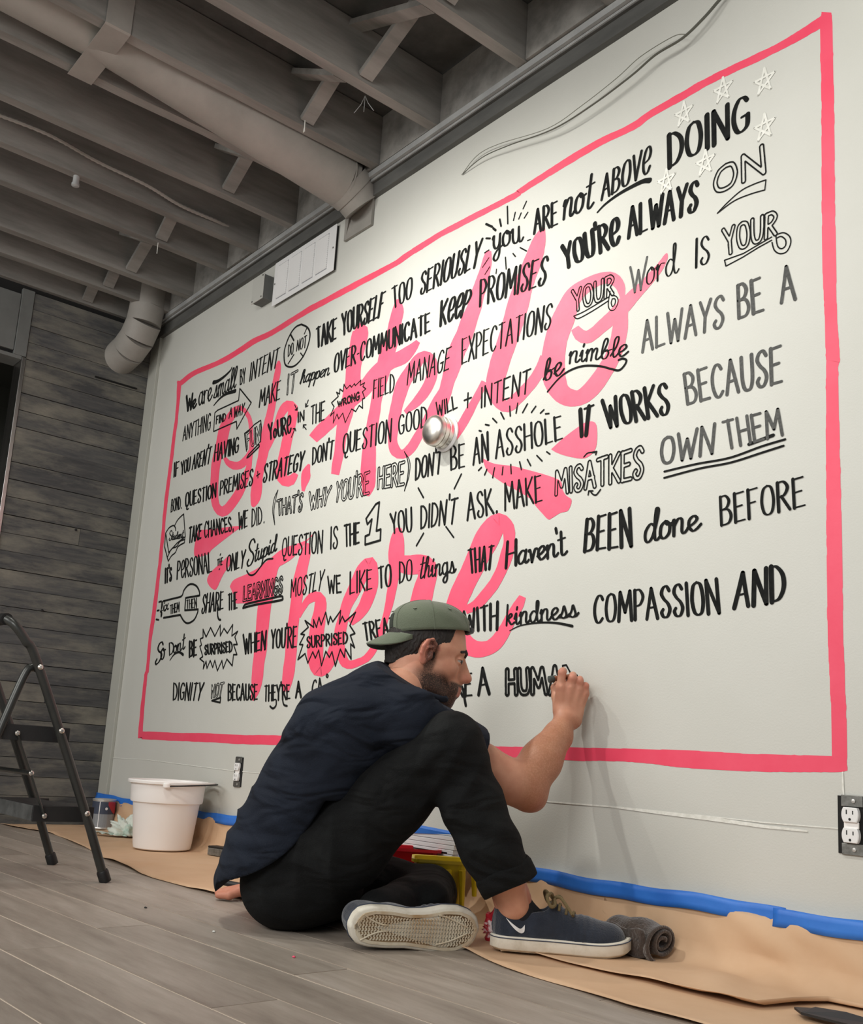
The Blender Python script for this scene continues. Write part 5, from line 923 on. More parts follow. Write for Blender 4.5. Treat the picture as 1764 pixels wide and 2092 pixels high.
# ---------------------------------------------------------------- ceiling things
# round duct with strap and collars
r = .098
dx0 = 1.842
t = tag(empty('round_duct', (dx0, -.11, 2.50)), 'grey round duct running between the joists into the mural wall', 'duct')
prof = [(0, 0, 0), (-.002, -.5, .062), (-.004, -.95, .112), (-.004, -1.3, .122), (-.004, -4.0, .124)]
MB().tube(prof, r, n=32).build('duct_pipe', M['duct'], t, smooth=True)
MB().tube([(0, -.0, 0), (0, .004, 0)], r+.002, n=32).build('rolled_rim', M['duct'], t, smooth=True)
MB().tube([(0, .004, -.004), (.002, .03, -.012)], [r*.93, r*.93], n=32).build('collar', M['duct'], t, smooth=True)
MB().tube([(.002, .028, -.012), (.006, .062, -.034)], [r*.97, r*.9], n=32).build('elbow_gore', M['duct'], t, smooth=True)
MB().tube([(.006, .058, -.032), (.012, .098, -.075)], [r*.86, r*.78], n=32).build('elbow_gore', M['duct'], t, smooth=True)
MB().add([(-.09, .1, -.16), (-.055, .085, -.085), (-.07, .108, -.09)], [(0, 1, 2)]).box((-.1, .098, -.17), (.075, .108, -.06)).build('wall_sleeve', M['duct'], t)
s0 = MB()
def strap(y0, y1):
    v = []; f = []
    P = [(2.0-.052+.062, 2.70), (2.0-.052+.05, ZJ+.0), (1.949+.044, ZJ-.002), (1.949, ZJ-.004), (1.684, ZJ-.004), (1.672, ZJ-.002)]
    P = [(1.992, ZJ+.19), (1.9915, ZJ+.0), (1.985, ZJ-.0035), (1.949, ZJ-.0045), (1.72, ZJ-.0045), (1.676, ZJ-.0035)]
    for i, (x, zz) in enumerate(P):
        v += [(x, y0, zz), (x, y1, zz)]
    for i in range(len(P)-1): f.append((2*i, 2*i+1, 2*i+3, 2*i+2))
    return v, f
v, f = strap(-1.085, -1.005)
o = mk('metal_strap', v, f, M['duct']); tag(o, 'wide sheet metal strap across two joists under the duct', 'strap')
sm = o.modifiers.new('Solidify', 'SOLIDIFY'); sm.thickness = .0012
# drop elbow into the plank wall
ez = 0.1852,-0.1376,2.5210
E0 = np.array([ez[0], ez[1], 2.60])
bx = .0
P = [(E0[0], E0[1], 2.66), (E0[0], E0[1], 2.52), (E0[0]-.012, E0[1]-.003, 2.445), (E0[0]-.055, E0[1]-.01, 2.38), (E0[0]-.12, E0[1]-.02, 2.335), (-.03, E0[1]-.032, 2.305)]
t = tag(empty('duct_elbow', (E0[0], E0[1], 2.26)), 'grey segmented duct elbow dropping from the joists into the plank wall', 'duct')
for k in range(len(P)-1):
    a = np.array(P[k]); b = np.array(P[k+1]); d = (b-a)/np.linalg.norm(b-a)
    MB().tube([tuple(a-d*.012-np.array(t.location)), tuple(b-np.array(t.location))], [.0850, .0850], n=28).build('gore', M['duct'], t, smooth=True)
MB().box((-.004, -.115, -.012), (.006, .105, -.006)).build('cut_board_edge', M['dark'], t).location = (-E0[0]+.004, -.035, -.082)
# armoured cable looping between joists
fc = [(1.1488,-1.1684,2.6000), (1.1802,-0.9825,2.5900), (1.1607,-0.7857,2.5800), (1.1700,-0.5872,2.5650), (1.1465,-0.4265,2.5550), (1.1194,-0.2348,2.5700), (1.0515,-0.0327,2.6000), (0.9879,0.1040,2.6200)]
pts = crom(fc, 26); rr = [.0075+.0012*math.sin(i*2.2) for i in range(len(pts))]
o = MB().tube(pts, rr, n=8).build('armoured_cable', M['duct'], None, smooth=True); tag(o, 'grey ribbed armoured cable sagging along a joist', 'cable')
# small pipe stub, clip and nails
sx = 1.0933,-0.8364,2.5000
t = tag(empty('pipe_stub', sx), 'short white pipe stub poking below a joist', 'pipe')
MB().lathe([(.012, .05), (.012, -.005), (.015, -.007), (.015, -.016), (.009, -.02)], n=16).build('stub', M['rail'], t, smooth=True)
for k, (p, lab) in enumerate((((2.0069,-0.3799,2.5000), 'small white wire clip hanging under the joist beside the duct'), ((0.8488,-0.3849,2.5000), 'thin pale splinter hanging under a bridging strip'))):
    t = tag(empty('wire_clip', p), lab, 'clip')
    MB().tube([(0, 0, .03), (.002, 0, .0), (.004, 0, -.014), (-.004, 0, -.014), (0, 0, .002)] if k == 0 else [(0, 0, .03), (.001, 0, -.028)], .0016, n=6).build('wire', M['chalk'], t)
t = tag(empty('frayed_wires', (2.2233,-0.2844,2.5300)), 'three frayed wire ends hanging from a joist near the wall', 'wire')
for a in (-.02, 0, .02):
    MB().tube([(0, 0, .03), (a*.6, a*.3, 0), (a*1.4, a, -.03)], .0012, n=5).build('wire_end', M['rail'], t)

# ---------------------------------------------------------------- kraft paper and tape along the wall base
def lerp(tab, x):
    for (x0, y0), (x1, y1) in zip(tab[:-1], tab[1:]):
        if x <= x1: return y0+(y1-y0)*max(0, (x-x0)/(x1-x0+1e-9))
    return tab[-1][1]
def nz2(x, y, s=0):
    return math.sin(x*7.1+s)*math.cos(y*11.3+s*1.7)+.6*math.sin(x*17.3-y*9.1+s*2.1)+.35*math.sin(x*37+y*29+s)
EDGE1 = sorted([tuple(p) for p in ((0.1631,-0.4546), (0.4064,-0.3756), (0.8296,-0.4228), (1.4617,-0.5275), (1.7636,-0.5593), (2.0769,-0.5683), (2.2352,-0.5461), (2.4167,-0.4880), (3.0804,-0.4241), (3.2529,-0.4605), (3.4086,-0.4758), (3.5782,-0.4964), (3.6958,-0.4780))])
EDGE2 = sorted([tuple(p) for p in ((3.2676,-0.3219), (3.4436,-0.3090), (3.6511,-0.3009), (3.6986,-0.2853), (3.7076,-0.1744), (3.7161,0.0271))])
def sheet(name, x0, x1, edge, ztop, lift, nx, crump, mat_, label, thick=.0012, curl=0.0):
    rows = 26; vs = []; fs = []
    for i in range(nx+1):
        x = x0+(x1-x0)*i/nx
        ye = edge(x); zt = ztop(x)
        c = crump(x)
        for j in range(rows+1):
            s = j/rows
            if s < .28:                       # up the wall
                q = s/.28; zz = zt*(1-q)+.048*q; y = -.018-.012*q*q-.006*abs(c)*math.sin(q*3.1)
            elif s < .5:                      # curve to the floor
                q = (s-.28)/.22; a = q*math.pi/2; R = .05+.03*abs(c); y = -.03-R*(1-math.cos(a)); zz = .048*(1-math.sin(a))+lift
            else:
                q = (s-.5)/.5; R = .05+.03*abs(c); y0 = -.03-R; y = y0+(min(ye, y0-.01)-y0)*q; zz = lift
            n = nz2(x, y+zz*2, 1.3)
            amp = (.0022+.011*abs(c))*(1 if .03 < s < .97 else .5)
            if s < .5: y -= abs(n)*amp*.9
            zz += max(0, n)*amp*(.6 if s >= .5 else .3)
            if s > .5 and n < 0: zz += 0
            if s > .9: zz += curl*((s-.9)/.1)**2*(1+.8*math.sin(x*9))
            vs.append((x, y, max(zz, .0014+lift)))
    for i in range(nx):
        for j in range(rows):
            a = i*(rows+1)+j; fs.append((a, a+1, a+rows+2, a+rows+1))
    o = mk(name, vs, fs, mat_, None, smooth=True)
    m = o.modifiers.new('Solidify', 'SOLIDIFY'); m.thickness = thick; m.offset = 1
    tag(o, label, 'paper')
    return o
sheet('kraft_paper', .02, 4.4, lambda x: lerp(EDGE1, x)+.006*math.sin(x*13), lambda x: .128, 0, 190, lambda x: .25*math.sin(x*2.3)+(.8 if x < 1.6 else 0)*abs(math.sin(x*5)), M['kraft'], 'long tan kraft paper sheet taped along the foot of the wall', curl=.004)
sheet('kraft_paper', 3.12, 4.4, lambda x: lerp(EDGE2, x), lambda x: .126, .0065, 70, lambda x: .2+(1.25*max(0, 1-abs(x-3.62)/.22)), M['kraft'], 'second crumpled kraft paper sheet lying on top at the right', curl=.006)
# blue masking tape: one strip left of the man, one right with an overlapping end
def tape(x0, x1, z0, z1, label, seed, nx=60, y=-.0195):
    vs = []; fs = []
    for i in range(nx+1):
        x = x0+(x1-x0)*i/nx
        for j in range(4):
            q = j/3
            zz = z0+(z1-z0)*q+.003*math.sin(x*9+seed)+.0015*math.sin(x*31+seed*2)
            yy = y-.006*abs(math.sin(x*4.7+seed))*(1-q)-.0018*abs(math.sin(x*23+q*3+seed))
            vs.append((x, yy-.002*(1-q), zz))
    for i in range(nx):
        for j in range(3):
            a = i*4+j; fs.append((a, a+4, a+5, a+1))
    o = mk('masking_tape', vs, fs, M['tape'], None, smooth=True)
    m = o.modifiers.new('Solidify', 'SOLIDIFY'); m.thickness = .0008
    return tag(o, label, 'tape')
tape(.0, 1.75, .112, .148, 'blue tape strip at the wall foot left of the man', 1.0)
tape(2.05, 2.62, .112, .142, 'short blue tape piece behind the white paper stack', 3.0, 30)
tape(2.78, 3.585, .108, .144, 'blue tape strip at the wall foot right of the man', 2.0)
tape(3.56, 4.4, .108, .144, 'blue tape strip overlapping at the far right end', 5.0, y=-.024)

# ---------------------------------------------------------------- bucket, paint can, rags
bc = 1.1027,-0.1862
t = tag(empty('white_bucket', (bc[0], bc[1], .006)), 'white plastic bucket with black bail handle on the kraft paper', 'bucket')
MB().lathe([(.1, .0), (.106, .004), (.109, .02), (.124, .165), (.1255, .17), (.134, .173), (.1355, .18), (.139, .238), (.151, .242), (.152, .25), (.148, .254), (.139, .2525), (.134, .24), (.120, .17), (.102, .01), (.0, .008)], n=56).build('pail', M['offwhite'], t, smooth=True)
sp = MB()
vx, vy = .634, .773
sp.add([(vx*.14-vy*.045, vy*.14+vx*.045, .242), (vx*.14+vy*.045, vy*.14-vx*.045, .242), (vx*.178, vy*.178, .25), (vx*.14-vy*.045, vy*.14+vx*.045, .252), (vx*.14+vy*.045, vy*.14-vx*.045, .252), (vx*.18, vy*.18, .254)], [(0,1,2), (3,5,4), (0,2,5,3), (1,4,5,2)])
sp.build('pour_lip', M['offwhite'], t)
hp = []
for k in range(15):
    a = math.pi*k/14
    hp.append((vx*(.03+.155*math.sin(a)) + -vy*.150*math.cos(a)*-1, vy*(.03+.155*math.sin(a)) + vx*.150*math.cos(a)*-1, .236+.012*math.sin(a)))
MB().tube(hp, .0028, n=8).build('bail_handle', M['black'], t, smooth=True)
for s in (-1, 1): MB().lathe([(.012, -.008), (.014, -.004), (.014, .006), (.01, .01)], n=14).build('handle_lug', M['offwhite'], t).location = (vx*.03-vy*.146*s, vy*.03+vx*.146*s, .238)
cc = -0.1038,0.0730
t = tag(empty('paint_can', (cc[0]*.0+.262, -.085, .006)), 'small paint can with navy grey and red label behind the step stool', 'paint can')
MB().lathe([(.05, 0), (.0515, .002), (.0515, .006), (.05, .008), (.05, .122), (.052, .124), (.052, .13), (.049, .131), (.044, .126), (.0, .126)], n=40).build('can', M['tinmetal'], t, smooth=True)
def band(name, z0, z1, a0, a1, m, r=.0506):
    n = 24; v = []; f = []
    for k in range(n+1):
        a = math.radians(a0+(a1-a0)*k/n); v += [(r*math.cos(a), r*math.sin(a), z0), (r*math.cos(a), r*math.sin(a), z1)]
    for k in range(n): f.append((2*k, 2*k+2, 2*k+3, 2*k+1))
    return mk(name, v, f, m, t, smooth=True)
band('grey_label', .009, .066, 0, 360, M['grey_lab'])
band('navy_label', .066, .12, 0, 360, M['navy_lab'])
band('label_stripe', .009, .12, 316, 320, M['paper'], .0510)
n = 14; v = []; f = []
for k in range(n+1):
    a = math.radians(8+54*k/n); zl = .118-.05*math.sin(math.pi*min(1, k/n*1.0)*.5+.25)
    v += [(.0511*math.cos(a), .0511*math.sin(a), zl), (.0511*math.cos(a), .0511*math.sin(a), .1205)]
for k in range(n): f.append((2*k, 2*k+2, 2*k+3, 2*k+1))
mk('red_patch', v, f, M['red_lab'], t, smooth=True)
MB().lathe([(.006, .0), (.006, .001), (.0, .0012)], n=12, M=Matrix.Rotation(math.pi/2, 4, 'Y')).build('label_dot', M['paper'], t).location = (.0505*math.cos(math.radians(352)), .0505*math.sin(math.radians(352)), .09)
t.children[-1].rotation_euler = (0, 0, math.radians(352))

def blob(name, fn, mat_, n=26, m=36, parent=None, loc=(0, 0, 0), rot=(0, 0, 0)):
    v = []; f = []
    for i in range(n+1):
        th = math.pi*i/n
        for k in range(m):
            ph = 2*math.pi*k/m
            d = Vector((math.sin(th)*math.cos(ph), math.sin(th)*math.sin(ph), math.cos(th)))
            v.append(fn(d, th, ph))
    for i in range(n):
        for k in range(m): f.append((i*m+k, i*m+(k+1) % m, (i+1)*m+(k+1) % m, (i+1)*m+k))
    o = mk(name, v, f, mat_, parent, smooth=True, loc=loc, rot=rot)
    return o
def crump_fn(sx, sy, sz, seed, amp, zmin):
    def fn(d, th, ph):
        k = 1+amp*(math.sin(d.x*9+seed)*math.cos(d.y*8+seed*2)+.7*math.sin(d.z*13+d.x*7+seed*3)+.4*math.sin(d.y*23+d.z*19))
        p = Vector((d.x*sx*k, d.y*sy*k, d.z*sz*k)); p.z = max(p.z, zmin); return p
    return fn
rg = 0.6299,-0.1301
o = blob('crumpled_rag', crump_fn(.06, .035, .055, 2.0, .3, -.012), M['rag'], loc=(rg[0], rg[1], .022), rot=(0, 0, .9)); tag(o, 'crumpled pale green and white paper rag beside the bucket', 'rag')
v = []; f = []
for i in range(13):
    for j in range(7):
        a = i/12; b = j/6
        v.append((a*.12-.02*b, b*.06-.03+.012*math.sin(a*7), .004+.012*abs(math.sin(a*9+b*5))*(1-a*.5)))
for i in range(12):
    for j in range(6): f.append((i*7+j, i*7+7+j, i*7+8+j, i*7+1+j))
flat = mk('rag_tail', v, f, M['rag'], o, smooth=True, loc=(-.13, .0, -.016))
# red crumpled wrapper beside the shoes
rw = 3.0136,-0.2991
o = blob('crumpled_wrapper', crump_fn(.03, .022, .034, 5.0, .26, -.026), mat('red_wrapper', srgb(186, 32, 48), .5, srgb(232, 214, 214), 26, contrast=(.52, .6)), 20, 26, loc=(rw[0], rw[1]+.03, .028)); tag(o, 'crumpled red wrapper between the two shoes', 'wrapper')
# rolled brown towel
tw = 3.2492,-0.0048,0.0259
t = tag(empty('rolled_towel', (3.285, -.092, .010)), 'rolled dark brown towel lying on the paper by the shoe toe', 'towel')
v = []; f = []; n = 90; m = 22
for i in range(n):
    s = i/(n-1); a = s*5.4*math.pi; rad = .008+.036*s
    for j in range(m):
        w = j/(m-1)
        wob = 1+.10*math.sin(a*1.3+w*5)+.07*math.sin(w*11+a*.6)
        x = (w-.5)*(.125+.012*math.sin(a*.9))
        y = math.cos(a)*rad*wob*1.08; zz = math.sin(a)*rad*wob*.86
        v.append((x, y, zz+.035))
for i in range(n-1):
    for j in range(m-1): f.append((i*m+j, i*m+j+1, (i+1)*m+j+1, (i+1)*m+j))
roll = mk('towel_roll', v, f, M['towel'], t, smooth=True)
sm = roll.modifiers.new('Solidify', 'SOLIDIFY'); sm.thickness = .0065; sm.offset = 0
v = []; f = []
for i in range(12):
    for j in range(8):
        a = i/11; b = j/7
        v.append((-.06+.115*b+.006*math.sin(a*6), -.044-.012*math.sin(b*4+1)*a-.004, .058-.054*a+.004*math.sin(b*9+a*4)))
for i in range(11):
    for j in range(7): f.append((i*8+j, i*8+j+1, i*8+9+j, i*8+8+j))
fl = mk('towel_flap', v, f, M['towel'], t, smooth=True)
sm = fl.modifiers.new('Solidify', 'SOLIDIFY'); sm.thickness = .007
t.rotation_euler = (0, 0, -.12)
# supplies behind the legs: red tray, yellow tray, stack of paper, card box
rt = 1.8181,0.5172
def tray(name, label, M_, p, rz, sx, sy, h, drips=False):
    t = tag(empty(name, (p[0], p[1], p[2]), (0, 0, rz)), label, 'tray')
    mb = MB()
    v = []
    for (ax, ay, zz) in ((.44, .42, 0), (.5, .5, h), (.53, .53, h+.002), (.53, .53, h-.006)): pass
    def ring(kx, ky, zz, rc=.02):
        out = []
        for cx_, cy_, a0 in ((1, 1, 0), (-1, 1, 90), (-1, -1, 180), (1, -1, 270)):
            for k in range(5):
                a = math.radians(a0+90*k/4); out.append((cx_*(kx*sx-rc)+rc*math.cos(a), cy_*(ky*sy-rc)+rc*math.sin(a), zz))
        return out
    rings = [ring(.42, .40, 0), ring(.47, .46, h*.6), ring(.5, .5, h), ring(.545, .55, h+.001), ring(.545, .55, h-.007), ring(.535, .54, h-.007)] 
    inner = [ring(.495, .49, h), ring(.41, .39, .006)]
    V = []; Fc = []
    n = 20
    for r_ in rings: V += r_
    for i in range(len(rings)-1):
        for k in range(n): Fc.append((i*n+k, i*n+(k+1) % n, (i+1)*n+(k+1) % n, (i+1)*n+k))
    b0 = len(V)
    for r_ in inner: V += r_
    for k in range(n): Fc.append((b0+k, b0+n+k, b0+n+(k+1) % n, b0+(k+1) % n)); Fc.append((3*n+k, b0+k, b0+(k+1) % n, 3*n+(k+1) % n))
    Fc.append(tuple(range(n))[::-1]); Fc.append(tuple(b0+n+k for k in range(n)))
    mk('tray_shell', V, Fc, M_, t, smooth=False)
    return t
tr = tray('red_paint_tray', 'glossy red plastic tray behind the folded leg', M['red'], (2.505, -.155, .008), .88, .21, .11, .148)
ty = tray('yellow_paint_tray', 'yellow plastic tray with paint drips behind the raised shin', M['yellow'], (2.70, -.175, .008), .88, .135, .12, .138)
for k, (x, l) in enumerate(((.02, .05), (.055, .085), (.085, .06))):
    MB().tube([(x, -.07, .118), (x+.002, -.069, .1), (x+.004, -.067, .118-l)], [.009, .008, .006], n=8).build('paint_drip', M['yellow'], ty, smooth=True)
t = tag(empty('paper_stack', (2.533, -.07, .136), (0, 0, .05)), 'stack of white sheets leaning at the wall with blue tape', 'paper')
for k in range(5):
    MB().box((-.11+.004*k, -.02, .0+.012*k), (.11+.003*k, .006-.001*k, .011+.012*k), bev=.001).build('sheet_bundle', M['paper'], t)
MB().box((-.1, -.0206, .013), (.09, -.0195, .0165)).build('dark_rule', M['black'], t)
MB().add([(-.125, -.021, .075), (.115, -.021, .066), (.115, -.0, .07), (-.125, -.0, .08), (-.13, -.022, .055), (-.105, -.022, .05)], [(0, 1, 2, 3), (0, 5, 4), (0, 1, 5)]).build('tape_strip', M['tape'], t)
t = tag(empty('cardboard_box', (2.533, -.09, .008), (0, 0, 0)), 'low open cardboard box behind the shoes', 'box')
for lo, hi in (((-.1, -.06, 0), (.1, -.056, .125)), ((-.1, .056, 0), (.1, .06, .125)), ((-.1, -.06, 0), (-.096, .06, .125)), ((.096, -.06, 0), (.1, .06, .125)), ((-.1, -.06, 0), (.1, .06, .003))):
    MB().box(lo, hi).build('panel', M['card'], t)
# grey bar on the paper left of the man, dark scrap bottom right
gp = 1.3579,-0.0647
t = tag(empty('sanding_block', (gp[0], gp[1]-.0, .005), (0, 0, .25)), 'flat grey sanding block on the paper behind the man', 'block')
MB().box((-.06, -.022, 0), (.06, .022, .026), bev=.002).build('block_body', M['zinc'], t)
MB().box((-.06, -.022, .0262), (.06, .022, .033), bev=.002).build('dark_pad', M['black'], t)
sp_ = 3.7882,-0.2136
v = [(-.05, -.04, .011), (-.03, -.018, .012), (-.02, -.024, .016), (0, -.012, .012), (.03, -.016, .018), (.05, -.004, .013), (.12, -.01, .012), (.13, -.07, .012), (-.02, -.07, .012)]
o = mk('dark_scrap', v, [(0, 1, 2, 3, 4, 5, 6, 7, 8)], M['stepblk'], None, loc=(sp_[0], sp_[1], 0)); tag(o, 'torn dark scrap on the kraft paper at the lower right corner', 'scrap')
sm = o.modifiers.new('Solidify', 'SOLIDIFY'); sm.thickness = .004
# tiny flecks on the floor
for k, (p, c, lab) in enumerate((((3.0088,-0.8029), 'pink', 'tiny pink paint fleck on the floor planks'), ((2.3764,-0.8237), 'black', 'tiny dark crumb on the floor planks'), ((2.7155,-0.8195), 'chalk', 'tiny pale crumb on the floor planks'))):
    o = blob('floor_fleck', crump_fn(.004, .003, .002, k, .3, -.001), M[c], 8, 10, loc=(p[0], p[1], .002)); tag(o, lab, 'debris')

# ---------------------------------------------------------------- folding step stool
t = tag(empty('step_stool', (1.92, -.96, 0)), 'charcoal folding two-step stool at the left edge of the frame', 'step stool')
def P_(x, y, z): return (x-1.92, y+.96, z)
def bend(pts, m=6): return [tuple(p) for p in crom(pts, m)]
for nm, x, sgn in (('rear_leg', 1.92, -1), ('rear_leg', 1.50, 1)):
    p = [P_(x, -.744, .012), P_(x, -.80, .146), P_(x, -1.001, .578), P_(x, -1.045, .645), P_(x+sgn*.008, -1.078, .685), P_(x+sgn*.03, -1.096, .701)]
    o = MB().tube(p[:2]+bend(p[1:], 6)[1:], .0125, n=14).build(nm, M['tubeblk'], t, smooth=True)
    MB().lathe([(.0165, 0), (.0165, .03), (.0145, .034)], n=18, M=Matrix.Rotation(.42, 4, 'X')).build('rubber_foot', M['black'], o, smooth=True).location = P_(x, -.738, .002)
MB().tube([P_(1.895, -1.096, .701), P_(1.86, -1.098, .703), P_(1.56, -1.098, .703), P_(1.525, -1.096, .701)], .0165, n=16).build('handle_grip', M['black'], t, smooth=True)
for x in (1.92, 1.50):
    s = -1 if x > 1.7 else 1
    p = [P_(x+s*.022, -.990, .572), P_(x+s*.022, -1.012, .577), P_(x+s*.022, -1.032, .548), P_(x+s*.022, -1.079, .384), P_(x+s*.022, -1.129, .21), P_(x+s*.022, -1.187, .012)]
    o = MB().tube(bend(p[:4], 5)+p[4:], .0115, n=14).build('front_leg', M['tubeblk'], t, smooth=True)
    MB().lathe([(.0155, 0), (.0155, .03), (.0135, .034)], n=18, M=Matrix.Rotation(-.3, 4, 'X')).build('rubber_foot', M['black'], o, smooth=True).location = P_(x+s*.022, -1.19, .002)
for zt, yf, yr in ((.42, -1.13, -.897), (.205, -.955, -.80)):
    o = MB().box(P_(1.532, yf, zt-.006), P_(1.888, yr-.03, zt), bev=.002).build('step_board', M['stepblk'], t)
    MB().box(P_(1.532, yf-.003, zt-.042), P_(1.888, yf+.003, zt-.001), bev=.001).build('front_lip', M['stepgrey'], o)
    for x in (1.892, 1.524):
        MB().box(P_(x, yf-.002, zt-.043), P_(x+.004, yr+.014, zt-.001), bev=.001).build('side_plate', M['stepblk'], o)
for x in (1.899, 1.517):
    o = MB().tube([P_(x, -1.029, .396), P_(x, -.978, .291), P_(x, -.927, .178)], .009, n=8, flat=.35).build('link_bar', M['tubeblk'], t)
    for yy, zz in ((-1.029, .396), (-.978, .291), (-.927, .178)):
        MB().lathe([(.007, 0), (.007, .002), (.004, .005)], n=12, M=Matrix.Rotation(math.pi/2 if x > 1.7 else -math.pi/2, 4, 'Y')).build('rivet', M['chrome'], o).location = P_(x+(.004 if x > 1.7 else -.004), yy, zz)
MB().tube([P_(1.899, -.978, .291), P_(1.517, -.978, .291)], .007, n=10).build('cross_brace', M['tubeblk'], t, smooth=True)
for x, s in ((1.92, 1), (1.50, -1)):
    for yy, zz in ((-1.001, .578), (-.92, .41), (-.819, .188)):
        MB().lathe([(.0075, 0), (.0075, .002), (.004, .006)], n=12, M=Matrix.Rotation(s*math.pi/2, 4, 'Y')).build('rivet', M['chrome'], t).location = P_(x+s*.0115, yy, zz)


# ---------------------------------------------------------------- the man: signed distance fields meshed as continuous surfaces
class SDF:
    def __init__(s, lo, hi, h):
        s.lo = np.array(lo, np.float32); s.h = h
        s.n = np.ceil((np.array(hi)-np.array(lo))/h).astype(int)+1
        s.ax = [s.lo[i]+np.arange(s.n[i], dtype=np.float32)*h for i in range(3)]
        s.v = np.full(s.n, .5, np.float32)
    def win(s, lo, hi):
        a = np.clip(((np.array(lo)-s.lo)/s.h).astype(int)-1, 0, s.n-1); b = np.clip(((np.array(hi)-s.lo)/s.h).astype(int)+2, 0, s.n)
        sl = tuple(slice(i, max(j, i+1)) for i, j in zip(a, b))
        g = np.meshgrid(*[s.ax[i][sl[i]] for i in range(3)], indexing='ij', sparse=True)
        return sl, g
    def put(s, sl, d, k, op='+'):
        v = s.v[sl]
        if op == '+':
            if k > 0:
                h = np.clip(.5+.5*(v-d)/k, 0, 1); s.v[sl] = v*(1-h)+d*h-k*h*(1-h)
            else: s.v[sl] = np.minimum(v, d)
        else:
            d = -d
            if k > 0:
                h = np.clip(.5-.5*(v-d)/k, 0, 1); s.v[sl] = v*(1-h)+d*h+k*h*(1-h)
            else: s.v[sl] = np.maximum(v, d)
    def cone(s, a, b, ra, rb=None, k=.02, op='+', sq=None):
        rb = ra if rb is None else rb
        a = np.array(a, float); b = np.array(b, float); m = max(ra, rb)+k*1.2+3*s.h
        sl, (X, Y, Z) = s.win(np.minimum(a, b)-m, np.maximum(a, b)+m)
        ab = b-a; L2 = ab@ab+1e-12
        t = np.clip(((X-a[0])*ab[0]+(Y-a[1])*ab[1]+(Z-a[2])*ab[2])/L2, 0, 1)
        d = np.sqrt((X-a[0]-t*ab[0])**2+(Y-a[1]-t*ab[1])**2+(Z-a[2]-t*ab[2])**2)-(ra+(rb-ra)*t)
        s.put(sl, d.astype(np.float32), k, op)
    def chain(s, pts, k=.02):
        for p, q in zip(pts[:-1], pts[1:]): s.cone(p[:3], q[:3], p[3], q[3], k)
    def ell(s, c, r, k=.02, R=None, op='+'):
        c = np.array(c, float); r = np.array(r, float); m = max(r)+k*1.2+3*s.h
        sl, (X, Y, Z) = s.win(c-m, c+m)
        x, y, z = X-c[0], Y-c[1], Z-c[2]
        if R is not None:
            R = np.array(R); x, y, z = [R[0][i]*x+R[1][i]*y+R[2][i]*z for i in range(3)]
        k0 = np.sqrt((x/r[0])**2+(y/r[1])**2+(z/r[2])**2); k1 = np.sqrt((x/r[0]**2)**2+(y/r[1]**2)**2+(z/r[2]**2)**2)+1e-9
        s.put(sl, (k0*(k0-1)/k1).astype(np.float32), k, op)
    def grid(s): return np.meshgrid(*s.ax, indexing='ij', sparse=True)
    def cut(s, p, n, k=0):          # keep the side the normal points away from
        X, Y, Z = s.grid(); n = np.array(n, float); n /= np.linalg.norm(n)
        d = ((X-p[0])*n[0]+(Y-p[1])*n[1]+(Z-p[2])*n[2]).astype(np.float32)
        if k: 
            h = np.clip(.5-.5*(s.v-d)/k, 0, 1); s.v = s.v*(1-h)+d*h+k*h*(1-h)
        else: s.v = np.maximum(s.v, d)
    def mesh(s):
        v = s.v; v[0], v[-1] = .5, .5; v[:, 0], v[:, -1] = .5, .5; v[:, :, 0], v[:, :, -1] = .5, .5
        b = v < 0
        n = s.n-1
        c = [b[i:n[0]+i, j:n[1]+j, k:n[2]+k] for i in (0, 1) for j in (0, 1) for k in (0, 1)]
        al = c[0].copy(); an = c[0].copy()
        for q in c[1:]: al &= q; an |= q
        act = np.argwhere(an & ~al)
        idx = np.full(n, -1, np.int32); idx[tuple(act.T)] = np.arange(len(act))
        acc = np.zeros((len(act), 3)); cnt = np.zeros(len(act))
        A = act
        for ax in range(3):
            o1, o2 = [i for i in range(3) if i != ax]
            for p in (0, 1):
                for q in (0, 1):
                    i0 = A.copy(); i0[:, o1] += p; i0[:, o2] += q; i1 = i0.copy(); i1[:, ax] += 1
                    f0 = v[tuple(i0.T)]; f1 = v[tuple(i1.T)]; m = (f0 < 0) != (f1 < 0)
                    t = np.where(m, f0/np.where(m, f0-f1, 1), 0)
                    pos = i0.astype(float); pos[:, ax] += t
                    acc[m] += pos[m]; cnt[m] += 1
        V = s.lo+acc/cnt[:, None]*s.h
        F = []
        for ax in range(3):
            o1, o2 = (ax+1) % 3, (ax+2) % 3
            sl0 = [slice(1, None)]*3; sl1 = [slice(1, None)]*3
            lo_ = [slice(None)]*3; 
            b0 = b; 
            s0 = [slice(None)]*3; s0[ax] = slice(0, -1); s1 = [slice(None)]*3; s1[ax] = slice(1, None)
            ch = b0[tuple(s0)] != b0[tuple(s1)]
            E = np.argwhere(ch)
            E = E[(E[:, o1] > 0) & (E[:, o2] > 0) & (E[:, o1] < n[o1]) & (E[:, o2] < n[o2])]
            ins = b0[tuple(E.T)]
            q = []
            for d1, d2 in ((-1, -1), (0, -1), (0, 0), (-1, 0)):
                e = E.copy(); e[:, o1] += d1; e[:, o2] += d2; q.append(idx[tuple(e.T)])
            q = np.stack(q, 1); q[~ins] = q[~ins][:, ::-1]
            F.append(q)
        return V, np.concatenate(F)
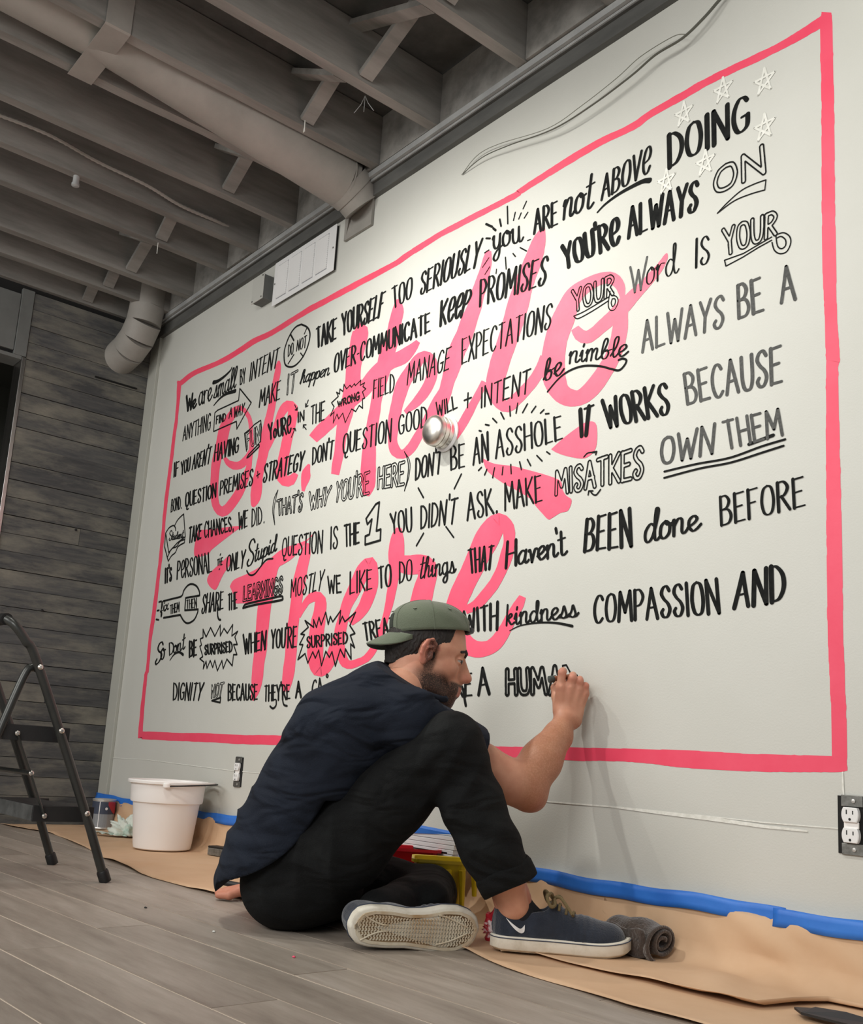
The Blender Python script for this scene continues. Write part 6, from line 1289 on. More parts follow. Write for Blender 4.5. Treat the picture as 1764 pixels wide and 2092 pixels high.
def np_mesh(name, V, F, mat_, parent=None, attr=None):
    me = bpy.data.meshes.new(name)
    me.vertices.add(len(V)); me.vertices.foreach_set('co', np.asarray(V, np.float32).ravel())
    me.loops.add(F.size); me.loops.foreach_set('vertex_index', F.astype(np.int32).ravel())
    me.polygons.add(len(F)); me.polygons.foreach_set('loop_start', np.arange(len(F), dtype=np.int32)*4)
    me.polygons.foreach_set('use_smooth', np.ones(len(F), bool))
    me.update(calc_edges=True); me.validate()
    if attr:
        for k, a in attr.items():
            at = me.attributes.new(k, 'FLOAT', 'POINT'); at.data.foreach_set('value', np.asarray(a, np.float32))
    o = bpy.data.objects.new(name, me); COL.objects.link(o)
    if mat_: me.materials.append(mat_)
    if parent: o.parent = parent
    return o
def wob(X, Y, Z, f, s):
    return (np.sin(X*f+s+1.7*np.sin(Y*f*.7+s*2))*np.cos(Y*f*.9+s*1.3+np.sin(Z*f*.8))+np.sin(Z*f*1.1+s*.7+1.3*np.sin(X*f*.6)))*.5

LX = np.array((0.635609, 0.772011, 0.0)); LY = np.array((-LX[1], LX[0], 0.0)); LO = np.array((2.70, -.55, 0))
LM = Matrix(((LX[0], LY[0], 0, LO[0]), (LX[1], LY[1], 0, LO[1]), (0, 0, 1, 0), (0, 0, 0, 1)))

# skin material: warm skin with a stubble mask and slight redness stored per vertex
def skin_material():
    m = bpy.data.materials.new('skin'); m.use_nodes = True
    nt = m.node_tree; N = nt.nodes; L = nt.links; b = N['Principled BSDF']
    b.inputs['Roughness'].default_value = .5; b.inputs['Subsurface Weight'].default_value = .12
    b.inputs['Subsurface Radius'].default_value = (.012, .004, .002); b.inputs['Subsurface Scale'].default_value = .6
    b.inputs['Specular IOR Level'].default_value = .35
    tc = N.new('ShaderNodeTexCoord')
    n = N.new('ShaderNodeTexNoise'); n.inputs['Scale'].default_value = 28; n.inputs['Detail'].default_value = 5
    L.new(tc.outputs['Object'], n.inputs['Vector'])
    r = N.new('ShaderNodeValToRGB'); r.color_ramp.elements[0].position = .35; r.color_ramp.elements[1].position = .7
    r.color_ramp.elements[0].color = srgb(206, 152, 126); r.color_ramp.elements[1].color = srgb(190, 132, 108)
    L.new(n.outputs['Fac'], r.inputs[0])
    def mixin(prev, attr, col, gain=1.0, noise=None):
        a = N.new('ShaderNodeAttribute'); a.attribute_name = attr
        mx = N.new('ShaderNodeMix'); mx.data_type = 'RGBA'
        f = a.outputs['Fac']
        if noise:
            n2 = N.new('ShaderNodeTexNoise'); n2.inputs['Scale'].default_value = noise; n2.inputs['Detail'].default_value = 2
            L.new(tc.outputs['Object'], n2.inputs['Vector'])
            mr = N.new('ShaderNodeMapRange'); mr.inputs['From Min'].default_value = .3; mr.inputs['From Max'].default_value = .62; mr.inputs['To Min'].default_value = .72; mr.inputs['To Max'].default_value = 1.2
            L.new(n2.outputs['Fac'], mr.inputs['Value'])
            mu = N.new('ShaderNodeMath'); mu.operation = 'MULTIPLY'; mu.use_clamp = True; L.new(f, mu.inputs[0]); L.new(mr.outputs[0], mu.inputs[1]); f = mu.outputs[0]
        L.new(f, mx.inputs[0]); L.new(prev, mx.inputs[6]); mx.inputs[7].default_value = col
        return mx.outputs[2]
    c = mixin(r.outputs[0], 'red', srgb(196, 110, 98))
    c = mixin(c, 'armhair', srgb(150, 100, 68), noise=260)
    c = mixin(c, 'beard', srgb(52, 37, 31), noise=420)
    L.new(c, b.inputs['Base Color'])
    n3 = N.new('ShaderNodeTexNoise'); n3.inputs['Scale'].default_value = 420
    bp = N.new('ShaderNodeBump'); bp.inputs['Strength'].default_value = .12; bp.inputs['Distance'].default_value = .001
    L.new(tc.outputs['Object'], n3.inputs['Vector']); L.new(n3.outputs['Fac'], bp.inputs['Height']); L.new(bp.outputs[0], b.inputs['Normal'])
    return m
M['skin'] = skin_material()
def sm01(x, a, b):
    t = np.clip((x-a)/(b-a), 0, 1); return t*t*(3-2*t)

# ---- landmarks in the man's own frame (x forward, y to his left, z up), metres
HEAD = (0.2147,-0.0346,0.6457)
pitch_, yaw_, roll_ = math.radians(10), math.radians(6), math.radians(0)
HR = Matrix.Rotation(yaw_, 3, 'Z') @ Matrix.Rotation(pitch_, 3, 'Y') @ Matrix.Rotation(roll_, 3, 'X')
HM = HR.to_4x4(); HM.translation = HEAD
def h2l(p): return tuple(HM @ Vector(p))

# ---- head (in head frame)
S = SDF((-.125, -.105, -.19), (.15, .105, .135), .0019)
S.ell((.003, 0, .034), (.092, .076, .084), .0)
S.ell((.032, 0, -.03), (.058, .060, .088), .03)
for s in (-1, 1):
    S.cone((-.012, s*.054, -.05), (.02, s*.05, -.078), .018, .017, .03)
    S.cone((.02, s*.05, -.078), (.07, s*.016, -.106), .017, .015, .025)
    S.ell((.058, s*.045, -.026), (.024, .02, .02), .025)
    S.cone((.03, s*.062, .012), (.060, s*.05, .018), .012, .010, .02)
S.ell((.076, 0, -.106), (.018, .020, .016), .018)
S.cone((.080, -.034, .021), (.080, .034, .021), .0135, .0135, .02)
S.ell((.080, 0, -.070), (.024, .034, .030), .022)
# eye sockets, nose, lips
for s in (-1, 1):
    S.ell((.102, s*.0325, -.003), (.017, .0185, .0125), .013, op='-')
S.cone((.092, 0, .008), (.1135, 0, -.030), .0085, .0105, .012)
S.ell((.1155, 0, -.036), (.0125, .0115, .0105), .009)
S.cone((.084, 0, .002), (.097, 0, -.034), .0115, .0150, .012); S.cone((.096, 0, -.046), (.0965, 0, -.062), .0085, .009, .012)
for s in (-1, 1):
    S.ell((.1015, s*.0125, -.0405), (.0115, .0085, .0085), .007)
    S.ell((.1085, s*.0068, -.0490), (.0050, .0030, .0025), .002, op='-')
for s in (-1, 1):
    S.cone((.1005, 0, -.0665), (.088, s*.023, -.0705), .0060, .0032, .008)
    S.cone((.0985, 0, -.0775), (.087, s*.021, -.073), .0070, .0034, .008)
    S.cone((.1062, 0, -.0714), (.090, s*.024, -.0722), .0013, .0010, .0025, op='-')
    S.ell((.090, s*.0485, -.002), (.016, .013, .0105), .010, op='-')
# eyelids: a shell over the ball with an open slit
for s in (-1, 1):
    S.ell((.0795, s*.0325, -.002), (.0142, .0150, .0138), .004)
    S.ell((.0940, s*.0335, -.0030), (.009, .0130, .0038), .002, op='-')
    S.ell((.0880, s*.0430, -.0032), (.010, .0090, .0031), .002, op='-')
    S.cone((.0925, s*.022, .0045), (.0845, s*.047, .0025), .0030, .0024, .004)
# neck stub
nk = [HM.inverted() @ Vector(p) for p in ((0.1937,-0.0421,0.6035), (0.1825,-0.0546,0.5620), (0.1635,-0.0614,0.5164))]
S.cone((-.010, 0, -.055), tuple(nk[0]), .049, .052, .025)
S.cone(tuple(nk[0]), tuple(nk[1]), .052, .058, .03)
S.cone((.02, 0, -.075), tuple(nk[1]), .036, .045, .03)
# ears
for s in (-1, 1):
    ER = np.array(Matrix.Rotation(math.radians(12), 3, 'Y') @ Matrix.Rotation(math.radians(-s*14), 3, 'Z'))
    def e2h(p): return np.array((.000, s*.0775, -.006))+ER @ np.array((p[0]*.84, p[1]*s*1.05, p[2]*.86))
    S.ell(e2h((-.002, .003, .002)), (.0155, .0055, .027), .006)
    rim = [(.014, .006, .012), (.010, .012, .028), (-.004, .015, .035), (-.017, .016, .026), (-.021, .015, .008), (-.017, .012, -.010), (-.009, .009, -.022)]
    for a, b in zip(rim[:-1], rim[1:]): S.cone(e2h(a), e2h(b), .0046, .0046, .002)
    S.ell(e2h((-.002, .008, -.026)), (.009, .005, .009), .005)
    S.cone(e2h((.004, .010, .017)), e2h((-.010, .012, .006)), .0035, .0035, .004)
    S.cone(e2h((-.010, .012, .006)), e2h((-.006, .010, -.014)), .0035, .0035, .004)
    S.ell(e2h((.002, .013, -.002)), (.0080, .0085, .0115), .003, op='-')
    S.ell(e2h((-.008, .016, .020)), (.0065, .0065, .0075), .003, op='-')
    S.ell(e2h((.013, .006, -.006)), (.005, .005, .008), .004)
HV, HF = S.mesh()
hx, hy, hz = HV.T
jaw = sm01(-hz, .030, .060)*sm01(hx, -.03, .015)*(1-sm01(-hz, .118, .14)*.4)
cheek = 1-sm01(hx-.9*(-hz-.055), .058, .082)*sm01(-hz, -.02, .03)*(1-sm01(-hz, .062, .072))
mou = sm01(hx, .06, .08)*sm01(-hz, .050, .058)
beard = np.clip(np.maximum(jaw*np.clip(cheek, .0, 1), mou*.95), 0, 1)
lip = ((hx > .088)*sm01(.024-np.abs(hy), 0, .006)*(1-sm01(np.abs(hz+.0725), .009, .014)))
beard = beard*(1-.8*lip)
side = sm01(-np.abs(hx-.012), -.02, -.008)*sm01(np.abs(hy), .05, .06)*sm01(hz+.07, 0, .02)*(1-sm01(hz, .02, .03))
beard = np.maximum(beard, .75*side*sm01(hx, -.006, .004))
red = np.clip(.55*lip+.35*sm01(.018-np.hypot(hx-.113, hz+.037), 0, .012)+.5*(np.abs(hy) > .076)*sm01(.036-np.hypot(hx-.002, hz+.004), 0, .01), 0, 1)
HVl = np.array([tuple(HM @ Vector(p)) for p in HV])

# ---- right arm and hand
el = (0.4710,-0.0598,0.3407); wr = (0.5812,0.0573,0.5180)
S = SDF(np.minimum(np.array((0.1813,-0.2507,0.5492))-.02, np.array(el)-.09), (np.array((0.6444,0.1076,0.6743))+.02), .0021)
S.cone((0.2074,-0.1538,0.4698), (0.3650,-0.0951,0.3858), .052, .050, .01)
S.cone((0.3650,-0.0951,0.3858), (0.4184,-0.0773,0.3601), .050, .046, .02)
S.cone((0.4184,-0.0773,0.3601), (0.4741,-0.0550,0.3319), .046, .038, .03)
S.ell((0.4938,-0.0479,0.3172), (.020, .02, .020), .03)
S.cone((0.4757,-0.0571,0.3432), (0.5080,-0.0341,0.4059), .042, .046, .03)
S.cone((0.5080,-0.0341,0.4059), (0.5522,0.0184,0.4696), .046, .033, .02)
S.cone((0.5522,0.0184,0.4696), (0.5711,0.0440,0.5072), .033, .024, .02)
S.cone((0.5714,0.0477,0.5145), (0.5670,0.0548,0.5302), .0225, .021, .02)
S.cone((0.5945,0.0562,0.5139), (0.5970,0.0609,0.5324), .0215, .021, .02)
S.cone((0.4595,-0.0777,0.3538), (0.5229,-0.0164,0.4368), .036, .03, .03)
# palm slab
kn = [(0.5584,0.0432,0.5905), (0.5815,0.0434,0.5907), (0.6032,0.0504,0.5878), (0.6209,0.0602,0.5798)]
pw = [(0.5649,0.0582,0.5338), (0.5769,0.0566,0.5321), (0.5894,0.0589,0.5318), (0.6013,0.0651,0.5316)]
for a, b, r in zip(pw, kn, (.0150, .0155, .0150, .0135)): S.cone(a, b, r+.002, r-.002, .012)
S.cone((0.5682,0.0675,0.5491), (0.6055,0.0753,0.5640), .014, .012, .02)
fing = [((0.5584,0.0432,0.5905), (0.5598,0.0363,0.6263), (0.5652,0.0587,0.6323), (0.5666,0.0827,0.6186), .0098),
        ((0.5815,0.0434,0.5907), (0.5854,0.0348,0.6145), (0.5898,0.0577,0.6228), (0.5841,0.0823,0.6110), .0098),
        ((0.6032,0.0504,0.5878), (0.6048,0.0412,0.6090), (0.6078,0.0616,0.6145), (0.6029,0.0824,0.6011), .0092),
        ((0.6209,0.0602,0.5798), (0.6213,0.0515,0.5987), (0.6228,0.0684,0.6013), (0.6169,0.0827,0.5897), .0082)]
for a, b, c, d, r in fing:
    S.cone(a, b, r+.0012, r, .006); S.cone(b, c, r, r*.95, .004); S.cone(c, d, r*.95, r*.8, .003)
S.cone((0.5633,0.0653,0.5389), (0.5525,0.0739,0.5679), .0145, .0115, .014)
S.cone((0.5525,0.0739,0.5679), (0.5489,0.0816,0.5915), .0112, .0100, .006)
S.cone((0.5489,0.0816,0.5915), (0.5602,0.0868,0.6074), .0100, .0082, .004)
# extensor tendons
for a, b in zip(pw, kn): S.cone(np.array(a)-np.array((0, .0125, 0)), np.array(b)-np.array((0, .0115, 0)), .003, .0038, .006)
AV, AF = S.mesh()
ah = sm01(np.array(wr)[2]+.03-AV[:, 2], 0, .06)*sm01(AV[:, 0]-np.array(el)[0]+.04, 0, .05)*.55
kred = np.zeros(len(AV))
for a, b, c, d, r in fing:
    for p in (a, b): kred = np.maximum(kred, .6*np.exp(-((AV-np.array(p))**2).sum(1)/.013**2))
kred = np.maximum(kred, .55*np.exp(-((AV-np.array((0.4849,-0.0692,0.3108)))**2).sum(1)/.03**2))

# ---- left hand on the floor and left forearm
S = SDF(np.array((-0.2497,0.3261,0.0084))-.085, np.array((-0.0992,0.2181,0.2632))+.09, .0026)
S.cone((-0.1009,0.2410,0.2497), (-0.1680,0.3102,0.0966), .044, .036, .01)
S.cone((-0.1680,0.3102,0.0966), (-0.2079,0.3269,0.0334), .034, .026, .02)
lw = np.array((-0.2079,0.3269,0.0334))
for i in range(4):
    o_ = np.array((0, .02*(i-1.5), 0)); a = lw+o_*.7+np.array((-.004, 0, -.002)); b = a+np.array((-.052, 0, -.018))+o_*.4; b[2] = max(b[2], .022)
    S.cone(a, b, .0145, .0125, .012)
    c = b+np.array((-.022, .004, -.004)); d = c+np.array((.004, .004, -.012)); e = d+np.array((.022, 0, -.004))
    for q in (c, d, e): q[2] = max(q[2], .011)
    S.cone(b, c, .0105, .0098, .004); S.cone(c, d, .0098, .0092, .003); S.cone(d, e, .0092, .008, .003)
S.cone(lw+np.array((-.01, -.03, -.004)), lw+np.array((-.045, -.05, -.018)), .0125, .011, .012)
S.cone(lw+np.array((-.045, -.05, -.018)), lw+np.array((-.075, -.045, -.020)), .0105, .0085, .005)
LHV, LHF = S.mesh()
# ---- ankle and lower legs, torso core
S = SDF((-.36, -.33, -.02), (.52, .52, .80), .0055)
hipc = np.array((-0.0604,-0.0151,0.1005))
S.cone(hipc+np.array((0, -.075, .02)), hipc+np.array((0, .075, .02)), .082, .082, .02)
S.chain([(-0.0584,-0.0228,0.1411, .09), (-0.0136,-0.0470,0.3235, .085), (0.0595,-0.0686,0.4410, .09), (0.1352,-0.0765,0.5137, .07), (0.1783,-0.0743,0.5579, .052)], .04)
S.chain([(-0.0255,-0.0952,0.1222, .075), (0.2871,-0.2317,0.4296, .05), (0.4151,-0.2242,0.1695, .040), (0.4408,-0.2073,0.0987, .034)], .02)
S.chain([(-0.0190,0.0794,0.0881, .07), (0.2680,0.1473,0.0703, .048), (0.1550,-0.1861,0.0497, .034)], .02)
S.chain([(0.1900,-0.2038,0.4905, .05), (0.2096,-0.1538,0.4699, .048)], .02); S.cone((0.1354,-0.0815,0.5135), (0.1900,-0.2038,0.4905), .06, .05, .03)
S.cone((0.1350,-0.0715,0.5140), (0.1048,0.0560,0.5375), .06, .05, .03); S.chain([(0.1048,0.0560,0.5375, .05), (-0.0537,0.2289,0.3156, .042), (-0.1009,0.2410,0.2497, .04)], .02)
BV, BF = S.mesh()
# shin and ankle above the sock get their own finer skin
S = SDF(np.array((0.4361,-0.2051,0.1132))-.11, np.array((0.4361,-0.2051,0.1132))+.12, .0024)
S.cone((0.4151,-0.2242,0.1695), (0.4424,-0.1961,0.1094), .043, .032, .01); S.cone((0.4424,-0.1961,0.1094), (0.4569,-0.1857,0.0665), .032, .030, .02)
S.cone((0.4135,-0.1977,0.1159), (0.4297,-0.1868,0.0600), .011, .012, .03)
KV, KF = S.mesh()

def merge(parts):
    V = []; F = []; n = 0
    for v, f in parts: V.append(v); F.append(f+n); n += len(v)
    return np.concatenate(V), np.concatenate(F)
V, F = merge([(BV, BF), (HVl, HF), (AV, AF), (LHV, LHF), (KV, KF)])
z0 = lambda a: np.zeros(len(a))
beard_a = np.concatenate([z0(BV), beard, z0(AV), z0(LHV), z0(KV)])
red_a = np.concatenate([z0(BV), red, kred, z0(LHV)+.35, z0(KV)+.35])
arm_a = np.concatenate([z0(BV), z0(HV), ah, z0(LHV)+.2, z0(KV)+.1])
man = np_mesh('person', V, F, M['skin'], None, {'beard': beard_a, 'red': red_a, 'armhair': arm_a})
man.matrix_world = LM
tag(man, 'bearded person in navy shirt and backward olive cap sitting on the floor lettering the wall', 'person')

def child(name, V, F, m, **k): return np_mesh(name, V, F, m, man, **k)
# eyes and brows
for s in (-1, 1):
    o = blob('eyeball', lambda d, a, b: d*.0124, M['eye'], 14, 18, man); o.location = h2l((.0795, s*.0325, -.003))
    dirv = Vector((.93, -.36, -.06)) if s < 0 else Vector((.98, .10, -.06))
    o2 = blob('iris', lambda d, a, b: Vector((d.x*.0022, d.y*.0062, d.z*.0062)), M['iris'], 10, 16, o)
    dl = (HR @ dirv).normalized(); o2.location = dl*.0118; o2.rotation_euler = dl.to_track_quat('X', 'Z').to_euler()
    S = SDF((.05, -.07, .0), (.118, .07, .045), .0015)
    pts = [(.0970, s*.009, .0135), (.0965, s*.022, .0195), (.0925, s*.037, .0225), (.0825, s*.0530, .0175)]
    for a, b, r1, r2 in zip(pts[:-1], pts[1:], (.0054, .0062, .0052), (.0062, .0052, .0032)): S.cone(a, b, r1, r2, .002)
    X, Y, Z = S.grid(); S.v = S.v+(.0007*np.sin(Y*1900+Z*900)*np.sin(X*1500)).astype(np.float32)
    v, f = S.mesh(); child('eyebrow', np.array([h2l(p) for p in v]), f, M['hair'])
# hair below the cap: back of the head, temple and sideburn
S = SDF((-.13, -.1, -.1), (.1, .1, .08), .002)
S.ell((.003, 0, .034), (.0950, .0785, .086), 0)
S.cone((-.036, 0, -.005), (-.040, 0, -.042), .0570, .0475, .03)
for s in (-1, 1): S.cone((.018, s*.0645, .03), (.012, s*.0635, -.014), .0125, .0085, .01); S.cone((.032, s*.058, .04), (.024, s*.0635, .02), .014, .010, .01)
X, Y, Z = S.grid()
front = (X-.048-.20*(Z-.02))
low = -(Z+.046-.70*np.clip(X+.045, 0, .2))
keep = np.maximum(front, np.where(X < -.0, low, -(Z+.022)))
S.v = np.maximum(S.v, keep.astype(np.float32))
for s in (-1, 1): S.ell((-.002, s*.082, -.006), (.0195, .03, .030), .004, op='-')
S.v = S.v+(.0009*np.sin(X*700+2*np.sin(Z*300))*np.sin(Z*240+Y*500)).astype(np.float32)
v, f = S.mesh(); child('hair', np.array([h2l(p) for p in v]), f, M['hair'])

# ---- cap worn backwards
CM = HM @ Matrix.Translation((.006, 0, .050)) @ Matrix.Rotation(math.radians(-15), 4, 'Y')
def c2l(p): return tuple(CM @ Vector(p))
ca, cb, ch_ = .0985, .0855, .082
def crown_pt(ph, t, off=0):
    # ph 0 = front of face (strap side), pi = brim side; t 0..1 base to button
    back = .5-.5*math.cos(ph)
    e = 2.0+1.3*back
    rr = (1-t**(e+.3))**(1/2.15) if t < 1 else 0
    seam = 1+.004*abs(math.cos(3*ph+.5))*(1-t)
    w = math.cos(ph)
    x = math.cos(ph)*(ca+off)*rr*seam; y = math.sin(ph)*(cb+off)*rr*seam
    zz = (ch_+off)*t*(.93+.07*back)
    if math.cos(ph) > 0: zz += 0
    x += -.004*t
    n = .0016*math.sin(ph*7+t*9)*t*(1-t)*4*(1-back)
    return (x+n*math.cos(ph), y+n*math.sin(ph), zz)
nph, nt_ = 72, 22
def opening(ph, t): return abs(ph) < .36 and .07 < t < .40 and (abs(ph)/.36)**2+((t-.12)/.28)**2 < 1
v = []; f = []
for j in range(nt_+1):
    t = math.sin(.5*math.pi*j/nt_)**.9*.9995
    for k in range(nph):
        ph = -math.pi+2*math.pi*k/nph; v.append(c2l(crown_pt(ph, t)))
for j in range(nt_):
    t = math.sin(.5*math.pi*(j+.5)/nt_)**.9
    for k in range(nph):
        ph = -math.pi+2*math.pi*(k+.5)/nph
        if opening(ph, t): continue
        f.append((j*nph+k, j*nph+(k+1) % nph, (j+1)*nph+(k+1) % nph, (j+1)*nph+k))
cap = o = mk('baseball_cap', v, f, M['cap'], man, smooth=True); sm = o.modifiers.new('Solidify', 'SOLIDIFY'); sm.thickness = .002; sm.offset = -1
for k in range(6):
    ph = math.pi/6+k*math.pi/3
    MB().tube([c2l(crown_pt(ph, math.sin(.5*math.pi*j/14)**.9*.999, .0004)) for j in range(15)], .0008, n=6).build('seam', M['cap'], o, smooth=True)
for k in range(6):
    MB().lathe([(.0042, -.0004), (.0045, .0008), (.0022, .0011)], n=12).build('eyelet', M['cap'], o).matrix_local = Matrix.Translation(c2l(crown_pt(k*math.pi/3+.02, .66, .0008))) @ (HR @ Vector((math.cos(k*math.pi/3)*.5, math.sin(k*math.pi/3)*.5, .8))).to_track_quat('Z', 'Y').to_matrix().to_4x4()
MB().lathe([(.0085, -.003), (.0085, .0), (.006, .003), (0, .004)], n=18, M=CM).build('top_button', M['cap'], cap, smooth=True).location = np.array(c2l((-.004, 0, ch_*.965)))-np.array(c2l((0, 0, 0)))
MB().tube([c2l(crown_pt(a, .055, .0014)) for a in np.linspace(-.36, .36, 13)], .0065, n=8, flat=1.0).build('strap', M['black'], cap, smooth=True)
bv = MB()
for a0 in (-.05, .05): pass
# dark strip behind the strap opening stands in for the shadowed hair there
bvv = [c2l(crown_pt(a, t, -.0035)) for a in np.linspace(-.42, .42, 13) for t in np.linspace(.04, .45, 7)]
mk('opening_shade_hair', bvv, [(i*7+j, i*7+j+1, (i+1)*7+j+1, (i+1)*7+j) for i in range(12) for j in range(6)], M['hair'], cap, smooth=True)
# brim: curved sheet at the back of the head
v = []; f = []; nb_, nr = 30, 10
for i in range(nb_+1):
    a = math.pi+(-1.02+2.04*i/nb_); u = (i/nb_-.5)*2
    for j in range(nr+1):
        q = j/nr
        ext = .058*(1-abs(u)**3.2)**.6 if abs(u) < 1 else 0
        R = 1.0
        bx_, by_ = math.cos(a)*ca, math.sin(a)*cb
        x = bx_-ext*q; y = by_*(1-.04*q)
        zz = .004-.46*ext*q-.020*(y/cb)**2*(1+.8*q)+.0
        v.append(c2l((x, y, zz)))
for i in range(nb_):
    for j in range(nr): f.append((i*(nr+1)+j, i*(nr+1)+j+1, (i+1)*(nr+1)+j+1, (i+1)*(nr+1)+j))
o = mk('brim', v, f, M['cap'], cap, smooth=True); sm = o.modifiers.new('Solidify', 'SOLIDIFY'); sm.thickness = .0045; sm.offset = 0
# dark patch on the front panel (now at the back)
pv = [c2l(crown_pt(math.pi+a, t, .0012)) for a in np.linspace(-.34, .34, 9) for t in np.linspace(.17, .58, 7)]
mk('embroidered_patch', pv, [(i*7+j, (i+1)*7+j, (i+1)*7+j+1, i*7+j+1) for i in range(8) for j in range(6)], M['patch'], cap, smooth=True)

# ---- shirt
S = SDF((-.36, -.33, -.02), (.52, .52, .80), .0048)
st = [(-0.0927,-0.0157,0.1549, .112), (-0.0645,-0.0276,0.2188, .112), (-0.0242,-0.0444,0.3093, .108), (0.0413,-0.0682,0.4376, .112), (0.1106,-0.0743,0.5009, .098)]
for (x0, y0, za, ra), (x1, y1, zb, rb), wa, wb_ in zip(st[:-1], st[1:], (.070, .066, .068, .085), (.066, .068, .085, .088)):
    for s in (-1, 1): S.cone((x0, y0+s*wa, za), (x1, y1+s*wb_, zb), ra, rb, .035)
    S.cone((x0, y0, za), (x1, y1, zb), ra+.004, rb+.004, .035)
sh = np.array((0.1913,-0.2030,0.4863)); shl = np.array((0.1026,0.0567,0.5338))
S.cone((0.1362,-0.1013,0.5101), sh, .082, .074, .045); S.cone((0.1224,-0.0522,0.5189), shl, .082, .072, .045)
S.cone(sh, (0.2693,-0.1618,0.4515), .074, .068, .03); S.cone((0.2693,-0.1618,0.4515), (0.3244,-0.1277,0.4206), .067, .068, .02)
S.cone(shl, (0.0092,0.1562,0.4070), .07, .062, .03)
S.cone((0.1459,-0.0732,0.5238), (0.1806,-0.0743,0.5581), .078, .064, .04)
S.cone((0.1468,-0.0815,0.5142), (0.2058,-0.0762,0.4897), .08, .06, .04)
S.cone((-0.1065,-0.0157,0.1541), (-0.1312,-0.0038,0.0904), .115, .108, .03)
for s in (-1, 1): S.cone(np.array((-0.0973,-0.0157,0.1546))+np.array((0, s*.085, 0)), np.array((-0.1198,-0.0038,0.0911))+np.array((0, s*.09, 0)), .098, .094, .03)
X, Y, Z = S.grid()
hp = np.array((-0.0786,-0.0986,0.1630))
# folds: pulling diagonally from hip to shoulder, bunched at the waist
u1 = (X-hp[0])*.55+(Z-hp[2])*.83; u2 = (X-hp[0])*.9-(Z-hp[2])*.42
near = np.exp(-((u1-.10)/.13)**2)
fold = (1-1.9*np.abs(np.sin(u1*52+u2*9+1.6*wob(X, Y, Z, 8, .4))))*np.clip(wob(X, Y, Z, 10, 2.0)+.5, 0, 1)
fold2 = np.sin((X*.35+Z*.94)*70+3*wob(X, Y, Z, 8, 1.1))*np.clip(wob(X, Y, Z, 10, 5.0), 0, 1)
bk = np.array((-0.0234,-0.1496,0.4335))
fold3 = np.sin((X*.62-Z*.78)*62+2.4*wob(X, Y, Z, 7, 4.2))*np.clip(wob(X, Y, Z, 9, 7.0)+.15, 0, 1)
S.v = (S.v-.0085*near*fold*1.2-.0055*fold2*(1-near)-.0050*fold3*(1-near)-.005*wob(X, Y, Z, 14, 3.0)).astype(np.float32)
# hem: curved cut falling towards the tail at the back
h0 = np.array((-0.1933,-0.0784,0.1035)); h1 = np.array((0.0165,-0.1221,0.2921))
dx, dz = h1[0]-h0[0], h1[2]-h0[2]; L_ = math.hypot(dx, dz)
tt = ((X-h0[0])*dx+(Z-h0[2])*dz)/L_/L_
sag = .034*np.sin(np.clip(tt, 0, 1)*np.pi)
dd = ((X-h0[0])*dz-(Z-h0[2])*dx)/L_-sag+.004*np.sin(Y*40)
dd = np.where(tt > .85, np.minimum(dd, h1[2]-Z), dd)
S.v = np.maximum(S.v, dd.astype(np.float32))
# sleeve end and neck opening
se = np.array((0.3244,-0.1277,0.4206)); sd = se-np.array((0.2693,-0.1618,0.4515)); sd /= np.linalg.norm(sd)
dS = (X-se[0])*sd[0]+(Y-se[1])*sd[1]+(Z-se[2])*sd[2]-.012
r_ = np.sqrt((X-se[0])**2+(Y-se[1])**2+(Z-se[2])**2)
S.v = np.where(r_ < .16, np.maximum(S.v, dS), S.v).astype(np.float32)
nb0 = np.array((0.1948,-0.0769,0.5726)); nd = np.array(nk and (HM @ Vector((-.02, 0, -.05))))-np.array((0.1636,-0.0664,0.5161)); nd /= np.linalg.norm(nd)
cn = np.array((0.2033,-0.0756,0.5663)); cnv = np.array((0.2323,-0.0856,0.6204))-cn; cnv /= np.linalg.norm(cnv)
dC = (X-cn[0])*cnv[0]+(Y-cn[1])*cnv[1]+(Z-cn[2])*cnv[2]
S.v = np.where(np.sqrt((X-cn[0])**2+(Y-cn[1])**2+(Z-cn[2])**2) < .17, np.maximum(S.v, dC), S.v).astype(np.float32)
v, f = S.mesh(); shirt = child('t_shirt', v, f, M['shirt'])
# rib collar around the neck
cl = []
e1 = np.cross(cnv, (0, 1, 0)); e1 /= np.linalg.norm(e1); e2 = np.cross(cnv, e1)
for k in range(41):
    a = 2*math.pi*k/40; cl.append(cn+np.array((-.005, 0, -.009))+e1*math.cos(a)*.076+e2*math.sin(a)*.068+cnv*(.004-.012*math.cos(a)))
MB().tube(cl, .0075, n=10, cap=False).build('collar', M['shirt'], shirt, smooth=True)
# ---- jeans
S = SDF((-.36, -.33, -.02), (.52, .52, .80), .0048)
for s in (-1, 1):
    S.cone(hipc+np.array((0, s*.075, .004)), hipc+np.array((.02, s*.07, .07)), .100, .104, .03)
S.ell(hipc+np.array((.03, 0, -.01)), (.14, .17, .094), .04)
S.cone((-0.0524,-0.0114,0.1349), (-0.0279,-0.0276,0.2211), .118, .112, .04)
S.chain([(-0.0200,-0.0952,0.1226, .103), (0.0601,-0.1323,0.1990, .097), (0.1638,-0.1844,0.3077, .084), (0.2872,-0.2343,0.4274, .066)], .03)
S.cone((0.2872,-0.2343,0.4274), (0.2992,-0.2318,0.4041), .069, .067, .02)
S.chain([(0.2992,-0.2318,0.4041, .067), (0.3394,-0.2333,0.3080, .067), (0.3827,-0.2340,0.2189, .062), (0.4145,-0.2336,0.1654, .060)], .02)
S.chain([(-0.0186,0.0807,0.0811, .098), (0.1468,0.1364,0.0664, .080), (0.2659,0.1482,0.0654, .066)], .03)
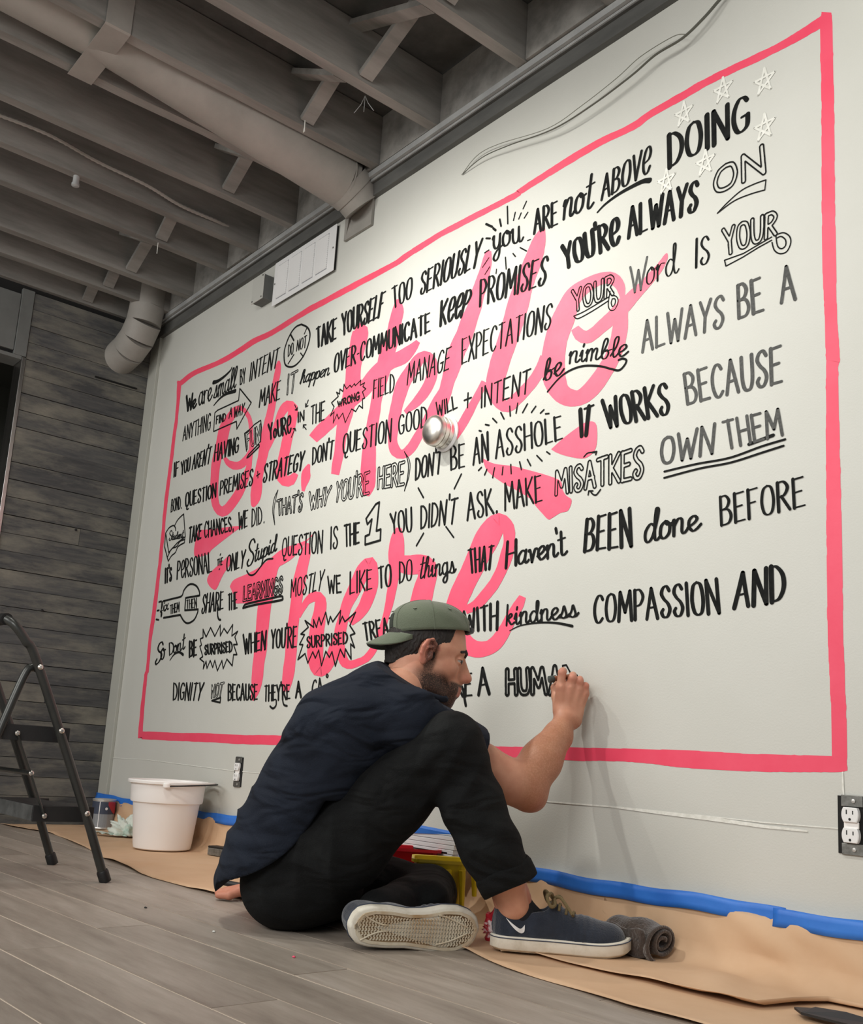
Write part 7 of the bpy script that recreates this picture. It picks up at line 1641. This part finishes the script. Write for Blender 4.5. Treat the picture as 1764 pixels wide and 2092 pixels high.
S.chain([(0.2659,0.1482,0.0654, .064), (0.2102,-0.0244,0.0596, .058), (0.1512,-0.1764,0.0521, .052)], .02)
S.cone((0.2677,0.1364,0.0740), (0.2656,-0.0474,0.0769), .056, .046, .02)
X, Y, Z = S.grid()
kp = np.array((0.2782,-0.2593,0.3871))
g = np.exp(-((X-kp[0])**2+(Z-kp[2])**2)/.10**2)
fold = (1-1.9*np.abs(np.sin((X*.75-Z*.55)*68+1.8*wob(X, Y, Z, 10, .9))))*np.clip(wob(X, Y, Z, 13, 4.0)+.5, 0, 1)
hp2 = np.array((0.0494,-0.1595,0.2235)); g2 = np.exp(-((X-hp2[0])**2+(Z-hp2[2])**2)/.13**2)
foldb = (1-1.9*np.abs(np.sin((X*.93+Z*.2)*46+1.6*wob(X, Y, Z, 8, 2.2))))*np.clip(wob(X, Y, Z, 10, 1.0)+.5, 0, 1)
sh_ = np.exp(-((X-np.array((0.3610,-0.2646,0.2600))[0])**2+(Z-np.array((0.3610,-0.2646,0.2600))[2])**2)/.12**2)
foldc = np.sin((Z*.9+X*.45)*110+2.6*wob(X, Y, Z, 11, 3.3))*np.clip(wob(X, Y, Z, 14, 8.0)+.2, 0, 1)
S.v = (S.v-.0062*g*fold-.0072*g2*foldb-.0045*sh_*foldc-.0042*wob(X, Y, Z, 17, 6.0)).astype(np.float32)
S.v = np.maximum(S.v, (.003-Z).astype(np.float32))
ck = np.array((0.4145,-0.2336,0.1654)); cd = ck-np.array((0.3827,-0.2340,0.2189)); cd /= np.linalg.norm(cd)
dS = (X-ck[0])*cd[0]+(Y-ck[1])*cd[1]+(Z-ck[2])*cd[2]-.006
S.v = np.where(np.sqrt((X-ck[0])**2+(Y-ck[1])**2+(Z-ck[2])**2) < .12, np.maximum(S.v, dS), S.v).astype(np.float32)
v, f = S.mesh(); jeans = child('jeans', v, f, M['jeans'])
# rolled cuff
e1 = np.cross(cd, (0, 1, 0)); e1 /= np.linalg.norm(e1); e2 = np.cross(cd, e1)
V_ = []; F_ = []; prof = [(.0545, -.012), (.0615, -.014), (.0645, -.006), (.0640, .016), (.0625, .026), (.058, .028), (.0545, .022)]
nn_ = 48
for r_, z_ in prof:
    for k in range(nn_):
        a = 2*math.pi*k/nn_; w = 1+.02*math.sin(3*a+1)+.012*math.sin(7*a)
        V_.append(ck+e1*math.cos(a)*r_*w+e2*math.sin(a)*r_*w*.96+cd*(z_+.004*math.sin(2*a+.5)))
for i in range(len(prof)):
    j = (i+1) % len(prof)
    for k in range(nn_): F_.append((i*nn_+k, i*nn_+(k+1) % nn_, j*nn_+(k+1) % nn_, j*nn_+k))
mk('rolled_cuff', V_, F_, M['jeans'], jeans, smooth=True)
# back pocket and side seam
sm_ = [(0.0031,-0.2704,0.2682), (0.1275,-0.3153,0.2979)]
# ---- sock on the right foot
S = SDF(np.array((0.4643,-0.1887,0.0826))-.12, np.array((0.4643,-0.1887,0.0826))+.13, .003)
S.chain([(0.4439,-0.1947,0.1023, .0355), (0.4566,-0.1865,0.0707, .0345), (0.4709,-0.1800,0.0484, .027)], .02)
S.cone((0.4709,-0.1800,0.0484), (0.5226,-0.1712,0.0483), .027, .020, .03)
S.cone((0.4561,-0.1881,0.0789), (0.5087,-0.1785,0.0586), .030, .022, .02)
ak = np.array((0.4527,-0.1920,0.0994)); ad_ = np.array((0.4436,-0.1940,0.1092))-np.array((0.4611,-0.1857,0.0668)); ad_ /= np.linalg.norm(ad_)
S.cut(ak, ad_+np.array((-.30, 0, 0)))
v, f = S.mesh(); child('sock', v, f, M['sock'])

# ---- shoes: built along x from heel to toe, outer side at -y
def shoe_outline(t):
    # half widths (outer, inner) along the length
    tab = [(0, .0), (.02, .018), (.06, .031), (.14, .037), (.28, .039), (.42, .038), (.56, .042), (.70, .047), (.82, .046), (.92, .036), (.97, .023), (1, .0)]
    tin = [(0, .0), (.02, .018), (.06, .031), (.14, .037), (.28, .037), (.42, .032), (.56, .034), (.70, .043), (.82, .043), (.92, .034), (.97, .022), (1, .0)]
    return lerp(tab, t), lerp(tin, t)
LSH = .292
def ring_pts(off=0, n=40):
    out = []
    tt_ = [.5-.5*math.cos(math.pi*i/n) for i in range(n+1)]
    for t in tt_: w = shoe_outline(t)[0]; out.append((t*LSH+(off if t > .5 else -off)*abs(2*t-1)**3, -(w+off)))
    for t in tt_[::-1][1:-1]: w = shoe_outline(t)[1]; out.append((t*LSH+(off if t > .5 else -off)*abs(2*t-1)**3, (w+off)))
    return out
def make_shoe(name, flip=1, laces=True, swoosh=True):
    root = empty(name); root.parent = man
    def toe(x): return .010*max(0, (x/LSH-.72)/.28)**2
    R0 = ring_pts(0); R1 = ring_pts(.0035); R2 = ring_pts(.0015)
    rings = [(R0, .0005), (R1, .004), (R1, .021), (R1, .0255), (R2, .0285), (ring_pts(-.006), .0285)]
    V = []; F = []; n = len(R0)
    for r_, zz in rings: V += [(x, y*flip, zz+toe(x)) for x, y in r_]
    for i in range(len(rings)-1):
        for k in range(n): F.append((i*n+k, i*n+(k+1) % n, (i+1)*n+(k+1) % n, (i+1)*n+k))
    F.append(tuple(range(n))[::-1]); F.append(tuple((len(rings)-1)*n+k for k in range(n)))
    sole = mk('sole', V, F, M['rubber'], root, smooth=True)
    try: sole.data.set_sharp_from_angle(angle=math.radians(50))
    except Exception: pass
    MB().tube([(x, y*flip, .0245+toe(x)) for x, y in ring_pts(.0042)+[ring_pts(.0042)[0]]], .0011, n=6, cap=False).build('foxing_stripe', M['navy_lab'], root, smooth=True)
    # outsole: groove base, raised rim and herringbone lugs
    n = len(R0); Rb = ring_pts(-.004); Ri = ring_pts(-.010)
    mk('outsole_base', [(x, y*flip, -.0004+toe(x)) for x, y in Rb], [tuple(range(len(Rb)))[::-1]], M['treadbase'], root)
    Vr = [(x, y*flip, z_+toe(x)) for r_, z_ in ((Rb, .0), (Rb, -.0022), (Ri, -.0022), (Ri, .0)) for x, y in r_]; n = len(Rb)
    mk('outsole_rim', Vr, [(i*n+k, (i+1)*n+k, (i+1)*n+(k+1) % n, i*n+(k+1) % n) for i in range(3) for k in range(n)], M['tread'], root)
    mb = MB(); step = .0068; nzg = 9
    x = .014
    while x < LSH-.012:
        prev = None
        for j in range(-12, 13):
            y = j*.0042; xx = x+(.0042 if j % 2 else 0)
            t = xx/LSH; wo, wi = shoe_outline(min(max(t, 0), 1)); ok = -(wo-.011) < y < (wi-.011)
            if ok and prev is not None:
                a, b = prev, (xx, y)
                d = Vector((b[0]-a[0], b[1]-a[1], 0)).normalized(); nn2 = Vector((-d.y, d.x, 0))*.00125
                z1, z2 = -.0022+toe(a[0]), -.0003+toe(a[0])
                q = [Vector((a[0], a[1]*1, 0))-nn2, Vector((b[0], b[1], 0))-nn2, Vector((b[0], b[1], 0))+nn2, Vector((a[0], a[1], 0))+nn2]
                mb.add([(p.x, p.y*flip, z1) for p in q]+[(p.x, p.y*flip, z2) for p in q], [(0, 1, 2, 3), (0, 4, 5, 1), (3, 2, 6, 7)])
            prev = (xx, y) if ok else None
        x += step
    tr = mb.build('tread_lugs', M['tread'], root, kind='stuff')
    for x0, x1, s in ((.02, .075, 1), (.02, .075, -1), (.19, .262, 1), (.19, .262, -1)):
        pts = [(x0+(x1-x0)*q, s*(.026-.020*math.sin(q*math.pi*.5)) if x0 < .1 else s*(.006+.026*math.sin((1-q)*1.2)), -.0026) for q in np.linspace(0, 1, 10)]
        MB().tube([(x, y*flip, z_+toe(x)) for x, y, z_ in pts], .0018, n=6).build('tread_arc', M['tread'], root, smooth=True)
    # upper
    S = SDF((-.02, -.07, .018), (.315, .07, .14), .0026)
    S.cone((.038, 0, .048), (.036, 0, .076), .0345, .032, .01)
    S.cone((.038, 0, .045), (.10, 0, .048), .0355, .036, .02)
    S.cone((.10, -.004, .045), (.19, -.003, .038), .033, .035, .02)
    S.cone((.19, -.003, .036), (.245, .0, .030), .037, .032, .02)
    S.ell((.212, -.001, .030), (.066, .043, .030), .02)
    S.cone((.095, 0, .062), (.145, 0, .066), .022, .020, .02)
    S.cone((.13, 0, .078), (.112, 0, .094), .017, .014, .02)
    S.ell((.066, 0, .114), (.050, .0315, .052), .006, op='-')
    S.cone((.04, 0, .09), (.10, 0, .093), .027, .024, .006, op='-')
    S.cut((0, 0, .0265), (-.03, 0, -1))
    X, Y, Z = S.grid(); w_o = np.array([shoe_outline(min(max(a/LSH, 0), 1)) for a in S.ax[0]])
    yy = Y*flip if False else Y
    lim = np.where(Y < 0, -Y-w_o[:, 0][:, None, None]-.001, Y-w_o[:, 1][:, None, None]-.001)
    S.v = np.maximum(S.v, lim.astype(np.float32)-.0)
    S.v = (S.v-.0010*np.sin((X-.2)*420)*np.exp(-((X-.178)/.03)**2)).astype(np.float32)
    v, f = S.mesh(); v = v*np.array((1, flip, 1)); f = f if flip > 0 else f[:, ::-1]
    v[:, 2] += np.array([toe(a) for a in v[:, 0]])*.7
    up = np_mesh('upper', v, f, M['suede'], root)
    tree = BVHTree.FromPolygons([tuple(p) for p in v], [tuple(q) for q in f.tolist()])
    def onto(x, z_, side): 
        h = tree.ray_cast(Vector((x, side*.2, z_)), Vector((0, -side, 0)))
        return h[0].y if h[0] is not None else side*.034
    def top(x, y):
        h = tree.ray_cast(Vector((x, y, .3)), Vector((0, 0, -1)))
        return h[0].z if h[0] is not None else .06
    if swoosh:
        so = -flip
        # curved check-mark logo on the outer side
        outer = crom([(.027, .065), (.037, .053), (.047, .0435), (.056, .0378), (.062, .0366), (.0668, .041), (.0672, .054)], 5)
        inner = crom([(.027, .065), (.040, .0555), (.050, .0490), (.056, .0460), (.0600, .0460), (.0635, .0490), (.0672, .054)], 5)
        n = len(outer); vs = []
        for p in outer: vs.append((p[0], onto(p[0], p[1], so)+so*.0012, p[1]))
        for p in inner: vs.append((p[0], onto(p[0], p[1], so)+so*.0012, p[1]))
        o = mk('logo_mark', vs, [(i, i+1, i+1+n, i+n) for i in range(n-1)], M['white'], up)
        m_ = o.modifiers.new('Solidify', 'SOLIDIFY'); m_.thickness = .0008
    # lace rows and a tied bow
    if laces:
        for k, x in enumerate((.128, .143, .158, .173)):
            pts = [(x+.006*abs(q)*0+.004*q, q*.021*flip, top(x, q*.021*flip)+.0022) for q in np.linspace(-1, 1, 9)]
            MB().tube(pts, .0032, n=7).build('lace', M['lace'], up, smooth=True)
        bz = top(.128, 0)+.006
        for s in (-1, 1):
            lp = crom([(.128, 0, bz), (.118-.004*s, s*.018, bz+.012), (.112, s*.034, bz+.006), (.120, s*.038, bz-.012), (.130, s*.028, bz-.010), (.130, s*.008, bz)], 5)
            MB().tube(lp, .0036, n=7).build('lace_loop', M['lace'], up, smooth=True)
            tl = crom([(.13, 0, bz), (.142, s*.014, bz+.004), (.156, s*.03, bz-.012), (.166, s*.036, bz-.026)], 5)
            MB().tube(tl, .0033, n=7).build('lace_end', M['lace'], up, smooth=True)
        blob('lace_knot', lambda d, a, b: Vector((d.x*.006, d.y*.0065, d.z*.005)), M['lace'], 10, 12, up, loc=(.129, 0, bz+.001))
    for ch in list(root.children):
        if ch is not up: ch.parent = up
    up.parent = man; bpy.data.objects.remove(root); up.name = name
    return up
def l_frame(o, origin, xdir, zdir):
    xd = Vector(xdir).normalized(); zd = Vector(zdir); zd = (zd-xd*zd.dot(xd)).normalized(); yd = zd.cross(xd)
    Mx = Matrix((xd, yd, zd)).transposed().to_4x4(); Mx.translation = origin
    o.matrix_local = Mx
shoe = make_shoe('shoe', 1)
hh = np.array((0.3982,-0.2265,-0.0009)); tt2 = np.array((0.6810,-0.2399,0.0018))
hh[2] = .0105; tt2[2] = .0105
tag(shoe, 'navy suede shoe with white sole standing flat'); l_frame(shoe, tuple(hh+np.array((0, .036, 0))), tuple(tt2-hh), (0, 0, 1))
shoe2 = make_shoe('shoe', -1, laces=False, swoosh=False)
a_ = np.array((0.1051,-0.3090,0.0505)); b_ = np.array((0.3648,-0.1971,0.0405))
tag(shoe2, 'shoe lying on its side with the worn sole showing'); l_frame(shoe2, tuple(a_), tuple(b_-a_), (-.40, 1, .14))
# left foot ankle fabric into the shoe
S = SDF(np.array((0.1712,-0.2070,0.0538))-.12, np.array((0.1712,-0.2070,0.0538))+.12, .0035)
S.cone((0.1530,-0.1349,0.0482), (0.1393,-0.1857,0.0466), .046, .038, .01); S.cone((0.1393,-0.1857,0.0466), (0.1820,-0.1894,0.0418), .034, .030, .02)
v, f = S.mesh(); child('sock', v, f, M['sock'])

# ---- things he holds
t = tag(empty('paint_marker', (2.9892,-0.1002,0.6097)), 'brown barrelled marker with a grey end held in the drawing hand', 'marker')
q0 = np.array((2.9892,-0.1002,0.6097)); q1 = np.array((2.9978,-0.0795,0.6141)); q2 = np.array((3.0058,-0.0398,0.6229)); q3 = np.array((3.0102,-0.0193,0.6273))
g_ = lambda p: tuple(np.array(p)-q0)
MB().tube([g_(q0-(q1-q0)*.05), g_(q0), g_(q0+(q1-q0)*.5), g_(q0+(q1-q0)*.62)], [.006, .0088, .0088, .007], n=16).build('end_cap', M['greycap'], t, smooth=True)
MB().tube([g_(q0+(q1-q0)*.6), g_(q2)], [.0066, .0066], n=16).build('barrel', M['brown'], t, smooth=True)
MB().tube([g_(q2), g_(q3)], [.0062, .003], n=16).build('tip', M['black'], t, smooth=True)
t = tag(empty('black_marker', (2.2662,-0.5497,0.0395)), 'black marker in the hand resting on the floor behind him', 'marker')
q0 = np.array((2.2479,-0.5649,0.0413)); q1 = np.array((2.3193,-0.5228,0.0344))
MB().tube([tuple(q0-np.array(t.location)), tuple(q0+(q1-q0)*.1-np.array(t.location)), tuple(q1-np.array(t.location))], [.003, .0075, .0085], n=14).build('barrel', M['black'], t, smooth=True)
